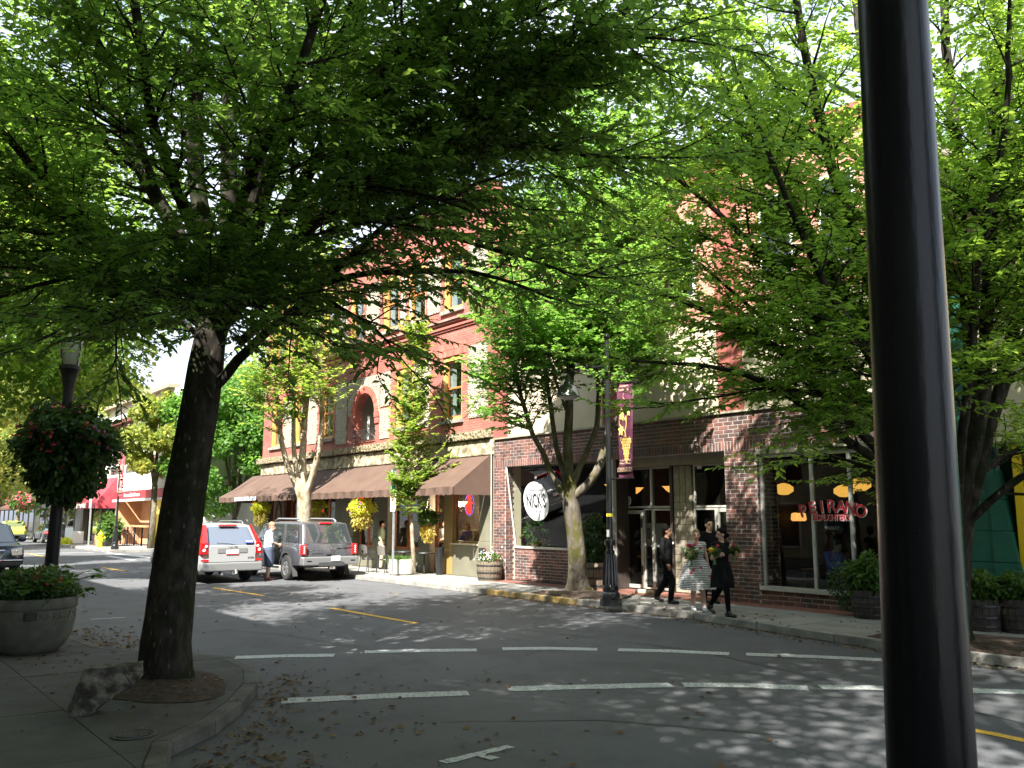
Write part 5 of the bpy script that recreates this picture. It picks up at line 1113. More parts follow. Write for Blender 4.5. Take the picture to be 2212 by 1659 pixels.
def vehicle(name,label,cat,loc,rz,L,Wd,Hh,paint,belt,sill,r,xr,xf,gh,wcol=CGL,rearlean=.06,nose=.78,bev=.09,group=None,topw=.24,low=None,tail=None):
    """x forward. gh=(xrb,xfb,xrt,xft) greenhouse base/top x"""
    root=empty(name,loc,rz,label,cat,group); hw=Wd/2
    prof=[(-L/2+.06,sill+.02)]+arc(xr,r,sill,rev=False)+arc(xf,r,sill)+[(L/2-.12,sill+.04),(L/2,sill+.22),(L/2-.02,belt*nose*.82),(L/2-.16,belt*nose),(gh[1]+.05,belt-.01),(gh[0]-(.02 if tail is None else .05),belt)]
    if tail is not None: prof+=[(-L/2+.05,tail)]
    prof+=[(-L/2+rearlean*.3,belt*.72),(-L/2,sill+.30)]
    # split in strips across the width for a little plan curvature
    ys=[-hw,-hw*.86,-hw*.5,0,hw*.5,hw*.86,hw]; n=len(prof); V=[];Fc=[]
    for j,y in enumerate(ys):
        q=abs(y)/hw; pull=.16*q**3
        for (x,z) in prof:
            xx=x-(pull if x>L/2-.3 else 0)+(pull*.6 if x<-L/2+.3 else 0)
            yy=y*(1-(.045 if (z>belt-.12 and q>.9) else 0))
            V.append((xx,yy,z))
    for j in range(len(ys)-1):
        for i in range(n): a=j*n+i; b=j*n+(i+1)%n; Fc.append((a,b,b+n,a+n))
    Fc.append(tuple(range(n-1,-1,-1))); Fc.append(tuple((len(ys)-1)*n+i for i in range(n)))
    b=MB().add(V,Fc).build('body',paint,root,smooth='auto',bevel=.03,seg=2,bev_angle=50)
    # greenhouse
    wb,wt=hw*.94,hw*(1-topw); zb,zt=belt-.02,Hh
    xs_b=np.linspace(gh[0],gh[1],7); xs_t=np.linspace(gh[2],gh[3],7); V=[];Fc=[]
    prof2=[(-wb,0),(-wt,.93),(-wt*.72,1),(0,1.015),(wt*.72,1),(wt,.93),(wb,0)]
    for k in range(7):
        e=(abs(k-3)/3)**3
        for (y,h) in prof2:
            hh=h-(.05*e if h>.9 else 0); V.append((xs_b[k]+(xs_t[k]-xs_b[k])*hh,y*(1-.05*e),zb+(zt-zb)*hh))
    for k in range(6):
        for i in range(6): q=k*7+i; Fc.append((q,q+1,q+8,q+7))
    Fc.append(tuple(range(6,-1,-1))); Fc.append(tuple(42+i for i in range(7)))
    MB().add(V,Fc).build('cabin',paint,root,smooth='auto',bevel=.05,seg=3,bev_angle=30)
    g=dict(wb=wb,wt=wt,zb=zb,zt=zt,gh=gh,root=root,hw=hw,L=L,belt=belt,sill=sill,r=r)
    def side(s,x0b,x1b,x0t,x1t,h0=.1,h1=.86,nm='side_window',m=wcol,off=.012):
        def pt(x,h): return (x,s*(wb+(wt-wb)*h/.93)*(1)+s*off,zb+(zt-zb)*h)
        q=[pt(x0b,h0),pt(x1b,h0),pt(x1t,h1),pt(x0t,h1)]; mm=MB().add(q+[(p[0],p[1]-s*.01,p[2]) for p in q],[(0,1,2,3),(7,6,5,4),(0,4,5,1),(1,5,6,2),(2,6,7,3),(3,7,4,0)])
        return mm.build(nm,m,root,bevel=.004)
    def endwin(front,h0=.08,h1=.88,wq=.86,nm=None,m=wcol,off=.02):
        xb,xt=(gh[1],gh[3]) if front else (gh[0],gh[2]); s=1 if front else -1
        def pt(y,h): return (xb+(xt-xb)*h+s*off*(1 if front else 1),y,zb+(zt-zb)*h)
        q=[]; 
        for y,h in ((-wb*wq,h0),(0,h0-.01),(wb*wq,h0),(wt*wq,h1),(0,h1+.02),(-wt*wq,h1)):
            p=pt(y,h); q.append((p[0]-s*.02*(abs(y)/wb)**2,p[1],p[2]))
        mm=MB().add(q+[(p[0]-s*.012,p[1],p[2]) for p in q],[(0,1,4,5),(1,2,3,4),(6,11,10,7),(7,10,9,8)]+[(i,(i+1)%6,(i+1)%6+6,i+6) for i in range(6)])
        return mm.build(nm or ('windscreen' if front else 'rear_window'),m,root,smooth=False)
    g['side']=side; g['endwin']=endwin
    for x in (xr,xf):
        for s in (-1,1): wheel(root,x,s*(hw-.13),r,.24,s)
    # dark underbody and inner arches
    MB().box(-L/2+.25,L/2-.3,-hw+.28,hw-.28,sill-.06,sill+.25).build('underbody',DKPL,root)
    return root,g
def pquad(x,y0,y1,z0,z1,d=.02): return MB().box(x-d,x+d,y0,y1,z0,z1)
SILV=mat('silver_paint',(.42,.43,.445),rough=.28,metal=.35,coat=.7)
# ---- silver SUV (seen from behind), heading -X
v,g=vehicle('parked_car','silver SUV with tall red tail lights stopped in the traffic lane','SUV',(-30.92,10.52,0),math.pi,5.2,2.06,1.9,SILV,1.18,.42,.37,-1.5,1.8,(-2.5,1.35,-1.95,.55),topw=.2)
v.scale=(1.06,1,1); v.location=(-31.06,10.5,0)
g['endwin'](False,.07,.83,.84,m=mat('rear_glass_blue',(.10,.12,.16),rough=.05,coat=.6)); g['endwin'](True)
for s in (-1,1):
    g['side'](s,-2.2,-1.15,-1.75,-.98); g['side'](s,-1.08,-.1,-.9,-.1); g['side'](s,-.02,1.05,-.02,.45)
xr_=-2.6
for s in (-1,1):
    # lamp : lower block + strip up the pillar following the lean
    m=MB(); m.add([(xr_-.02,s*.77,.93),(xr_-.02,s*1.0,.93),(xr_+.12,s*1.045,.93),(xr_-.0,s*.77,1.27),(xr_+.02,s*.97,1.27),(xr_+.16,s*1.0,1.27)],[(0,1,4,3),(1,2,5,4),(0,3,4,1)]); m.add([(xr_-.01,s*.80,1.24),(xr_+.03,s*.97,1.24),(-2.08,s*.80,1.84),(-2.15,s*.70,1.83)],[(0,1,2,3)]); m.add([(xr_+.03,s*.97,1.24),(xr_+.16,s*.985,1.24),(-2.0,s*.815,1.82),(-2.08,s*.80,1.84)],[(0,1,2,3)])
    t=m.build('tail_light',REDL,v)
    m=MB(); 
    for (yy,zz,q) in ((.84,1.16,.05),(.9,1.04,.055)): m.ball((xr_-.02,s*yy,zz),q,10,6,(.3,1,1))
    m.build('lens',CLR,t,smooth=True); pquad(xr_-.0,min(s*.72,s*.98),max(s*.72,s*.98),.70,.76,.03).build('reflector',REDL,v)
m=MB().box(xr_-.09,xr_+.35,-1.0,1.0,.38,.66); m.build('rear_bumper',GYPL,v,bevel=.06,seg=3)
m=MB(); m.add([(xr_-.035,-.75,.68),(xr_-.035,.75,.68),(xr_-.02,.76,1.17),(xr_-.02,-.76,1.17)],[(0,1,2,3)]); tg=m.build('tailgate',SILV,v)
m=MB(); m.box(xr_-.042,xr_-.025,-.48,.48,.96,1.10); m.build('plate_recess',GYPL,tg); MB().box(xr_-.05,xr_-.03,-.2,.2,.93,1.05).build('licence_plate',PLATE,v)
MB().box(xr_-.05,xr_-.035,-.2,.2,.9,.925).build('release_handle',REDL,v)
MB().box(-2.16,-2.05,-.3,.3,1.80,1.85).build('brake_light',REDL,v,bevel=.01)
m=MB().tube([(xr_-.05,-.1,1.2),(xr_-.0,.1,1.24),(xr_+.02,.5,1.27)],.013,5); m.build('wiper',DKPL,v)
st=MB().box(-2.475,-2.465,-.78,-.5,1.3,1.39); 
m=MB(); m.add([(xr_+.075,-.45,1.26),(xr_+.075,-.72,1.26),(xr_+.15,-.72,1.36),(xr_+.15,-.45,1.36)],[(0,1,2,3)]); st=m.build('window_sticker',mat('blue_sticker',(.03,.06,.4),rough=.5),v)
m=MB(); text_on(m,"OLLIE",(xr_+.10,-.585,1.31),(0,-1,0),(.6,0,.8),.1,.001,.9,.002); m.build('lettering',PLATE,st)
m=MB(); text_on(m,"VOLVO",(xr_-.045,0,1.135),(0,-1,0),(0,0,1),.06,.003,1.6); text_on(m,"XC90",(xr_-.045,-.6,.8),(0,-1,0),(0,0,1),.08,.003,1.1); m.build('badge',CHR,v)
m=MB().box(xr_-.06,xr_+.1,-.12,.0,.28,.36); m.tube([(xr_-.15,-.1,.3),(xr_-.1,-.1,.42)],.03,6); m.tube([(xr_+.2,.3,.33),(xr_-.05,.32,.3)],.04,8); m.build('tow_hitch',CHR,v)
for s in (-1,1): m=MB().tube([(-1.75,s*.66,1.88),(-1.6,s*.66,1.96),(.3,s*.66,1.97),(.5,s*.66,1.88)],.022,6); m.build('roof_rail',CHR,v,smooth=True)
for s in (-1,1):
    m=MB(); m.ball((1.05,s*1.08,1.28),.11,10,8,(.6,1.0,.8)); m.build('mirror',SILV,v,smooth=True); m=MB(); m.box(-.04,-.02,s*.995,s*1.012,.5,1.1); m.box(-1.13,-1.11,s*.995,s*1.012,.5,1.1); m.build('door_seam',DKPL,v)
# ---- grey SUV parked at the kerb
GRYP=mat('graphite_paint',(.105,.108,.125),rough=.25,metal=.5,coat=.8)
v,g=vehicle('parked_car','large dark grey SUV parked at the kerb with its front passenger door open','SUV',(-30.05,13.42,0),math.pi,5.5,2.05,1.95,GRYP,1.22,.5,.42,-1.55,1.65,(-2.62,1.5,-2.3,.75),topw=.17)
g['endwin'](False,.06,.86,.86); g['endwin'](True)
for s in (-1,1):
    g['side'](s,-2.35,-1.4,-2.12,-1.25,m=CGL); g['side'](s,-1.12,-.25,-1.0,-.25,.1,.86); 
    if s<0 or s>0: g['side'](s,-.12,1.15,-.12,.7)
    m=MB(); m.box(-.21,-.17,s*.985,s*1.003,.62,1.2); m.box(-1.22,-1.19,s*.985,s*1.003,.62,1.2); m.build('door_seam',DKPL,v)
    m=MB().box(-.95,1.0,s*1.0,s*1.035,.72,.78); m.build('side_moulding',GRYP,v,bevel=.01)
    m=MB().tube([(-1.9,s*.62,1.93),(-1.7,s*.62,2.02),(.1,s*.62,2.03),(.35,s*.62,1.94)],.028,6); m.build('roof_rail',mat('rail_grey',(.3,.31,.32),rough=.4,metal=.5),v,smooth=True)
    m=MB(); m.add([(-2.05,s*.86,.55),(-2.05,s*1.03,.55),(-2.2,s*1.03,.16),(-2.2,s*.86,.16)],[(0,1,2,3)]); m.build('mud_flap',DKPL,v)
    m=MB().box(-.95,.95,s*.98,s*1.08,.38,.44); m.build('side_step',CHR,v,bevel=.01)
    m=MB(); m.ball((1.1,s*1.1,1.3),.14,10,8,(.6,.9,.8)); m.build('mirror',GRYP,v,smooth=True)
    m=MB(); m.box(-2.79,-2.6,min(s*.84,s*1.0),max(s*.84,s*1.0),.86,1.2); t=m.build('tail_light',REDL,v,bevel=.03)
    m=MB(); 
    for z in (.93,1.0,1.07,1.13): m.ball((-2.79,s*.92,z),.028,8,5,(.4,1,1))
    m.build('lens',CLR,t); m=MB().box(-2.9,-2.86,min(s*.7,s*.86),max(s*.7,s*.86),.64,.68); m.build('reflector',REDL,v)
    # arch lips
    for xx in (-1.55,1.65):
        m=MB().tube([(x,s*1.0,z) for x,z in arc(xx,.42,.5)],.03,6,cap=True); m.build('wheel_arch',GRYP,v,smooth=True)
m=MB().box(-2.9,-2.45,-1.0,1.0,.52,.8); m.build('rear_bumper',mat('grey_bumper',(.22,.225,.235),rough=.35,metal=.4,coat=.5),v,bevel=.06,seg=3)
m=MB().box(-2.93,-2.88,-.45,.45,.50,.62); m.build('bumper_step',DKPL,v)
MB().box(-2.93,-2.895,-.3,.0,.66,.82).build('licence_plate',PLATE,v); 
m=MB(); text_on(m,"ARMADA",(-2.775,.5,1.0),(0,-1,0),(0,0,1),.09,.004,1.2); m.tube([(-2.785,-.03+.07*math.cos(t),1.1+.07*math.sin(t)) for t in np.linspace(0,6.28,16)],.008,5); m.build('badge',CHR,v)
MB().box(-2.79,-2.765,-.18,.15,.88,.92).build('release_handle',DKPL,v); MB().box(-2.40,-2.27,-.22,.22,1.86,1.91).build('brake_light',REDL,v,bevel=.01)
m=MB().tube([(-2.78,-.15,1.22),(-2.77,-.4,1.23),(-2.72,-.75,1.25)],.016,5); m.build('wiper',DKPL,v); m=MB().tube([(-3.05,.0,.44),(-2.8,0,.44)],.03,8); m.box(-2.98,-2.85,-.1,.1,.4,.48); m.build('tow_hitch',CHR,v)
# open passenger (kerb side) door : local -y side is the kerb side (+Y world) because the car is turned
dd=MB(); dd.box(-.02,.03,-2.0,-1.02,.55,1.2); dr=dd.build('open_door',GRYP,v,bevel=.02)
m=MB(); frame=[(-1.04,1.2),(-1.98,1.2),(-1.9,1.32),(-1.25,1.82),(-1.04,1.84)]; m.tube([(0.005,y,z) for y,z in frame+[frame[0]]],.035,6); m.build('door_frame',GRYP,dr)
m=MB(); m.add([(0.005,y,z) for y,z in frame],[tuple(range(5))]); m.build('pane',CGB,dr)
# ---- dark blue SUV at the left edge
BLU=mat('navy_paint',(.02,.03,.075),rough=.22,metal=.3,coat=.9)
v,g=vehicle('parked_car','dark blue SUV facing the camera at the left edge of the picture','SUV',(-37.5,4.62,0),0,5.1,2.1,1.88,BLU,1.2,.42,.4,-1.5,1.5,(-2.4,1.3,-2.1,.35),nose=.93,topw=.2)
g['endwin'](True,.06,.9,.86,m=CGB); g['endwin'](False)
for s in (-1,1):
    g['side'](s,-2.1,-1.2,-1.9,-1.05); g['side'](s,-1.1,-.2,-.98,-.2); g['side'](s,-.1,1.0,-.1,.3)
    m=MB(); m.add([(2.5,s*.62,.98),(2.38,s*.98,1.02),(2.05,s*1.02,1.12),(2.56,s*.66,.78),(2.46,s*.98,.8)],[(0,1,2),(0,3,4,1),(1,4,2)]); h=m.build('headlight',CLR,v); m=MB(); m.ball((2.45,s*.78,.9),.07,10,6,(.6,1,1)); m.ball((2.36,s*.92,.92),.06,10,6,(.6,1,1)); m.build('lamp',CHR,h,smooth=True)
    m=MB(); m.ball((1.0,s*1.17,1.3),.15,10,8,(.6,1,.7)); m.box(.95,1.05,s*.95,s*1.1,1.2,1.26); m.build('mirror',BLU,v,smooth='auto')
    m=MB(); m.ball((2.5,s*.82,.52),.1,10,6,(.5,1,.8)); m.build('fog_light',CHR,v)
m=MB().tube([(2.6,-.42,.95),(2.6,.42,.95),(2.64,.3,.7),(2.64,-.3,.7),(2.6,-.42,.95)],.03,6)
for i in range(9): m.tube([(2.6,-.32+i*.08,.93),(2.63,-.27+i*.0675,.72)],.012,5)
m.build('grille',CHR,v); MB().box(2.4,2.62,-.98,.98,.6,.64).build('chrome_strip',CHR,v,bevel=.01); MB().box(2.35,2.6,-.95,.95,.42,.58).build('front_bumper',DKPL,v,bevel=.04)
# ---- black saloon far down
BLK=mat('black_car_paint',(.02,.02,.024),rough=.25,coat=.8)
v,g=vehicle('parked_car','black saloon with lit red tail lights parked by the white planter','saloon car',(-81.2,14.95,0),math.pi+.03,4.7,2.0,1.55,BLK,.98,.35,.36,-1.4,1.4,(-1.6,1.25,-.95,.35),tail=1.0,topw=.26)
g['endwin'](False,.05,.9,.88,m=CGB); g['endwin'](True)
for s in (-1,1): g['side'](s,-1.3,-.1,-.85,-.1); g['side'](s,0,1.05,0,.3); MB().box(-2.36,-2.2,min(s*.55,s*.95),max(s*.55,s*.95),.78,.94).build('tail_light',mat('lit_tail_lens',(.6,.02,.02),emit=(1,.05,.05),estr=1.2),v,bevel=.02)
MB().box(-2.4,-2.36,-.25,.25,.52,.66).build('licence_plate',PLATE,v); MB().box(-2.38,-2.3,-.1,.1,.82,.88).build('badge',mat('gold_badge',(.7,.5,.1),metal=.6,rough=.3),v)
MB().box(-2.38,-2.1,-.95,.95,.3,.5).build('rear_bumper',BLK,v,bevel=.05)
# ---- lime hatchback further on
LIM=mat('lime_paint',(.50,.58,.10),rough=.3,coat=.8)
v,g=vehicle('parked_car','lime green hatchback parked beyond the black saloon','hatchback',(-96,14.3,0),math.pi-.05,4.2,2.15,1.72,LIM,1.12,.36,.36,-1.25,1.3,(-1.95,1.2,-1.45,.3),topw=.24)
g['endwin'](False,.1,.85,.8,m=mat('greenish_rear_glass',(.12,.14,.07),rough=.05,coat=.5)); g['endwin'](True)
for s in (-1,1): g['side'](s,-1.6,-.1,-1.3,-.1); MB().box(-2.12,-1.9,min(s*.85,s*1.02),max(s*.85,s*1.02),.98,1.2).build('tail_light',REDL,v,bevel=.02)
MB().box(-2.15,-1.9,-1.0,1.0,.34,.48).build('rear_bumper',DKPL,v,bevel=.04)
# ================================================================ STREET FURNITURE AND PLANTS
# ---- near black pole (right foreground): tapered round steel pole
a=dp(2012,1659,1.47); b=dp(1927,0,1.65); d=(b-a)/np.linalg.norm(b-a); dz=d/d[2]
base=a-dz*(a[2]-.15); root=empty('lamp_post',tuple(base),0,'thick glossy black steel pole standing right in front of the camera','lamp post')
def onp(z): q=dz*z; return (q[0],q[1],q[2])
m=MB().tube([onp(z) for z in (0,.5,1.5,2.9,4.2,6)],[.073,.071,.0695,.060,.055,.05],40); m.build('pole',mat('glossy_black_pole',(.004,.005,.008),(.012,.013,.016),scale=3,rough=.27,spec=.3,bump=.06,bscale=22,lo=.45,hi=.75,stretch=(3,3,.6)),root,smooth='auto')
m=MB().lathe([(.2,0),(.2,.05),(.16,.08),(.13,.3),(.1,.34),(.09,.4)],n=28); m.build('base',BLACK,root,smooth='auto')
m=MB().lathe([(.09,6),(.14,6.05),(.2,6.5),(.12,6.75),(0,6.8)],n=20); m.build('globe',WHITEP,root,smooth=True,loc=(dz[0]*6,dz[1]*6,0))
# ---- far lamp post with banner, arm and bell lantern
def bell_lamp(x,y,armdir,label,zc=5.55,h=6.5,band=True):
    root=empty('lamp_post',(x,y,.15),0,label,'lamp post','black bell lamp posts on the far pavement')
    m=MB().lathe([(.24,0),(.24,.14)],n=8); m.lathe([(.2,.14),(.215,.2),(.2,.27),(.17,.3),(.185,.36),(.17,.42),(.15,.46)],n=24)
    # fluted bell
    for k in range(12):
        t=2*math.pi*k/12; m.tube([(.155*math.cos(t),.155*math.sin(t),.44),(.125*math.cos(t),.125*math.sin(t),.9),(.10*math.cos(t),.10*math.sin(t),1.12)],[.035,.028,.022],6)
    m.lathe([(.15,.44),(.12,.9),(.1,1.12),(.105,1.16),(.1,1.2),(.075,1.22),(.075,1.3),(.12,1.31),(.12,1.42),(.07,1.46)],n=24); m.build('base',BLACK,root,smooth='auto')
    MB().tube([(0,0,1.4),(0,0,h-.5)],[.068,.052],14).build('pole',BLACK,root,smooth='auto')
    m=MB().ball((0,0,h-.42),.08,10,8); m.build('finial',BLACK,root,smooth=True)
    ax,ay=armdir; z=zc-.15; A=1.25
    m=MB().tube([(0,0,z),(ax*A,ay*A,z+.02)],.028,8); m.tube([(0,0,z-.45),(ax*.25,ay*.25,z-.12),(ax*.75,ay*.75,z-.03)],.016,6); m.tube([(ax*A,ay*A,z+.28),(ax*A,ay*A,z-.08)],.03,8); m.build('arm',BLACK,root,smooth='auto')
    m=MB().lathe([(.03,-.05),(.06,-.1),(.07,-.2),(.1,-.24),(.12,-.3),(.2,-.36),(.25,-.46),(.27,-.56),(.28,-.6),(.25,-.6)],c=(ax*A,ay*A,z),n=24,cap=False); m.build('lamp_shade',mat('grey_lamp_enamel',(.08,.085,.09),rough=.3,coat=.5),root,smooth='auto')
    m=MB().ball((ax*A,ay*A,z-.58),.24,16,8,(1,1,.45)); m.build('lens',mat('frosted_lens',(.65,.65,.62),rough=.25),root,smooth=True)
    if band: MB().tube([(0,0,1.95),(0,0,2.02)],.075,12).build('tape_band',mat('yellow_tape',(.8,.7,.05)),root); MB().box(-.02,.06,-.08,-.07,1.5,1.66).build('sticker',WHITEP,root)
    return root
bell_lamp(-14.62,14.85-.81,(-.98,-.1),'black fluted lamp post with bell lantern by the forked tree in front of the cafe')
bell_lamp(-57.4,14.1,(-.98,-.1),'black bell lamp post with pale red banner by the yellow hydrant',zc=5.6,h=6.4,band=False)
GRAP=mat('banner_gold',(.62,.42,.12),rough=.8); GRAPL=mat('banner_cream',(.7,.5,.35),rough=.8)
def banner(x,y,z0,z1,w,cloth,ink,label,group='wine banners on lamp posts'):
    root=empty('banner',(x,y,z0),0,label,'banner',group); Hn=z1-z0; n=14; V=[];Fc=[]
    for k in range(n+1):
        for j in range(7): t=k/n; V.append((w*j/6-w/2,.03*math.sin(t*5+j*.6)*.6,Hn*t))
    for k in range(n):
        for j in range(6): q=k*7+j; Fc.append((q,q+1,q+8,q+7))
    c=MB().add(V,Fc).build('cloth',cloth,root,smooth=True)
    for z in (.02,Hn-.02): MB().tube([(-w/2-.22,0,z),(w/2+.03,0,z)],.015,6).build('bracket',BLACK,root)
    yo=-.035
    m=MB(); 
    # grape bunch
    rows=[4,5,4,4,3,3,2,2,1]; 
    for r_,cnt in enumerate(rows):
        for k in range(cnt):
            xx=(k-(cnt-1)/2)*.062+w*.12; zz=Hn*.40-r_*.062; m.ball((xx,yo,zz),.036,8,4,(1,.15,1))
    m.build('grape_print',ink,c)
    m=MB(); vine=[(w*.12,Hn*.42),(w*.05,Hn*.48),(w*.16,Hn*.56),(w*.12,Hn*.66),(w*.22,Hn*.74),(w*.3,Hn*.79),(w*.1,Hn*.8),(-w*.05,Hn*.84),(w*.02,Hn*.88)]
    m.tube([(p[0],yo,p[1]) for p in vine],[.014,.016,.014,.014,.012,.012,.009,.008,.006],5); m.tube([(p[0]*w,yo,p[1]*Hn) for p in ((.05,.48),(-.15,.52),(-.33,.56),(-.3,.6))],.011,5); m.tube([(p[0]*w,yo,p[1]*Hn) for p in ((.16,.58),(-.02,.63),(-.1,.64))],.011,5); m.tube([(p[0]*w,yo,p[1]*Hn) for p in ((.05,.45),(-.1,.38),(-.25,.39),(-.22,.43))],.009,5)
    for (lx,lz,s) in ((-.16,.665,.15),(-.22,.50,.12),(.32,.68,.09),(.36,.39,.07)):
        P=[]; 
        for k in range(11):
            t=2*math.pi*k/11; rr=s*(1 if k%2 else .58); P.append((lx*w+rr*math.cos(t)*.8,yo,lz*Hn+rr*math.sin(t)*1.2))
        m.add(P,[tuple(range(11))])
    m.build('vine_print',ink,c)
    m=MB(); 
    for t,z,s in (("In the Heart of",.135,.085),("Wine Country",.105,.095),("Downtown",.955,.095),("McMinnville",.915,.11)): text_on(m,t,(.02,yo-.005,z*Hn+.12*(z<.2)),(1,0,0),(0,0,1),s*w/.7,.002,.95)
    m.build('lettering',GRAPL,c)
    m=MB().box(-w/2,w/2,yo-.004,yo,Hn*.075,Hn*.12); s_=m.build('printed_strip',mat('banner_strip',(.35,.25,.12),(.12,.05,.08),scale=30,rough=.8),c)
    return root
banner(-14.05,14.02,2.92,5.1,.46,mat('plum_cloth',(.115,.025,.06),(.09,.02,.05),scale=3,rough=.85),GRAP,'purple wine country banner with golden grapes on the near lamp post')
banner(-56.7,14.05,3.3,6.0,.95,mat('rose_cloth',(.4,.07,.1),rough=.85),GRAPL,'rose coloured banner on the distant lamp post in front of the maroon awning')
# ---- near lamp with globe and hanging basket
bx=dp(95,1290,15.0); root=empty('lamp_post',(-16.3,3.02,.15),0,'black lamp post with frosted globe carrying a huge flower basket at the left','lamp post')
p0=np.array([-16.3,3.02,.15]); p1=dp(146,868,14.55); p2=dp(150,770,14.5)
def rel(p): return tuple(np.array(p)-p0)
m=MB().tube([rel(p0),rel(p0+(p1-p0)*.5),rel(p1)],[.12,.10,.085],16); m.build('pole',BLACK,root,smooth='auto')
m=MB().lathe([(.26,0),(.26,.12),(.2,.2),(.15,.7),(.12,.8)],n=20); m.build('base',BLACK,root,smooth='auto')
q=rel(p1); m=MB().lathe([(.07,-.2),(.095,-.15),(.08,0),(.085,.22),(.12,.42),(.15,.52),(.17,.54),(.17,.59),(.13,.61)],c=q,n=16); m.build('capital',IRON,root,smooth='auto')
m=MB().lathe([(.12,.60),(.15,.72),(.185,.92),(.17,1.08),(.1,1.2),(.04,1.26),(0,1.27)],c=q,n=20,cap=False); m.build('globe',mat('frosted_globe',(.5,.5,.48),rough=.35),root,smooth=True)
m=MB()
for k in range(4):
    t=k*math.pi/2+.5; m.tube([(q[0]+r_*math.cos(t),q[1]+r_*math.sin(t),q[2]+z) for r_,z in ((.15,.6),(.19,.78),(.2,.95),(.17,1.12),(.08,1.25))],.012,5)
m.lathe([(.05,1.25),(.06,1.3),(.02,1.4),(0,1.44)],c=q,n=10); m.build('globe_cage',IRON,root)
m=MB()
for s in (-1,1): m.tube([(q[0],q[1],q[2]-.1),(q[0]+s*rt[0]*.3,q[1]+s*rt[1]*.3,q[2]+.08),(q[0]+s*rt[0]*.5,q[1]+s*rt[1]*.5,q[2]-.02),(q[0]+s*rt[0]*.5,q[1]+s*rt[1]*.5,q[2]-.25)],.016,6)
m.build('basket_arm',IRON,root)
# foliage masses
def foliage(name,root,c,rad,n,ls,m,seed=0,droop=.3,shell=.35,wid=.75,up=0):
    g=np.random.default_rng(seed); u=g.normal(0,1,(n,3)); u/=np.linalg.norm(u,axis=1,keepdims=True); rr=(g.uniform(shell,1,n)**.6)*(1+.16*np.sin(u[:,0]*5+seed)*np.cos(u[:,2]*6+1)+.1*np.sin(u[:,1]*9))
    P=np.array(c)+u*rr[:,None]*np.array(rad); D=u*.7+g.normal(0,.45,(n,3))+np.array([0,0,-droop+up]); N=u*.4+g.normal(0,.45,(n,3))+np.array([0,0,.6]); return leaves(name,P,D,N,ls*g.uniform(.55,1.25,n),m,root,wid=wid)
def blooms(name,root,c,rad,n,size,m,seed=0,cl=7,spread=.05,sel=None,split=False):
    g=np.random.default_rng(seed+99); V=[];Fc=[]
    for i in range(n):
        u=g.normal(0,1,3); u/=np.linalg.norm(u); 
        if sel and not sel(u): continue
        p0_=np.array(c)+u*np.array(rad)*g.uniform(.9,1.1)
        for j in range(g.integers(min(3,cl),cl+1)):
            p=p0_+g.normal(0,spread,3); nn=vn(u+g.normal(0,.5,3)); a=vn(np.cross(nn,[.3,.1,1.])); b=np.cross(nn,a); k0=len(V); r0=size*g.uniform(.7,1.2); V.append(tuple(p+nn*r0*.15))
            for k in range(10): t=k*math.pi/5; q_=r0*(1 if k%2 else .55); V.append(tuple(p+(a*math.cos(t)+b*math.sin(t))*q_))
            Fc+=[(k0,k0+1+k,k0+1+(k+1)%10) for k in range(10)]
        if split: MB().add(V,Fc).build('flower_cluster',m,root,fixn=False); V=[];Fc=[]
    if V: return MB().add(V,Fc).build(name,m,root,fixn=False,kind='stuff')
FOLD=LG('dark_basket_leaf',[(0,(.02,.05,.014)),(.6,(.035,.08,.02)),(1,(.06,.11,.03))],trans=.25)
FOLG=LG('planter_leaf',[(0,(.03,.07,.018)),(.5,(.05,.11,.025)),(1,(.1,.16,.035))],trans=.35)
FOLY=LG('chartreuse_leaf',[(0,(.2,.26,.03)),(.6,(.34,.38,.05)),(1,(.45,.42,.1))],trans=.45)
PINK=mat('pink_petal',(.45,.05,.09),rough=.6,island=.3); REDF=mat('red_petal',(.5,.02,.02),rough=.6,island=.3); MAG=mat('magenta_petal',(.4,.02,.2),rough=.6,island=.3); WHF=mat('white_petal',(.75,.75,.72),rough=.6); PURP=mat('purple_petal',(.2,.02,.4),rough=.6); YELF=mat('yellow_petal',(.8,.45,.02),rough=.6)
hc=dp(143,965,14.4); hb=empty('hanging_basket',tuple(hc),0,'huge flower basket of dark foliage with red and pink blooms on the near lamp post','flower basket'); hb.scale=(.92,.92,.9)
MB().lathe([(0.05,-.3),(.3,-.22),(.45,0),(.46,.04)],n=20,cap=False).build('basket',mat('moss_liner',(.05,.045,.02),(.09,.07,.04),scale=14,rough=1),hb)
foliage('foliage',hb,(0,0,.06),(.8,.8,.62),6500,.12,FOLD,1,.35); foliage('trailing_foliage',hb,(0,0,-.5),(.6,.6,.52),2600,.11,FOLD,2,.9)
g=np.random.default_rng(77); P=[];D=[];N=[];S=[]
for i in range(60):
    a=g.uniform(0,6.28); r0=g.uniform(.55,.9); z=g.uniform(-.35,.25); L_=g.uniform(.2,.55)
    for k in range(int(L_/.05)): t=k*.05; P.append((r0*math.cos(a)*(1+t*.25),r0*math.sin(a)*(1+t*.25),z-t)); D.append((math.cos(a)+g.normal(0,.6),math.sin(a)+g.normal(0,.6),-.5)); N.append((g.normal(0,.5),g.normal(0,.5),1)); S.append(g.uniform(.05,.10))
for i in range(26):
    a=g.uniform(0,6.28); r0=g.uniform(.2,.7); L_=g.uniform(.12,.35)
    for k in range(int(L_/.05)): t=k*.05; P.append((r0*math.cos(a),r0*math.sin(a),.5+t-.3*r0)); D.append((g.normal(0,.7),g.normal(0,.7),.4)); N.append((g.normal(0,.5),g.normal(0,.5),1)); S.append(g.uniform(.06,.12))
leaves('trailing_vines',np.array(P),np.array(D),np.array(N),np.array(S),FOLD,hb,wid=.8)
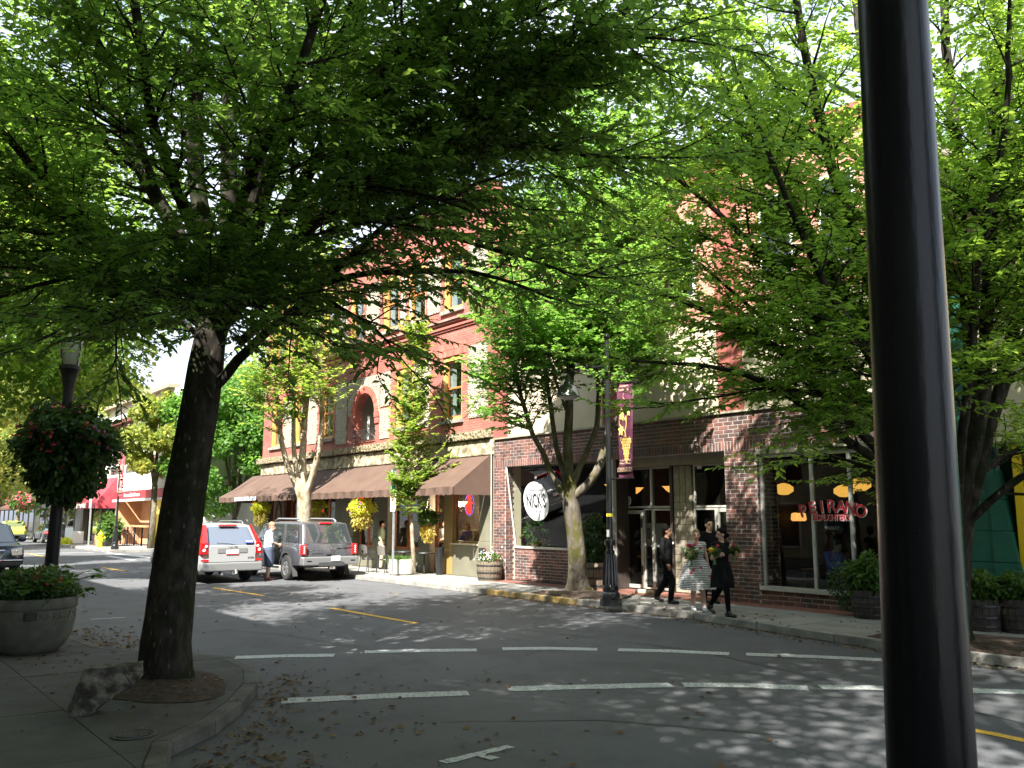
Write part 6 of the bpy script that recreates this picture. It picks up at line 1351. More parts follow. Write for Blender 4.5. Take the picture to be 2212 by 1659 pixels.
blooms('red_flowers',hb,(0,0,.08),(.84,.84,.64),20,.030,REDF,3,split=True); blooms('pink_flowers',hb,(0,0,.12),(.82,.82,.64),26,.036,PINK,4,sel=lambda u:u[2]>.1,split=True); blooms('magenta_flowers',hb,(0,0,0),(.84,.84,.6),12,.036,MAG,5,split=True)
# ---- big round concrete planter (near left)
pc=gp(82,1425,.15); pl=empty('concrete_planter',(-14.75,2.75,.15),0,'round grey concrete planter with relief band and bushy plants beside the near kerb','planter'); pl.location=(-14.90,2.56,.13); pl.scale=(.95,.95,.93)
PCN=mat('cast_concrete',(.12,.12,.10),(.17,.168,.145),scale=5,rough=.9,bump=.35,bscale=50,pos=False)
MB().lathe([(.36,0),(.40,.03),(.50,.12),(.58,.28),(.625,.5),(.63,.53),(.62,.535),(.62,.69),(.635,.70),(.645,.72),(.645,.84),(.635,.86),(.57,.86),(.55,.80)],n=48).build('bowl',PCN,pl,smooth='auto')
m=MB(); 
for k in range(40):
    t=k*2*math.pi/40; a0=t+.02; 
    # relief blocks and letters-like ridges on the band
    m.tube([(.622*math.cos(a0),.622*math.sin(a0),.545),(.622*math.cos(a0+random.uniform(-.05,.08)),.622*math.sin(a0+.03),.60+random.uniform(0,.08))],.009,4)
    m.tube([(.622*math.cos(a0),.622*math.sin(a0),.62+random.uniform(-.05,.05)),(.622*math.cos(a0+.1),.622*math.sin(a0+.1),.62+random.uniform(-.06,.06))],.009,4)
m.build('relief_band',PCN,pl)
ang=math.atan2(-2.75,14.75)-.0; ca,sa=math.cos(ang),math.sin(ang)
P=[(.628*math.cos(ang+d_),.628*math.sin(ang+d_),z) for z in (.55,.675) for d_ in (-.14,-.07,0,.07,.14)]; P=[(x*1.008,y*1.008,z) for x,y,z in P]
plq=MB().add(P,[(0,1,6,5),(1,2,7,6),(2,3,8,7),(3,4,9,8)]).build('plaque',mat('bronze_plaque',(.03,.028,.025),rough=.4,metal=.4),pl)
m=MB()
for z in (.575,.6,.625,.65): m.box(-.06,.06,-.002,.002,z-.004,z+.004)
m.build('plaque_line',mat('plaque_line',(.12,.11,.1)),plq,loc=(.638*ca,.638*sa,0),rot=(0,0,ang+math.pi/2))
MB().lathe([(.56,.8),(0,.84)],n=24,cap=False).build('soil',SOIL,pl)
foliage('foliage',pl,(0,0,1.0),(.60,.60,.30),2600,.085,FOLG,6,.1); foliage('small_foliage',pl,(0,0,.93),(.70,.70,.17),2400,.045,FOLD,7,.6)
g=np.random.default_rng(5); P=[];D=[];N=[];S=[]
m=MB()
for i in range(46):   # oak-leaf hydrangea: large lobed leaves on stems
    a=g.uniform(0,6.28); el=g.uniform(.2,1.2); L_=g.uniform(.35,.85); d=np.array([math.cos(a)*math.cos(el),math.sin(a)*math.cos(el),math.sin(el)*.75]); st=np.array([0,0,.9])+d*np.array([.3,.3,.1]); tip=np.array([0,0,.92])+d*L_*np.array([1.3,1.3,.8]); m.tube([tuple(st),tuple((st+tip)/2+[0,0,.04]),tuple(tip)],.005,4)
    for (fo,sd,sc) in ((0,0,.19),(.25,.8,.12),(.25,-.8,.12),(.1,1.25,.10),(.1,-1.25,.10)):
        a2=a+sd; dd=np.array([math.cos(a2),math.sin(a2),-.15]); P.append(tip+np.array([math.cos(a),math.sin(a),-.05])*fo*.1); D.append(dd+np.array([0,0,g.uniform(-.2,.35)])); N.append([0,0,1]+g.normal(0,.2,3)); S.append(sc)
m.build('stems',mat('stem_green',(.1,.12,.03)),pl); leaves('large_leaves',np.array(P),np.array(D),np.array(N),np.array(S),FOLG,pl,wid=.95)
m=MB()
for (x,y,z) in ((.25,-.25,1.24),(.32,-.02,1.22),(.1,.1,1.3)): m.lathe([(.005,.07),(.05,.03),(.08,-.05),(.09,-.12),(.06,-.13)],c=(x,y,z),n=12,cap=False)
m.build('faded_flower_head',mat('faded_flower',(.2,.1,.06),(.28,.17,.1),scale=25,rough=1,bump=.8,bscale=60),pl)
blooms('red_flowers',pl,(0,0,1.1),(.6,.6,.3),5,.03,REDF,8,cl=4)
# broken concrete chunk leaning in the bed
cb=empty('concrete_block',(-10.72,2.47,.15),0,'broken chunk of concrete kerb tipped on its side by the near tree','concrete block')
poly=[(0,-.03),(.24,-.02),(.45,.16),(.62,.27),(.74,.36),(.74,.53),(.45,.51),(.17,.50),(.1,.30)]
bm=bmesh.new(); vs=[bm.verts.new((x,y,z)) for y in (0,.30) for x,z in poly]; n=len(poly)
bm.faces.new(vs[:n]); bm.faces.new(list(reversed(vs[n:])))
for k in range(n): bm.faces.new((vs[k],vs[(k+1)%n],vs[n+(k+1)%n],vs[n+k]))
bmesh.ops.recalc_face_normals(bm,faces=bm.faces); bmesh.ops.triangulate(bm,faces=bm.faces); bmesh.ops.subdivide_edges(bm,edges=bm.edges,cuts=3,use_grid_fill=True)
for v in bm.verts:
    q_=.012 if v.co.z>.49 or v.co.x<.12 else .03; v.co+=Vector([random.uniform(-q_,q_) for _ in range(3)])*.6
me=bpy.data.meshes.new('chunk'); bm.to_mesh(me); bm.free(); me.materials.append(mat('broken_concrete',(.045,.04,.034),(.2,.18,.155),scale=7,rough=.95,bump=.9,bscale=25,lo=.42,hi=.6)); o=bpy.data.objects.new('chunk',me); COL.objects.link(o); o.parent=cb; qc=gp(138,1548,.15); cb.location=(qc[0],qc[1],.15); cb.scale=(.92,.92,.88); o.rotation_euler=(0,0,math.atan2(rt[1],rt[0])+.30)
# ---- barrel planters on the far pavement
def barrel(x,y,label,s=1.,dark=False):
    b=empty('barrel_planter',(x,y,.15),0,label,'planter','wine barrel planters'); n=22
    for k in range(n):    # staves
        a0,a1=2*math.pi*k/n+.012,2*math.pi*(k+1)/n-.012; V=[]
        for z,r in ((0,.33),(.16,.36),(.32,.385),(.48,.375),(.56,.36)):
            for a_ in (a0,a1): V.append((r*s*math.cos(a_),r*s*math.sin(a_),z*s))
        if k==0 or True: MB().add(V,[(2*i,2*i+1,2*i+3,2*i+2) for i in range(4)]).build('stave',mat('shade_dark_oak',(.035,.03,.026),(.06,.05,.042),scale=9,rough=.8) if dark else WOODO,b)  # dark barrels: shade at the right is put into the oak colour
    MB().lathe([(.325*s,0),(.355*s,.16*s),(.378*s,.32*s),(.355*s,.55*s)],n=24,cap=False).build('barrel_inside',SOIL,b)
    for z,r in ((.06,.35),(.22,.381),(.42,.388)): MB().lathe([(r*s,z*s),((r+.004)*s,(z+.02)*s),(r*s,(z+.045)*s)],n=24,cap=False).build('hoop',IRON,b)
    MB().lathe([(.35*s,.5*s),(0,.52*s)],n=20,cap=False).build('soil',SOIL,b); return b
b=barrel(-22.55,16.5,'half barrel planter with white and pink flowers at the foot of the brick pier',1.05); foliage('foliage',b,(0,0,.66),(.36,.36,.2),700,.06,FOLG,11,0); blooms('white_flowers',b,(0,0,.68),(.38,.38,.22),46,.03,WHF,12,cl=3); blooms('pink_flowers',b,(0,0,.72),(.34,.34,.22),18,.03,PINK,13,cl=3)
q=gp(1420,1262,.16); b=barrel(q[0],16.95,'half barrel planter with tall glossy shrub beside the cafe door',1.28); foliage('foliage',b,(-.05,0,1.3),(.46,.42,.66),1700,.10,FOLD,14,.2); blooms('red_flowers',b,(0,0,1.4),(.46,.42,.6),8,.035,REDF,15,cl=2)
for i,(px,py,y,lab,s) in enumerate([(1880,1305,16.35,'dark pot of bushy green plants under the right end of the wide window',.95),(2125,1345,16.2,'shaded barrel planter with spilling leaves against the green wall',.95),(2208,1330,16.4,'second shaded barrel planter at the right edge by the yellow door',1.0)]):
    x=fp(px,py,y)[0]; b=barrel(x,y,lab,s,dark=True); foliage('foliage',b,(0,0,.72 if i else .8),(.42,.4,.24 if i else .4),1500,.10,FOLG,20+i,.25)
    if i==0: foliage('fine_foliage',b,(-.45,-.1,.6),(.4,.25,.45),1200,.05,FOLD,29,.1)
# stone like grasses planter by the sapling
x,y=fp(878,1240,15.95)[0],15.75; b=empty('stone_planter',(x,y,.15),0,'pale concrete tub with strappy grass beside the slim young maple','planter')
MB().lathe([(.36,0),(.42,.06),(.44,.3),(.43,.5),(.4,.52),(.36,.46)],n=28).build('tub',mat('pale_tub',(.55,.52,.46),(.62,.6,.55),scale=6,rough=.9,bump=.3),b,smooth='auto')
m=MB(); g=np.random.default_rng(3)
for i in range(150):
    a=g.uniform(0,6.28); L_=g.uniform(.35,.7); r0=g.uniform(0,.3); w=.012; px_,py_=r0*math.cos(a),r0*math.sin(a); V=[]
    for k in range(6):
        t=k/5; d_=L_*t*(.9); z=.48+.42*L_*math.sin(t*2.2)-.30*t*t; ww=w*(1-t)+.001
        cx_,cy_=px_+d_*math.cos(a),py_+d_*math.sin(a); V+=[(cx_-ww*math.sin(a),cy_+ww*math.cos(a),z),(cx_+ww*math.sin(a),cy_-ww*math.cos(a),z)]
    m.add(V,[(2*k,2*k+1,2*k+3,2*k+2) for k in range(5)])
m.build('grass',FOLG,b,fixn=False)
# ---- sign posts
q=gp(848,1245,.15); s=empty('parking_sign',(q[0],q[1],.15),0,'galvanised post with green and red parking signs beside the young maple','sign')
MB().box(-.035,.035,-.025,.025,0,3.6).build('post',STEEL,s)
def plate(root,name,x0,x1,z0,z1,y,m): return MB().box(x0,x1,y-.006,y,z0,z1).build(name,m,root,bevel=.0)
a=plate(s,'sign_plate',-.18,.18,2.12,2.72,-.03,mat('sign_grey_white',(.66,.62,.6),rough=.4)); m=MB()
RS=mat('sign_red',(.5,.05,.05),rough=.5)
m.box(-.15,-.05,-.038,-.0365,2.55,2.68); text_on(m,"2 HR",(.05,-.038,2.62),(1,0,0),(0,0,1),.1,.001,.8,.004); text_on(m,"PARKING",(0,-.038,2.5),(1,0,0),(0,0,1),.075,.001,.9); text_on(m,"9AM-5PM",(0,-.038,2.38),(1,0,0),(0,0,1),.065,.001,.9); text_on(m,"MON-FRI",(0,-.038,2.28),(1,0,0),(0,0,1),.065,.001,.9); m.build('lettering',RS,a)
a=plate(s,'sign_plate',-.15,.15,2.76,3.5,-.03,mat('sign_green_white',(.35,.55,.5),rough=.4)); m=MB(); m.box(-.13,.13,-.038,-.0365,2.8,2.98); text_on(m,"P",(0,-.038,3.25),(1,0,0),(0,0,1),.3,.001,1,.01); m.build('lettering',mat('sign_green',(.02,.25,.15)),a)
s=empty('street_sign',(-63.5,13.95,.15),0,'distant pale sign plate on a post left of the yellow hydrant','sign'); MB().box(-.05,.05,-.04,.04,0,3.7).build('post',STEEL,s); a=plate(s,'sign_plate',-.3,.3,2.5,3.7,-.05,mat('sign_green_white',(.5,.6,.55)))
# ---- hydrant
h=empty('fire_hydrant',(-61.7,14.25,.15),0,'yellow fire hydrant on the corner pavement','hydrant'); HY=mat('hydrant_yellow',(.75,.6,.03),rough=.45)
MB().lathe([(.2,0),(.2,.06),(.14,.08),(.13,.75),(.17,.77),(.17,.82),(.14,.9),(.07,.97),(.04,.99),(.04,1.06),(0,1.07)],n=16).build('body',HY,h,smooth='auto')
for s_ in (-1,1): m=MB().tube([(0,s_*.1,.6),(0,s_*.24,.6)],.075,10); m.tube([(0,s_*.22,.6),(0,s_*.27,.6)],.09,8); m.build('nozzle',HY,h)
m=MB().tube([(.1,0,.5),(.26,0,.5)],.09,10); m.build('outlet',HY,h)
# ---- white picket box by black saloon, planter boxes, cafe terrace bits
w=empty('white_planter_box',(-71.2,14.3,.15),0,'bright white slatted planter box behind the black saloon','planter')
for i in range(9): MB().box(-1.3+i*.29,-1.3+i*.29+.26,-.02,.0,0,1.15+(.1 if i%2 else 0)).build('slat',WHITEP,w)
MB().box(-1.3,1.3,.0,.7,.05,.9).build('box',WHITEP,w); foliage('foliage',w,(.6,-.3,.1),(.9,.4,.3),500,.2,FOLY,33)
w=empty('wood_planter_box',(-65.6,15.3,.15),0,'tan timber planter box with fern beside the distant lamp post','planter'); MB().box(-.9,.9,-.35,.35,0,1.0).build('box',mat('tan_wood',(.45,.28,.14),(.38,.23,.11),scale=3,rough=.7),w); foliage('foliage',w,(1.6,0,1.1),(1.1,.6,.9),1500,.3,FOLG,34,.3); MB().lathe([(.5,0),(.6,.8)],c=(1.8,0,0),n=14).build('pot',BLACK,w)
bar=empty('bar_counter',(-64.6,17.2,.15),0,'timber bar counter with dark stools in the peach coloured porch','counter')
MB().box(-4.2,3.4,-.3,.3,1.25,1.36).build('counter_top',mat('tan_wood',(.45,.28,.14)),bar)
for i in range(5): MB().box(-4.1+i*1.8,-4.0+i*1.8,-.05,.05,0,1.25).build('leg',BLACK,bar)
def chair(x,y,rz,label,z=.15,s=1.,hgt=.46,colr=IRON,group='metal cafe chairs on the far pavement'):
    c=empty('cafe_chair',(x,y,z),rz,label,'chair',group)
    MB().lathe([(0,hgt-.02),(.22,hgt-.02),(.23,hgt),(.22,hgt+.02),(0,hgt+.025)],n=14).build('seat',colr,c)
    for sx in (-1,1):
        MB().tube([(.19,sx*.19,hgt),(.22,sx*.22,0)],.014,6).build('leg',colr,c); MB().tube([(-.18,sx*.19,hgt),(-.25,sx*.22,0)],.014,6).build('leg',colr,c)
        MB().tube([(-.16,sx*.2,hgt),(-.22,sx*.22,hgt+.45),(-.23,sx*.14,hgt+.5)],.014,6).build('back_post',colr,c); MB().tube([(.17,sx*.22,hgt),(.17,sx*.25,hgt+.2),(-.2,sx*.25,hgt+.24)],.013,6).build('armrest',colr,c)
    V=[];
    for k in range(9):
        t=k/8*2-1; V+=[(-.22+.05*(1-t*t)*-1,t*.2,hgt+.16),(-.25-.05*(1-t*t),t*.2,hgt+.5-.06*t*t)]
    MB().add(V,[(2*k,2*k+1,2*k+3,2*k+2) for k in range(8)]).build('backrest',mat('mesh_back',(.13,.12,.11),rough=.6),c); return c
for i in range(4): chair(-67.8+i*1.7,16.6,R(90),['first stool from the left at the distant porch bar','second stool from the left at the distant porch bar','third stool from the left at the distant porch bar','fourth stool, nearest the yellow wall, at the distant porch bar'][i],hgt=.8,group='stools at the porch bar')
q=gp(828,1238,.15); chair(q[0],q[1]+.1,R(100),'dark metal chair with rounded mesh back nearest the parking sign')
q=gp(800,1236,.15); chair(q[0]-.1,q[1]-.05,R(20),'dark metal chair turned sideways behind the grey SUV')
tb_=empty('cafe_table',(-27.6,16.45,.15),0,'round dark cafe table on the pavement between the chairs and the tub','table'); MB().lathe([(0,.70),(.42,.70),(.43,.72),(.42,.74),(0,.74)],n=24).build('table_top',IRON,tb_); MB().tube([(0,0,0),(0,0,.7)],.03,8).build('post',IRON,tb_); MB().lathe([(.25,0),(.22,.03),(.03,.05)],n=14).build('foot',IRON,tb_)
q=(-26.35,16.5); tb2=empty('cafe_table',(q[0],q[1],.15),0,'second dark cafe table partly behind the young maple stem','table'); MB().lathe([(0,.70),(.4,.70),(.41,.72),(.4,.74),(0,.74)],n=24).build('table_top',IRON,tb2); MB().tube([(0,0,0),(0,0,.7)],.03,8).build('post',IRON,tb2)
MB().lathe([(0,0),(.13,0),(.15,.9),(.16,.92),(0,.92)],n=12).build('bin',BLACK,loc=(-25.75,16.75,.15),label='narrow black bin standing at the grey green pier',cat='bin')
# ---- hanging baskets under the awning
def hang(px,py,y,label,r=.42,fy=FOLY,seed=0,cols=((REDF,10),)):
    c=fp(px,py,y); b=empty('hanging_basket',tuple(c),0,label,'flower basket','hanging baskets under the brown awning'); m=MB()
    for k in range(4): t=k*math.pi/2; m.tube([(r*.55*math.cos(t),r*.55*math.sin(t),0),(0,0,.7)],.008,4)
    m.build('chain',STEEL,b); MB().lathe([(0.03,-.26),(.2,-.2),(.27,-.02),(.28,0)],n=16,cap=False).build('basket',mat('coir_liner',(.28,.17,.09),(.2,.12,.06),scale=20,rough=1),b)
    foliage('foliage',b,(0,0,.03),(r,r,r*.7),1300,.085,fy,seed,.4); foliage('trailing_foliage',b,(0,0,-.4),(r*.75,r*.75,.4),500,.09,LG('trail%d'%seed,[(0,(.25,.15,.05)),(.5,(.3,.28,.06)),(1,(.4,.35,.12))],trans=.4),seed+1,1.2)
    for i,(mm,n_) in enumerate(cols): blooms('flowers',b,(0,0,0),(r,r,r*.7),n_,.04,mm,seed+i,cl=3)
hang(563,1098,15.75,'hanging basket with chartreuse leaves and two red blooms behind the silver SUV',seed=41)
hang(684,1092,16.1,'small yellow hanging basket just right of the pale trunk',.36,seed=45,cols=((PURP,6),))
hang(781,1098,15.8,'hanging basket of chartreuse trailing vines with purple flowers above the grey SUV',.5,seed=49,cols=((PURP,10),(REDF,8)))
hang(925,1120,16.3,'dim hanging basket beside the rust coloured door',.36,fy=FOLG,seed=53,cols=((REDF,6),))
hang(28,1108,10,'',.6,seed=57) if 0 else None
hb2=empty('hanging_basket',(-91.5,14.2,3.4),0,'distant pink flower basket above the lime hatchback','flower basket'); MB().lathe([(.1,-.4),(.4,-.3),(.5,0)],n=12,cap=False).build('basket',mat('coir_liner',(.28,.17,.09)),hb2); foliage('foliage',hb2,(0,0,0),(1.1,1.1,.7),500,.25,FOLG,61); blooms('flowers',hb2,(0,0,.1),(1.15,1.15,.7),60,.12,PINK,62,cl=4,spread=.15)
# pendant lamps inside the shops (lit)
def pendant(px,py,y,label,r=.24,m=LAMPW,kind='bowl'):
    c=fp(px,py,y); l_=empty('pendant_lamp',tuple(c),0,label,'lamp','lit lamps inside the shops')
    if kind=='bowl': MB().lathe([(.02,-.16),(.1,-.15),(.19,-.08),(.26,.0),(.30,.02)],n=20,cap=False).build('lamp_shade',m,l_,smooth=True)
    else: MB().lathe([(.04,.14),(.14,.11),(.23,.04),(.23,-.06),(.11,-.14),(.04,-.15),(0,-.15)],n=10).build('lamp_shade',m,l_)
    MB().tube([(0,0,0.1),(0,0,3.74-c[2]-.0)],.01,5).build('rod',IRON,l_); return l_
pendant(1369,1055,18.6,'amber bowl pendant seen under the purple banner'); pendant(1326,1048,19.0,'amber bowl lamp partly hidden by the lamp post'); pendant(1452,1052,19.2,'small amber pendant at the right of the cafe transom')
pendant(1693,1056,18.8,'yellow globe lamp at the left of the wide shop window',m=LAMPY,kind='g'); pendant(1823,1060,19,'yellow globe lamp behind the letters at the second mullion',m=LAMPY,kind='g'); pendant(1858,1046,18.2,'largest yellow globe lamp at the right of the lettering',m=LAMPY,kind='g')
for px,lab in ((1718,'left half of the small double wall light inside'),(1732,'right half of the small double wall light inside')):
    c=fp(px,1114,20.5); MB().lathe([(.04,.08),(.1,.06),(.12,-.1),(.08,-.14)],n=12).build('wall_light',LAMPW,loc=tuple(c),label=lab+' the wide window',cat='lamp',group='lit lamps inside the shops')
l_=pendant(996,1085,18.2,'small orange pendant beside the neon oval in the corner window')
pl_=bpy.data.lights.new('pendant_bulb','POINT'); pl_.energy=130; pl_.color=(1,.75,.5); pl_.shadow_soft_size=.12; po=bpy.data.objects.new('bulb',pl_); COL.objects.link(po); po.parent=l_; po.location=(0,-.1,-.3)
# plants and frames inside the windows
c=fp(1155,1160,18.0); pi=empty('potted_plant',(c[0],c[1],1.0),0,'spiky potted plant behind the slanted cafe window','plant'); MB().lathe([(.1,0),(.16,.3)],n=12).build('pot',mat('clay_pot',(.3,.22,.16)),pi); foliage('foliage',pi,(0,0,.6),(.35,.35,.35),260,.2,FOLG,71,0,wid=.25)
MB().box(-22.35,-17.75,17.65,18.6,.95,1.0).build('display_shelf',mat('tan_wood',(.45,.28,.14)),loc=(0,0,0),label='tan wooden display shelf inside the slanted cafe window',cat='shelf')
pf=[(1392+4,1130,'white framed menu poster left behind the cafe glass'),(1428,1130,'white framed menu poster right behind the cafe glass')]
for px,py,lab in pf:
    c=fp(px,py,17.75); e=empty('poster',(c[0],17.75,1.3),0,lab,'poster'); MB().box(-.2,.2,0,.012,0,.62).build('paper',WHITEP,e); MB().box(.02,.15,-.004,-.001,.2,.5).build('print',mat('print_brown',(.2,.12,.08)),e)
MB().box(-.25,.25,-.1,.1,0,.09).build('door_stone',CREAM,loc=(fp(1395,1262,16.9)[0],16.85,.16),bevel=.03,label='flat pale stone lying beside the barrel at the cafe door',cat='stone')
# tables in the wide window
for i,(x,y,lab) in enumerate([(-12.0,18.3,'small wooden table dim behind the left pane of the wide window'),(-10.6,18.1,'dark table in front of the seated figure in blue')]):
    e=empty('indoor_table',(x,y,.16),0,lab,'table'); MB().box(-.4,.4,-.35,.35,.72,.76).build('table_top',mat('brown_table',(.12,.07,.04),rough=.5),e)
    for a in (-1,1):
        for b_ in (-1,1): MB().box(a*.34-.02,a*.34+.02,b_*.3-.02,b_*.3+.02,0,.72).build('leg',mat('brown_table',(.12,.07,.04)),e)
for i,(x,y,rz,lab) in enumerate([(-25.0,17.75,0,'wooden booth panel left of the woman in blue behind the corner window'),(-24.35,17.75,0,'wooden booth panel in front of the woman in blue')]): 
    e=empty('booth_panel',(x,y,1.0),0,lab,'booth'); 
    for k in range(3): MB().box(-.29+k*.195,-.29+k*.195+.185,0,.05,.15,.62).build('board',mat('booth_wood',(.3,.15,.08),(.24,.12,.06),scale=6,rough=.5,stretch=(1,1,.2)),e)
# small overhead cable
m=MB(); m.tube([tuple(fp(20,1000,17)*.9),tuple(np.array([-30,17,5.6]))],.02,4) if 0 else None
# ================================================================ PEOPLE
SKIN=mat('skin_light',(.6,.37,.27),(.64,.4,.3),scale=8,rough=.55); SKIN2=mat('skin_tan',(.36,.18,.11),rough=.55)
BLKC=mat('black_cloth',(.005,.005,.006),(.010,.010,.011),scale=7,rough=.85,spec=.15,bump=.6,bscale=9); BLKC2=mat('black_trousers',(.004,.004,.005),rough=.9,spec=.12,bump=.5,bscale=8)
SHOE=mat('black_shoe',(.012,.011,.01),rough=.35); HAIRK=mat('dark_hair',(.008,.006,.005),rough=.7,spec=.12,bump=.5,bscale=80); HAIRB=mat('blond_hair',(.3,.2,.1),rough=.5,bump=.5,bscale=80); HAIRR=mat('sandy_hair',(.28,.15,.09),rough=.6,bump=.5,bscale=80)
EYE=mat('eye_dark',(.02,.015,.012),rough=.3); LIP=mat('lip',(.35,.09,.08),rough=.5)
def cap_(mb,a,b,ra,rb,n=12,sy=1.):
    """tapered capsule"""
    a=Vector(a);b=Vector(b); d=b-a; L=d.length; d=d.normalized() if L>1e-6 else Vector((0,0,1))
    u=d.orthogonal().normalized(); w=d.cross(u); prof=[]
    for k in range(4): t=math.pi/2*(k+.25)/4; prof.append((-ra*math.cos(t),ra*math.sin(t)))
    prof.append((0,ra)); prof.append((L,rb))
    for k in range(1,5): t=math.pi/2*(k-.25)/4; prof.append((L+rb*math.sin(t),rb*math.cos(t)))
    V=[a+d*h+(u*math.cos(2*math.pi*j/n)+w*math.sin(2*math.pi*j/n))*r for h,r in prof for j in range(n)]; m=len(prof)
    mb.add(V,[(i*n+j,i*n+(j+1)%n,(i+1)*n+(j+1)%n,(i+1)*n+j) for i in range(m-1) for j in range(n)]+[tuple(range(n-1,-1,-1)),tuple((m-1)*n+j for j in range(n))])
def ell(mb,c,r,rot=None,n=14,m=10):
    k=len(mb.v); mb.ball((0,0,0),1,n,m,r); M_=rot or Matrix.Identity(3)
    for i in range(k,len(mb.v)): mb.v[i]=tuple(M_@Vector(mb.v[i])+Vector(c))
def remesh(mb,name,m,parent,vox=.012,smooth=4,extra=None):
    me=bpy.data.meshes.new(name); me.from_pydata(mb.v,[],mb.f); o=bpy.data.objects.new(name,me); COL.objects.link(o)
    md=o.modifiers.new('r','REMESH'); md.mode='VOXEL'; md.voxel_size=vox; md.use_smooth_shade=True
    if smooth: s=o.modifiers.new('s','SMOOTH'); s.iterations=smooth; s.factor=.5
    dg=bpy.context.evaluated_depsgraph_get(); ne=bpy.data.meshes.new_from_object(o.evaluated_get(dg)); o.modifiers.clear(); o.data=ne; bpy.data.meshes.remove(me)
    ne.materials.clear(); ne.materials.append(m); ne.shade_smooth(); o.parent=parent; return o
def rz_(a): return Matrix.Rotation(a,3,'Z')
def person(label,loc,yaw,h=1.75,J=None,skin=SKIN,hair=HAIRK,top='shirt',topm=BLKC,botm=BLKC2,shoem=SHOE,headyaw=0,fem=False,hairkind='short',vox=.013,bare_arm=False,bare_leg=False,shorts=False,stocky=1.,group=None,dress=None,nod=0,legm=None):
    s=h/1.75; root=empty('person',loc,yaw,label,'person',group); root.scale=(s,s,s)
    w=.155 if fem else .19; hp=.095 if fem else .09
    D=dict(pel=(0,0,.94),chest=(0.01,0,1.28),neck=(0.01,0,1.47),head=(.03,0,1.62),shL=(0,w,1.42),shR=(0,-w,1.42),elL=(-.03,w+.07,1.13),elR=(-.03,-w-.07,1.13),haL=(.05,w+.09,.87),haR=(.05,-w-.09,.87),hiL=(0,hp,.92),hiR=(0,-hp,.92),knL=(.03,hp,.5),knR=(.03,-hp,.5),anL=(0,hp,.09),anR=(0,-hp,.09),toL=None,toR=None,fwL=0,fwR=0)
    if J: D.update(J)
    V=lambda k:Vector(D[k])
    k=stocky; b=MB()
    # bare body
    ell(b,V('pel'),(.12*k,.155*k,.13)); cap_(b,V('pel'),V('chest'),.125*k,.13*k); ell(b,V('chest')+Vector((0,0,.03)),(.115*k,.165*k if not fem else .145*k,.17))
    cap_(b,V('shL'),V('shR'),.062,.062); cap_(b,V('chest')+Vector((0,0,.12)),V('neck')+Vector((.01,0,.04)),.075,.055)
    H_=V('head'); Mh=rz_(headyaw)@Matrix.Rotation(nod,3,'Y')
    cap_(b,V('neck'),H_-Vector((0.01,0,.07)),.052,.05)
    ell(b,H_+Mh@Vector((-.01,0,.03)),(.098,.078,.098),Mh); ell(b,H_+Mh@Vector((.025,0,-.045)),(.066,.056,.075),Mh); ell(b,H_+Mh@Vector((.04,0,-.09)),(.035,.032,.03),Mh)
    cap_(b,H_+Mh@Vector((.088,0,.015)),H_+Mh@Vector((.112,0,-.028)),.012,.017,8)
    for sg in (-1,1): ell(b,H_+Mh@Vector((-.005,sg*.08,-.01)),(.02,.012,.032),Mh); ell(b,H_+Mh@Vector((.07,sg*.032,.03)),(.02,.028,.012),Mh)
    ar=.043 if fem else .05
    for S in 'LR':
        cap_(b,V('sh'+S),V('el'+S),ar*1.1*k,ar*.85); cap_(b,V('el'+S),V('ha'+S),ar*.85,ar*.58)
        cap_(b,V('hi'+S),V('kn'+S),.088*k,.058*k); cap_(b,V('kn'+S),V('an'+S),.06*k,.04)
        an=V('an'+S); to=D['to'+S]; to=Vector(to) if to else an+Vector((.17,0,-.055)); cap_(b,an+Vector((-.02,0,-.03)),to,.038,.028)
    body=remesh(b,'body',skin,root,vox,3)
    # hands with five fingers
    for S,sg in (('L',1),('R',-1)):
        ha=V('ha'+S); d=(ha-V('el'+S)).normalized(); grip=D.get('grip'+S); side=Vector((0,sg,0)); side=(side-d*side.dot(d)).normalized(); fr=d.cross(side)*sg
        hm=MB(); pc=ha+d*.05; ell(hm,pc,(.02,.034,.045)) ; cap_(hm,ha-d*.01,ha+d*.06,.026,.03,8)
        for f in range(4):
            o=pc+fr*((f-1.5)*.019)+d*.035; ln=(.06,.072,.068,.052)[f]; cu=(-side if not grip else -side)
            p1=o+d*ln*.5+cu*(.008 if not grip else .03); p2=p1+(d*ln*.5+cu*.012 if not grip else cu*.02-d*.035); cap_(hm,o,p1,.0095,.0088,6); cap_(hm,p1,p2,.0088,.007,6)
        t0=pc-d*.02+fr*.028*(1); cap_(hm,t0,t0+d*.03+fr*.022,.0115,.0105,6); cap_(hm,t0+d*.03+fr*.022,t0+d*.055+fr*.02-side*.012,.0105,.0085,6)
        hm.build('hand',skin,root,smooth=True)
    for sg in (-1,1): 
        m=MB(); ell(m,H_+Mh@Vector((.078,sg*.031,.012)),(.012,.016,.0085),Mh,8,6); m.build('eye',EYE,root,smooth=True)
        m=MB(); a=H_+Mh@Vector((.083,sg*.018,.036)); c=H_+Mh@Vector((.075,sg*.05,.037)); m.tube([a,c],.0055,5); m.build('eyebrow',hair,root)
    m=MB(); m.tube([H_+Mh@Vector((.076,.024,-.062)),H_+Mh@Vector((.089,0,-.066)),H_+Mh@Vector((.076,-.024,-.062))],.007,6); m.build('mouth',LIP,root)
    # hair
    hm=MB(); ell(hm,H_+Mh@Vector((-.024,0,.048)),(.100,.087,.098),Mh); ell(hm,H_+Mh@Vector((-.055,0,.0)),(.062,.078,.085),Mh); ell(hm,H_+Mh@Vector((.035,0,.105)),(.05,.06,.03),Mh)
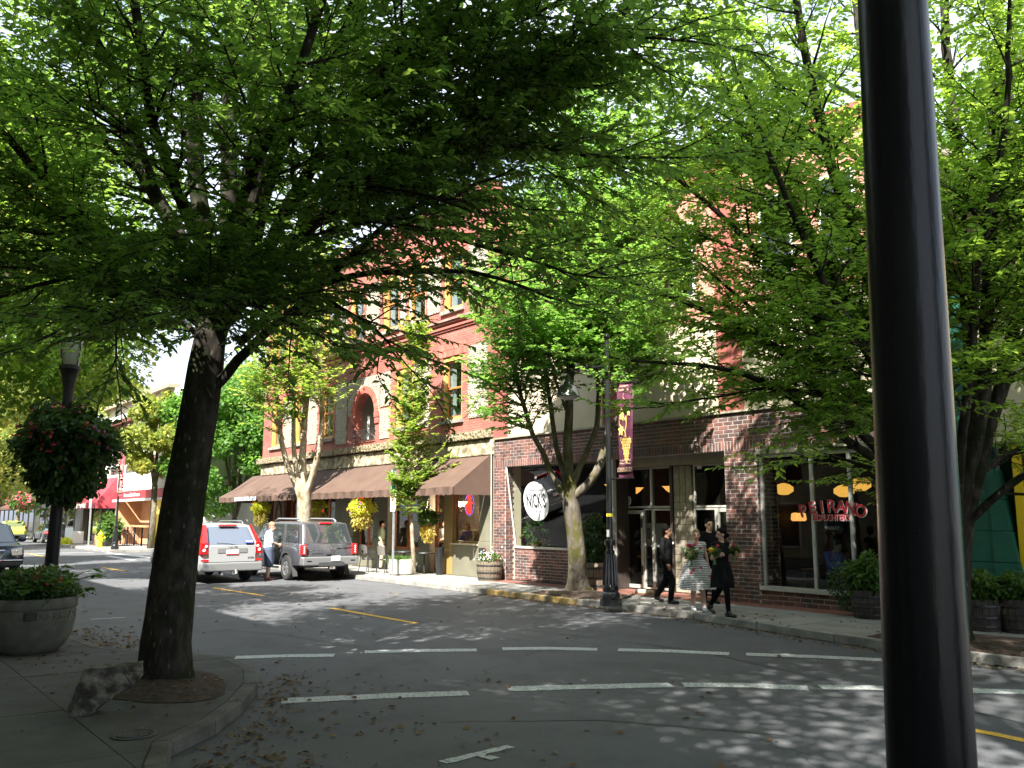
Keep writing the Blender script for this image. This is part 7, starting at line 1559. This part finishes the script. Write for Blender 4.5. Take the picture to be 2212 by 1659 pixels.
    if hairkind=='bun': ell(hm,H_+Mh@Vector((-.115,0,-.03)),(.05,.05,.05),Mh)
    if hairkind=='bob': ell(hm,H_+Mh@Vector((-.05,.07,-.05)),(.05,.03,.09),Mh); ell(hm,H_+Mh@Vector((-.05,-.07,-.05)),(.05,.03,.09),Mh)
    if hairkind=='curly':
        for i in range(24): a=random.uniform(0,6.28); e=random.uniform(0,1.3); ell(hm,H_+Mh@Vector((-.02+.1*math.cos(a)*math.cos(e),.088*math.sin(a)*math.cos(e),.05+.1*math.sin(e))),(.022,)*3,None,8,6)
    remesh(hm,'hair',hair,root,vox*.8,2)
    # clothes
    if top:
        t=MB(); q=.014; ell(t,V('pel')+Vector((0,0,.06)),(.14*k,.168*k,.1)); cap_(t,V('pel')+Vector((0,0,.08)),V('chest'),.138*k,.143*k); ell(t,V('chest')+Vector((0,0,.03)),(.133*k,(.182 if not fem else .158)*k,.175)); cap_(t,V('shL'),V('shR'),.074,.074)
        if fem:
            for sg in (-1,1): ell(t,V('chest')+Vector((.085,sg*.07,.0)),(.065,.065,.065))
        if not bare_arm:
            for S in 'LR':
                cap_(t,V('sh'+S),V('el'+S),.07*k,.058)
                if top!='polo': cap_(t,V('el'+S),V('el'+S).lerp(V('ha'+S),.93),.058,.042)
        remesh(t,'top' if dress else top,topm,root,vox,3)
        if top=='shirt':
            m=MB(); N_=V('neck')
            for sg in (-1,1): m.add([tuple(N_+Vector(p)) for p in ((.075,sg*.01,-.06),(.06,sg*.06,.0),(-.01,sg*.075,.03),(.01,sg*.07,-.01),(.085,sg*.045,-.055))],[(0,1,2,3,4)])
            m.build('collar',topm,root)
    if dress is None:
        t=MB(); ell(t,V('pel'),(.138*k,.165*k,.12))
        for S in 'LR':
            if shorts: cap_(t,V('hi'+S),V('kn'+S),.125*k,.118*k)
            else: cap_(t,V('hi'+S),V('kn'+S),.103*k,.078*k); cap_(t,V('kn'+S),V('an'+S)+Vector((0,0,.01)),.078*k,.066)
        remesh(t,'shorts' if shorts else 'trousers',botm,root,vox,3)
        if not shorts:
            m=MB(); n=20; P=V('pel')+Vector((0,0,.10)); m.add([(P.x+.148*k*math.cos(2*math.pi*i/n),P.y+.176*k*math.sin(2*math.pi*i/n),P.z+dz_) for dz_ in (-.02,.02) for i in range(n)],[(i,(i+1)%n,n+(i+1)%n,n+i) for i in range(n)]); m.build('belt',SHOE,root)
    else: dress(root,D)
    if legm:
        t=MB()
        for S in 'LR': cap_(t,V('hi'+S),V('kn'+S),.094,.064); cap_(t,V('kn'+S),V('an'+S),.066,.046)
        remesh(t,'tights',legm,root,vox,2)
    for S in 'LR':
        an=V('an'+S); to=D['to'+S]; to=Vector(to) if to else an+Vector((.17,0,-.055)); sm=MB(); hl=an+Vector((-.04,0,-.05)); cap_(sm,hl,to,.045,.038); cap_(sm,hl+Vector((0,0,.02)),an+Vector((.03,0,-.015)),.044,.046)
        for i,v in enumerate(sm.v): pass
        remesh(sm,'shoe',shoem,root,.011,2)
    return root
def gpos(px,py,z=.15): q=gp(px,py,z); return (q[0],q[1],z)
faceR=math.atan2(rt[1],rt[0])       # picture right
# man on the left, striding right
q=gpos(1442,1303)
person('man in black shirt and trousers at the left of the walking group, looking right',q,R(18),1.74,dict(hiL=(0,.09,.92),knL=(-.06,.09,.51),anL=(-.30,.09,.16),toL=(-.17,.09,.04),knR=(.17,-.08,.52),anR=(.12,-.08,.09),elL=(-.1,.27,1.14),haL=(-.02,.3,.90),elR=(.02,-.27,1.14),haR=(.14,-.28,.90)),skin=SKIN2,headyaw=R(18))
f=MB(); ell(f,(.135,.10,1.35),(.02,.025,.025),None,8,6); ell(f,(.13,.12,1.37),(.02,.02,.02),None,8,6)
bt=bpy.data.objects[-1] if 0 else None
o=f.build('boutonniere',WHF,None,label='small white boutonniere pinned on the black shirt of the left man',cat='flower'); o.location=q; o.rotation_euler=(0,0,R(18)); o.scale=(.99,)*3
# tall man behind
q=gpos(1524,1306); q=(q[0]-.1,q[1]+.3,.15)
person('tall man in black shirt smiling behind the woman in the patterned dress',q,R(-20),1.90,dict(knL=(.08,.09,.5),knR=(-.03,-.09,.5),anR=(-.12,-.09,.1)),headyaw=R(0),skin=SKIN)
# woman in patterned dress
def patterned():
    m=bpy.data.materials.new('patterned_dress_cloth'); m.use_nodes=True; n=m.node_tree.nodes; l=m.node_tree.links; b=n['Principled BSDF']; b.inputs['Roughness'].default_value=.75
    tc=n.new('ShaderNodeTexCoord'); sp_=n.new('ShaderNodeSeparateXYZ'); l.new(tc.outputs['Object'],sp_.inputs[0])
    wv=n.new('ShaderNodeTexWave'); wv.bands_direction='Z'; wv.inputs['Scale'].default_value=8.5; wv.inputs['Distortion'].default_value=1.2; wv.inputs['Detail Scale'].default_value=3; l.new(tc.outputs['Object'],wv.inputs['Vector'])
    r=n.new('ShaderNodeValToRGB'); r.color_ramp.elements[0].position=.30; r.color_ramp.elements[1].position=.42; r.color_ramp.elements[0].color=(.06,.06,.09,1); r.color_ramp.elements[1].color=(.72,.72,.72,1); l.new(wv.outputs[0],r.inputs[0])
    v=n.new('ShaderNodeTexVoronoi'); v.inputs['Scale'].default_value=7; l.new(tc.outputs['Object'],v.inputs['Vector']); r2=n.new('ShaderNodeValToRGB'); r2.color_ramp.elements[0].position=.24; r2.color_ramp.elements[1].position=.27; r2.color_ramp.elements[0].color=(1,1,1,1); r2.color_ramp.elements[1].color=(0,0,0,1); l.new(v.outputs[0],r2.inputs[0])
    sc=n.new('ShaderNodeSeparateColor'); l.new(v.outputs[1],sc.inputs[0]); gt=n.new('ShaderNodeMath'); gt.operation='GREATER_THAN'; gt.inputs[1].default_value=.52; l.new(sc.outputs[0],gt.inputs[0]); mu=n.new('ShaderNodeMath'); mu.operation='MULTIPLY'; l.new(gt.outputs[0],mu.inputs[0]); l.new(r2.outputs[0],mu.inputs[1])
    mx=n.new('ShaderNodeMix'); mx.data_type='RGBA'; l.new(mu.outputs[0],mx.inputs[0]); l.new(r.outputs[0],mx.inputs[6]); mx.inputs[7].default_value=(.55,.06,.12,1); l.new(mx.outputs[2],b.inputs['Base Color']); return m
DRS=patterned()
def skirt(root,ztop,zbot,r0,r1,m,folds=11,amp=.03,sy=1.0,ox=0,name='skirt',swing=0,hip=None):
    n=132;K=14;V=[]
    for k in range(K+1):
        t=k/K; z=ztop+(zbot-ztop)*t; rr=r0+(r1-r0)*(math.sin(t*math.pi/2)**.75)
        for j in range(n):
            a=2*math.pi*j/n; w=amp*t*(math.sin(folds*a+1.3*math.sin(a*2))+.35*math.sin(folds*2.3*a)); V.append((ox+swing*t+(rr+w)*math.cos(a)*.86,(rr+w)*math.sin(a)*sy,z+.012*math.sin(3*a)*t))
    return MB().add(V,[(k*n+j,k*n+(j+1)%n,(k+1)*n+(j+1)%n,(k+1)*n+j) for k in range(K) for j in range(n)]).build(name,m,root,smooth=True,fixn=False)
def dress1(root,D): skirt(root,1.13,.47,.148,.40,DRS,9,.03)
q=gpos(1508,1320)
person('blond woman in a white dress with stripes and pink flowers holding a bouquet',q,R(-38),1.68,dict(elR=(.02,-.24,1.14),haR=(.24,-.16,1.25),elL=(-.02,.23,1.12),haL=(.0,.26,.86),gripR=1,knL=(.08,.09,.5),anL=(.06,.13,.09),knR=(.02,-.09,.5),anR=(-.06,-.09,.09)),hair=HAIRB,hairkind='none',fem=True,top='bodice',topm=DRS,bare_arm=True,dress=dress1,shoem=mat('white_canvas_shoe',(.75,.77,.82),rough=.7),headyaw=R(-8),stocky=1.08)
def bouquet(hand,label,blooms_,seed,r=.16):
    b=empty('bouquet',hand,0,label,'bouquet','bouquets carried by the walking group'); foliage('foliage',b,(0,0,.10),(r*.72,r*.72,r*.55),120,.07,FOLG,seed,0); m=MB()
    for i in range(9): t=i*.7; m.tube([(.03*math.cos(t),.03*math.sin(t),.12),(.008*math.cos(t),.008*math.sin(t),0),(.03*math.cos(t+1),.03*math.sin(t+1),-.16)],.005,4)
    m.build('stems',mat('stem_light',(.2,.3,.12)),b)
    for (x,y,z,rr,mm) in blooms_:
        f=MB(); 
        for L_ in range(3):
            for k in range(7):
                t=2*math.pi*k/7+L_*.4; u=rr*(1-.3*L_); f.add([(x,y,z+.01*L_),(x+u*.6*math.cos(t-.35),y+u*.6*math.sin(t-.35),z+.25*u+.02*L_),(x+u*math.cos(t),y+u*math.sin(t),z+.15*u*(1+L_)),(x+u*.6*math.cos(t+.35),y+u*.6*math.sin(t+.35),z+.25*u+.02*L_)],[(0,1,2,3)])
        f.ball((x,y,z+rr*.1),rr*.5,8,6); f.build('flower',mm,b,fixn=False)
    return b
tc_=np.array([-.0,0]); toC=np.array([-q[0],-q[1]]); toC=toC/np.linalg.norm(toC)
def near(px,py,pp,off=.0): # point at picture (px,py) at the depth of the person standing at pp, moved towards the camera by off
    v=np.array([pp[0],pp[1],1.3])-CAM; dep=float(v@fw)-off; return tuple(dp(px,py,dep))
GRW=mat('greenish_white_petal',(.55,.62,.42),rough=.6); COR=mat('coral_petal',(.6,.1,.14),rough=.6)
ex=lambda a,b,c,r,m:(rt[0]*a-.6*0,rt[1]*a,b,r,m)
def B3(lst): return [(rt[0]*a+toC[0]*c,rt[1]*a+toC[1]*c,b,r,m) for a,b,c,r,m in lst]
pL=q
bouquet(near(1493,1206,pL,.30),'round bouquet of white and dark red blooms held by the woman in the patterned dress',B3([(-.16,.20,.1,.075,GRW),(-.13,.13,.12,.07,GRW),(.12,.16,.14,.085,GRW),(0,.24,.06,.08,mat('crimson_petal',(.35,.01,.06))),(-.06,.27,.02,.07,PINK),(.08,.27,.02,.07,PINK),(.2,.2,.02,.05,REDF)]),81,.2)
# woman in black dress, striding
q=gpos(1562,1330)
def dress2(root,D): skirt(root,1.12,.56,.14,.25,BLKC,7,.02,swing=.0)
person('dark haired woman in a black dress and tights striding at the right of the group',q,R(-5),1.72,dict(knL=(-.14,.08,.52),anL=(-.42,.07,.17),toL=(-.32,.07,.04),knR=(.2,-.08,.54),anR=(.24,-.09,.09),elL=(.0,.24,1.12),haL=(.2,.2,1.22),elR=(-.02,-.24,1.14),haR=(.15,-.22,1.2),gripL=1,gripR=1),hair=HAIRK,hairkind='bun',fem=True,top='bodice',topm=BLKC,bare_arm=True,dress=dress2,legm=BLKC2,headyaw=R(-115),nod=.1)
bouquet(near(1543,1202,q,.28),'small bouquet with a sunflower held by the woman in black',B3([(-.06,.12,.1,.095,YELF),(.07,.2,.05,.06,PINK),(.05,.12,.06,.05,COR)]),83,.13)
bouquet(near(1587,1198,q,.05),'small bouquet of pink and dark blooms in the other hand of the woman in black',B3([(.0,.17,.04,.065,PINK),(.06,.1,.03,.05,mat('crimson_petal',(.35,.01,.06)))]),84,.13)
sc=bpy.data.materials.get('sunflower_centre') or mat('sunflower_centre',(.05,.025,.01),rough=1); 
# person by the silver SUV, back to us
BS=mat('pale_blue_shirt',(.62,.7,.78),(.55,.65,.76),scale=2,rough=.8,bump=.4,bscale=8)
person('grey haired person in pale blue shirt and navy shorts standing between the two SUVs',(-28.95,11.98,0),R(75),1.92,dict(elR=(.06,-.24,1.14),haR=(.28,-.12,1.06),elL=(.06,.24,1.14),haL=(.27,.1,1.06),head=(.09,0,1.60),neck=(.04,0,1.46),toL=(.16,.09,.03),toR=(.16,-.09,.03)),hair=HAIRR,hairkind='curly',top='polo',topm=BS,botm=mat('navy_shorts',(.06,.08,.13),rough=.8,bump=.4,bscale=8),shorts=True,shoem=mat('brown_sandal',(.2,.06,.04),rough=.6),skin=SKIN,stocky=1.08,nod=.15,headyaw=R(-20),vox=.016)
# people inside
BLUT=mat('royal_blue_cloth',(.03,.06,.5),rough=.7); 
x=fp(1011,1160,17.6)[0]; person('woman in bright blue cardigan standing behind the corner window',(x,17.58,.16),R(-60),1.72,dict(elL=(.1,.2,1.15),haL=(.26,.12,1.0),elR=(.1,-.22,1.12),haR=(.22,-.22,.92)),hair=HAIRB,hairkind='bob',fem=True,topm=BLUT,botm=BLKC2,vox=.02)
x=fp(961,1150,18.1)[0]; person('waiter in white shirt and black waistcoat behind the rust door glass',(x,18.1,.16),R(-70),1.8,dict(elL=(.1,.2,1.15),haL=(.28,.1,1.08)),topm=mat('white_cloth',(.6,.6,.6),rough=.8),botm=BLKC2,vox=.02,skin=SKIN2)
x=fp(876,1150,17.8)[0]; person('man in pale green shirt walking behind the parking sign windows',(x,16.75,.15),R(60),1.8,dict(),topm=mat('pale_green_cloth',(.38,.45,.3),rough=.8),botm=mat('khaki_cloth',(.3,.27,.2),rough=.8),vox=.02,top='polo')
x=fp(1808,1200,17.9)[0]; person('seated diner in a blue jacket behind the lettered window',(x,17.75,.16-.30),R(-10),1.75,dict(knL=(.42,.1,.88),knR=(.42,-.1,.88),anL=(.45,.1,.44),anR=(.45,-.1,.44),pel=(0,0,.9),elL=(.12,.24,1.16),haL=(.4,.16,1.12),elR=(.12,-.24,1.16),haR=(.4,-.16,1.12),neck=(.08,0,1.46),head=(.13,0,1.59)),topm=mat('jacket_blue',(.02,.11,.55),rough=.6),botm=mat('dark_denim',(.03,.04,.07)),vox=.02,nod=.25)
c=empty('indoor_chair',(x-.02,17.75,.16),R(-10),'dark chair under the seated diner in blue','chair'); MB().box(-.2,.2,-.2,.2,.40,.44).build('seat',IRON,c); MB().box(-.22,-.19,-.2,.2,.44,.85).build('backrest',IRON,c)
for a in (-1,1):
    for b_ in (-1,1): MB().box(a*.18-.015,a*.18+.015,b_*.18-.015,b_*.18+.015,0,.4).build('leg',IRON,c)
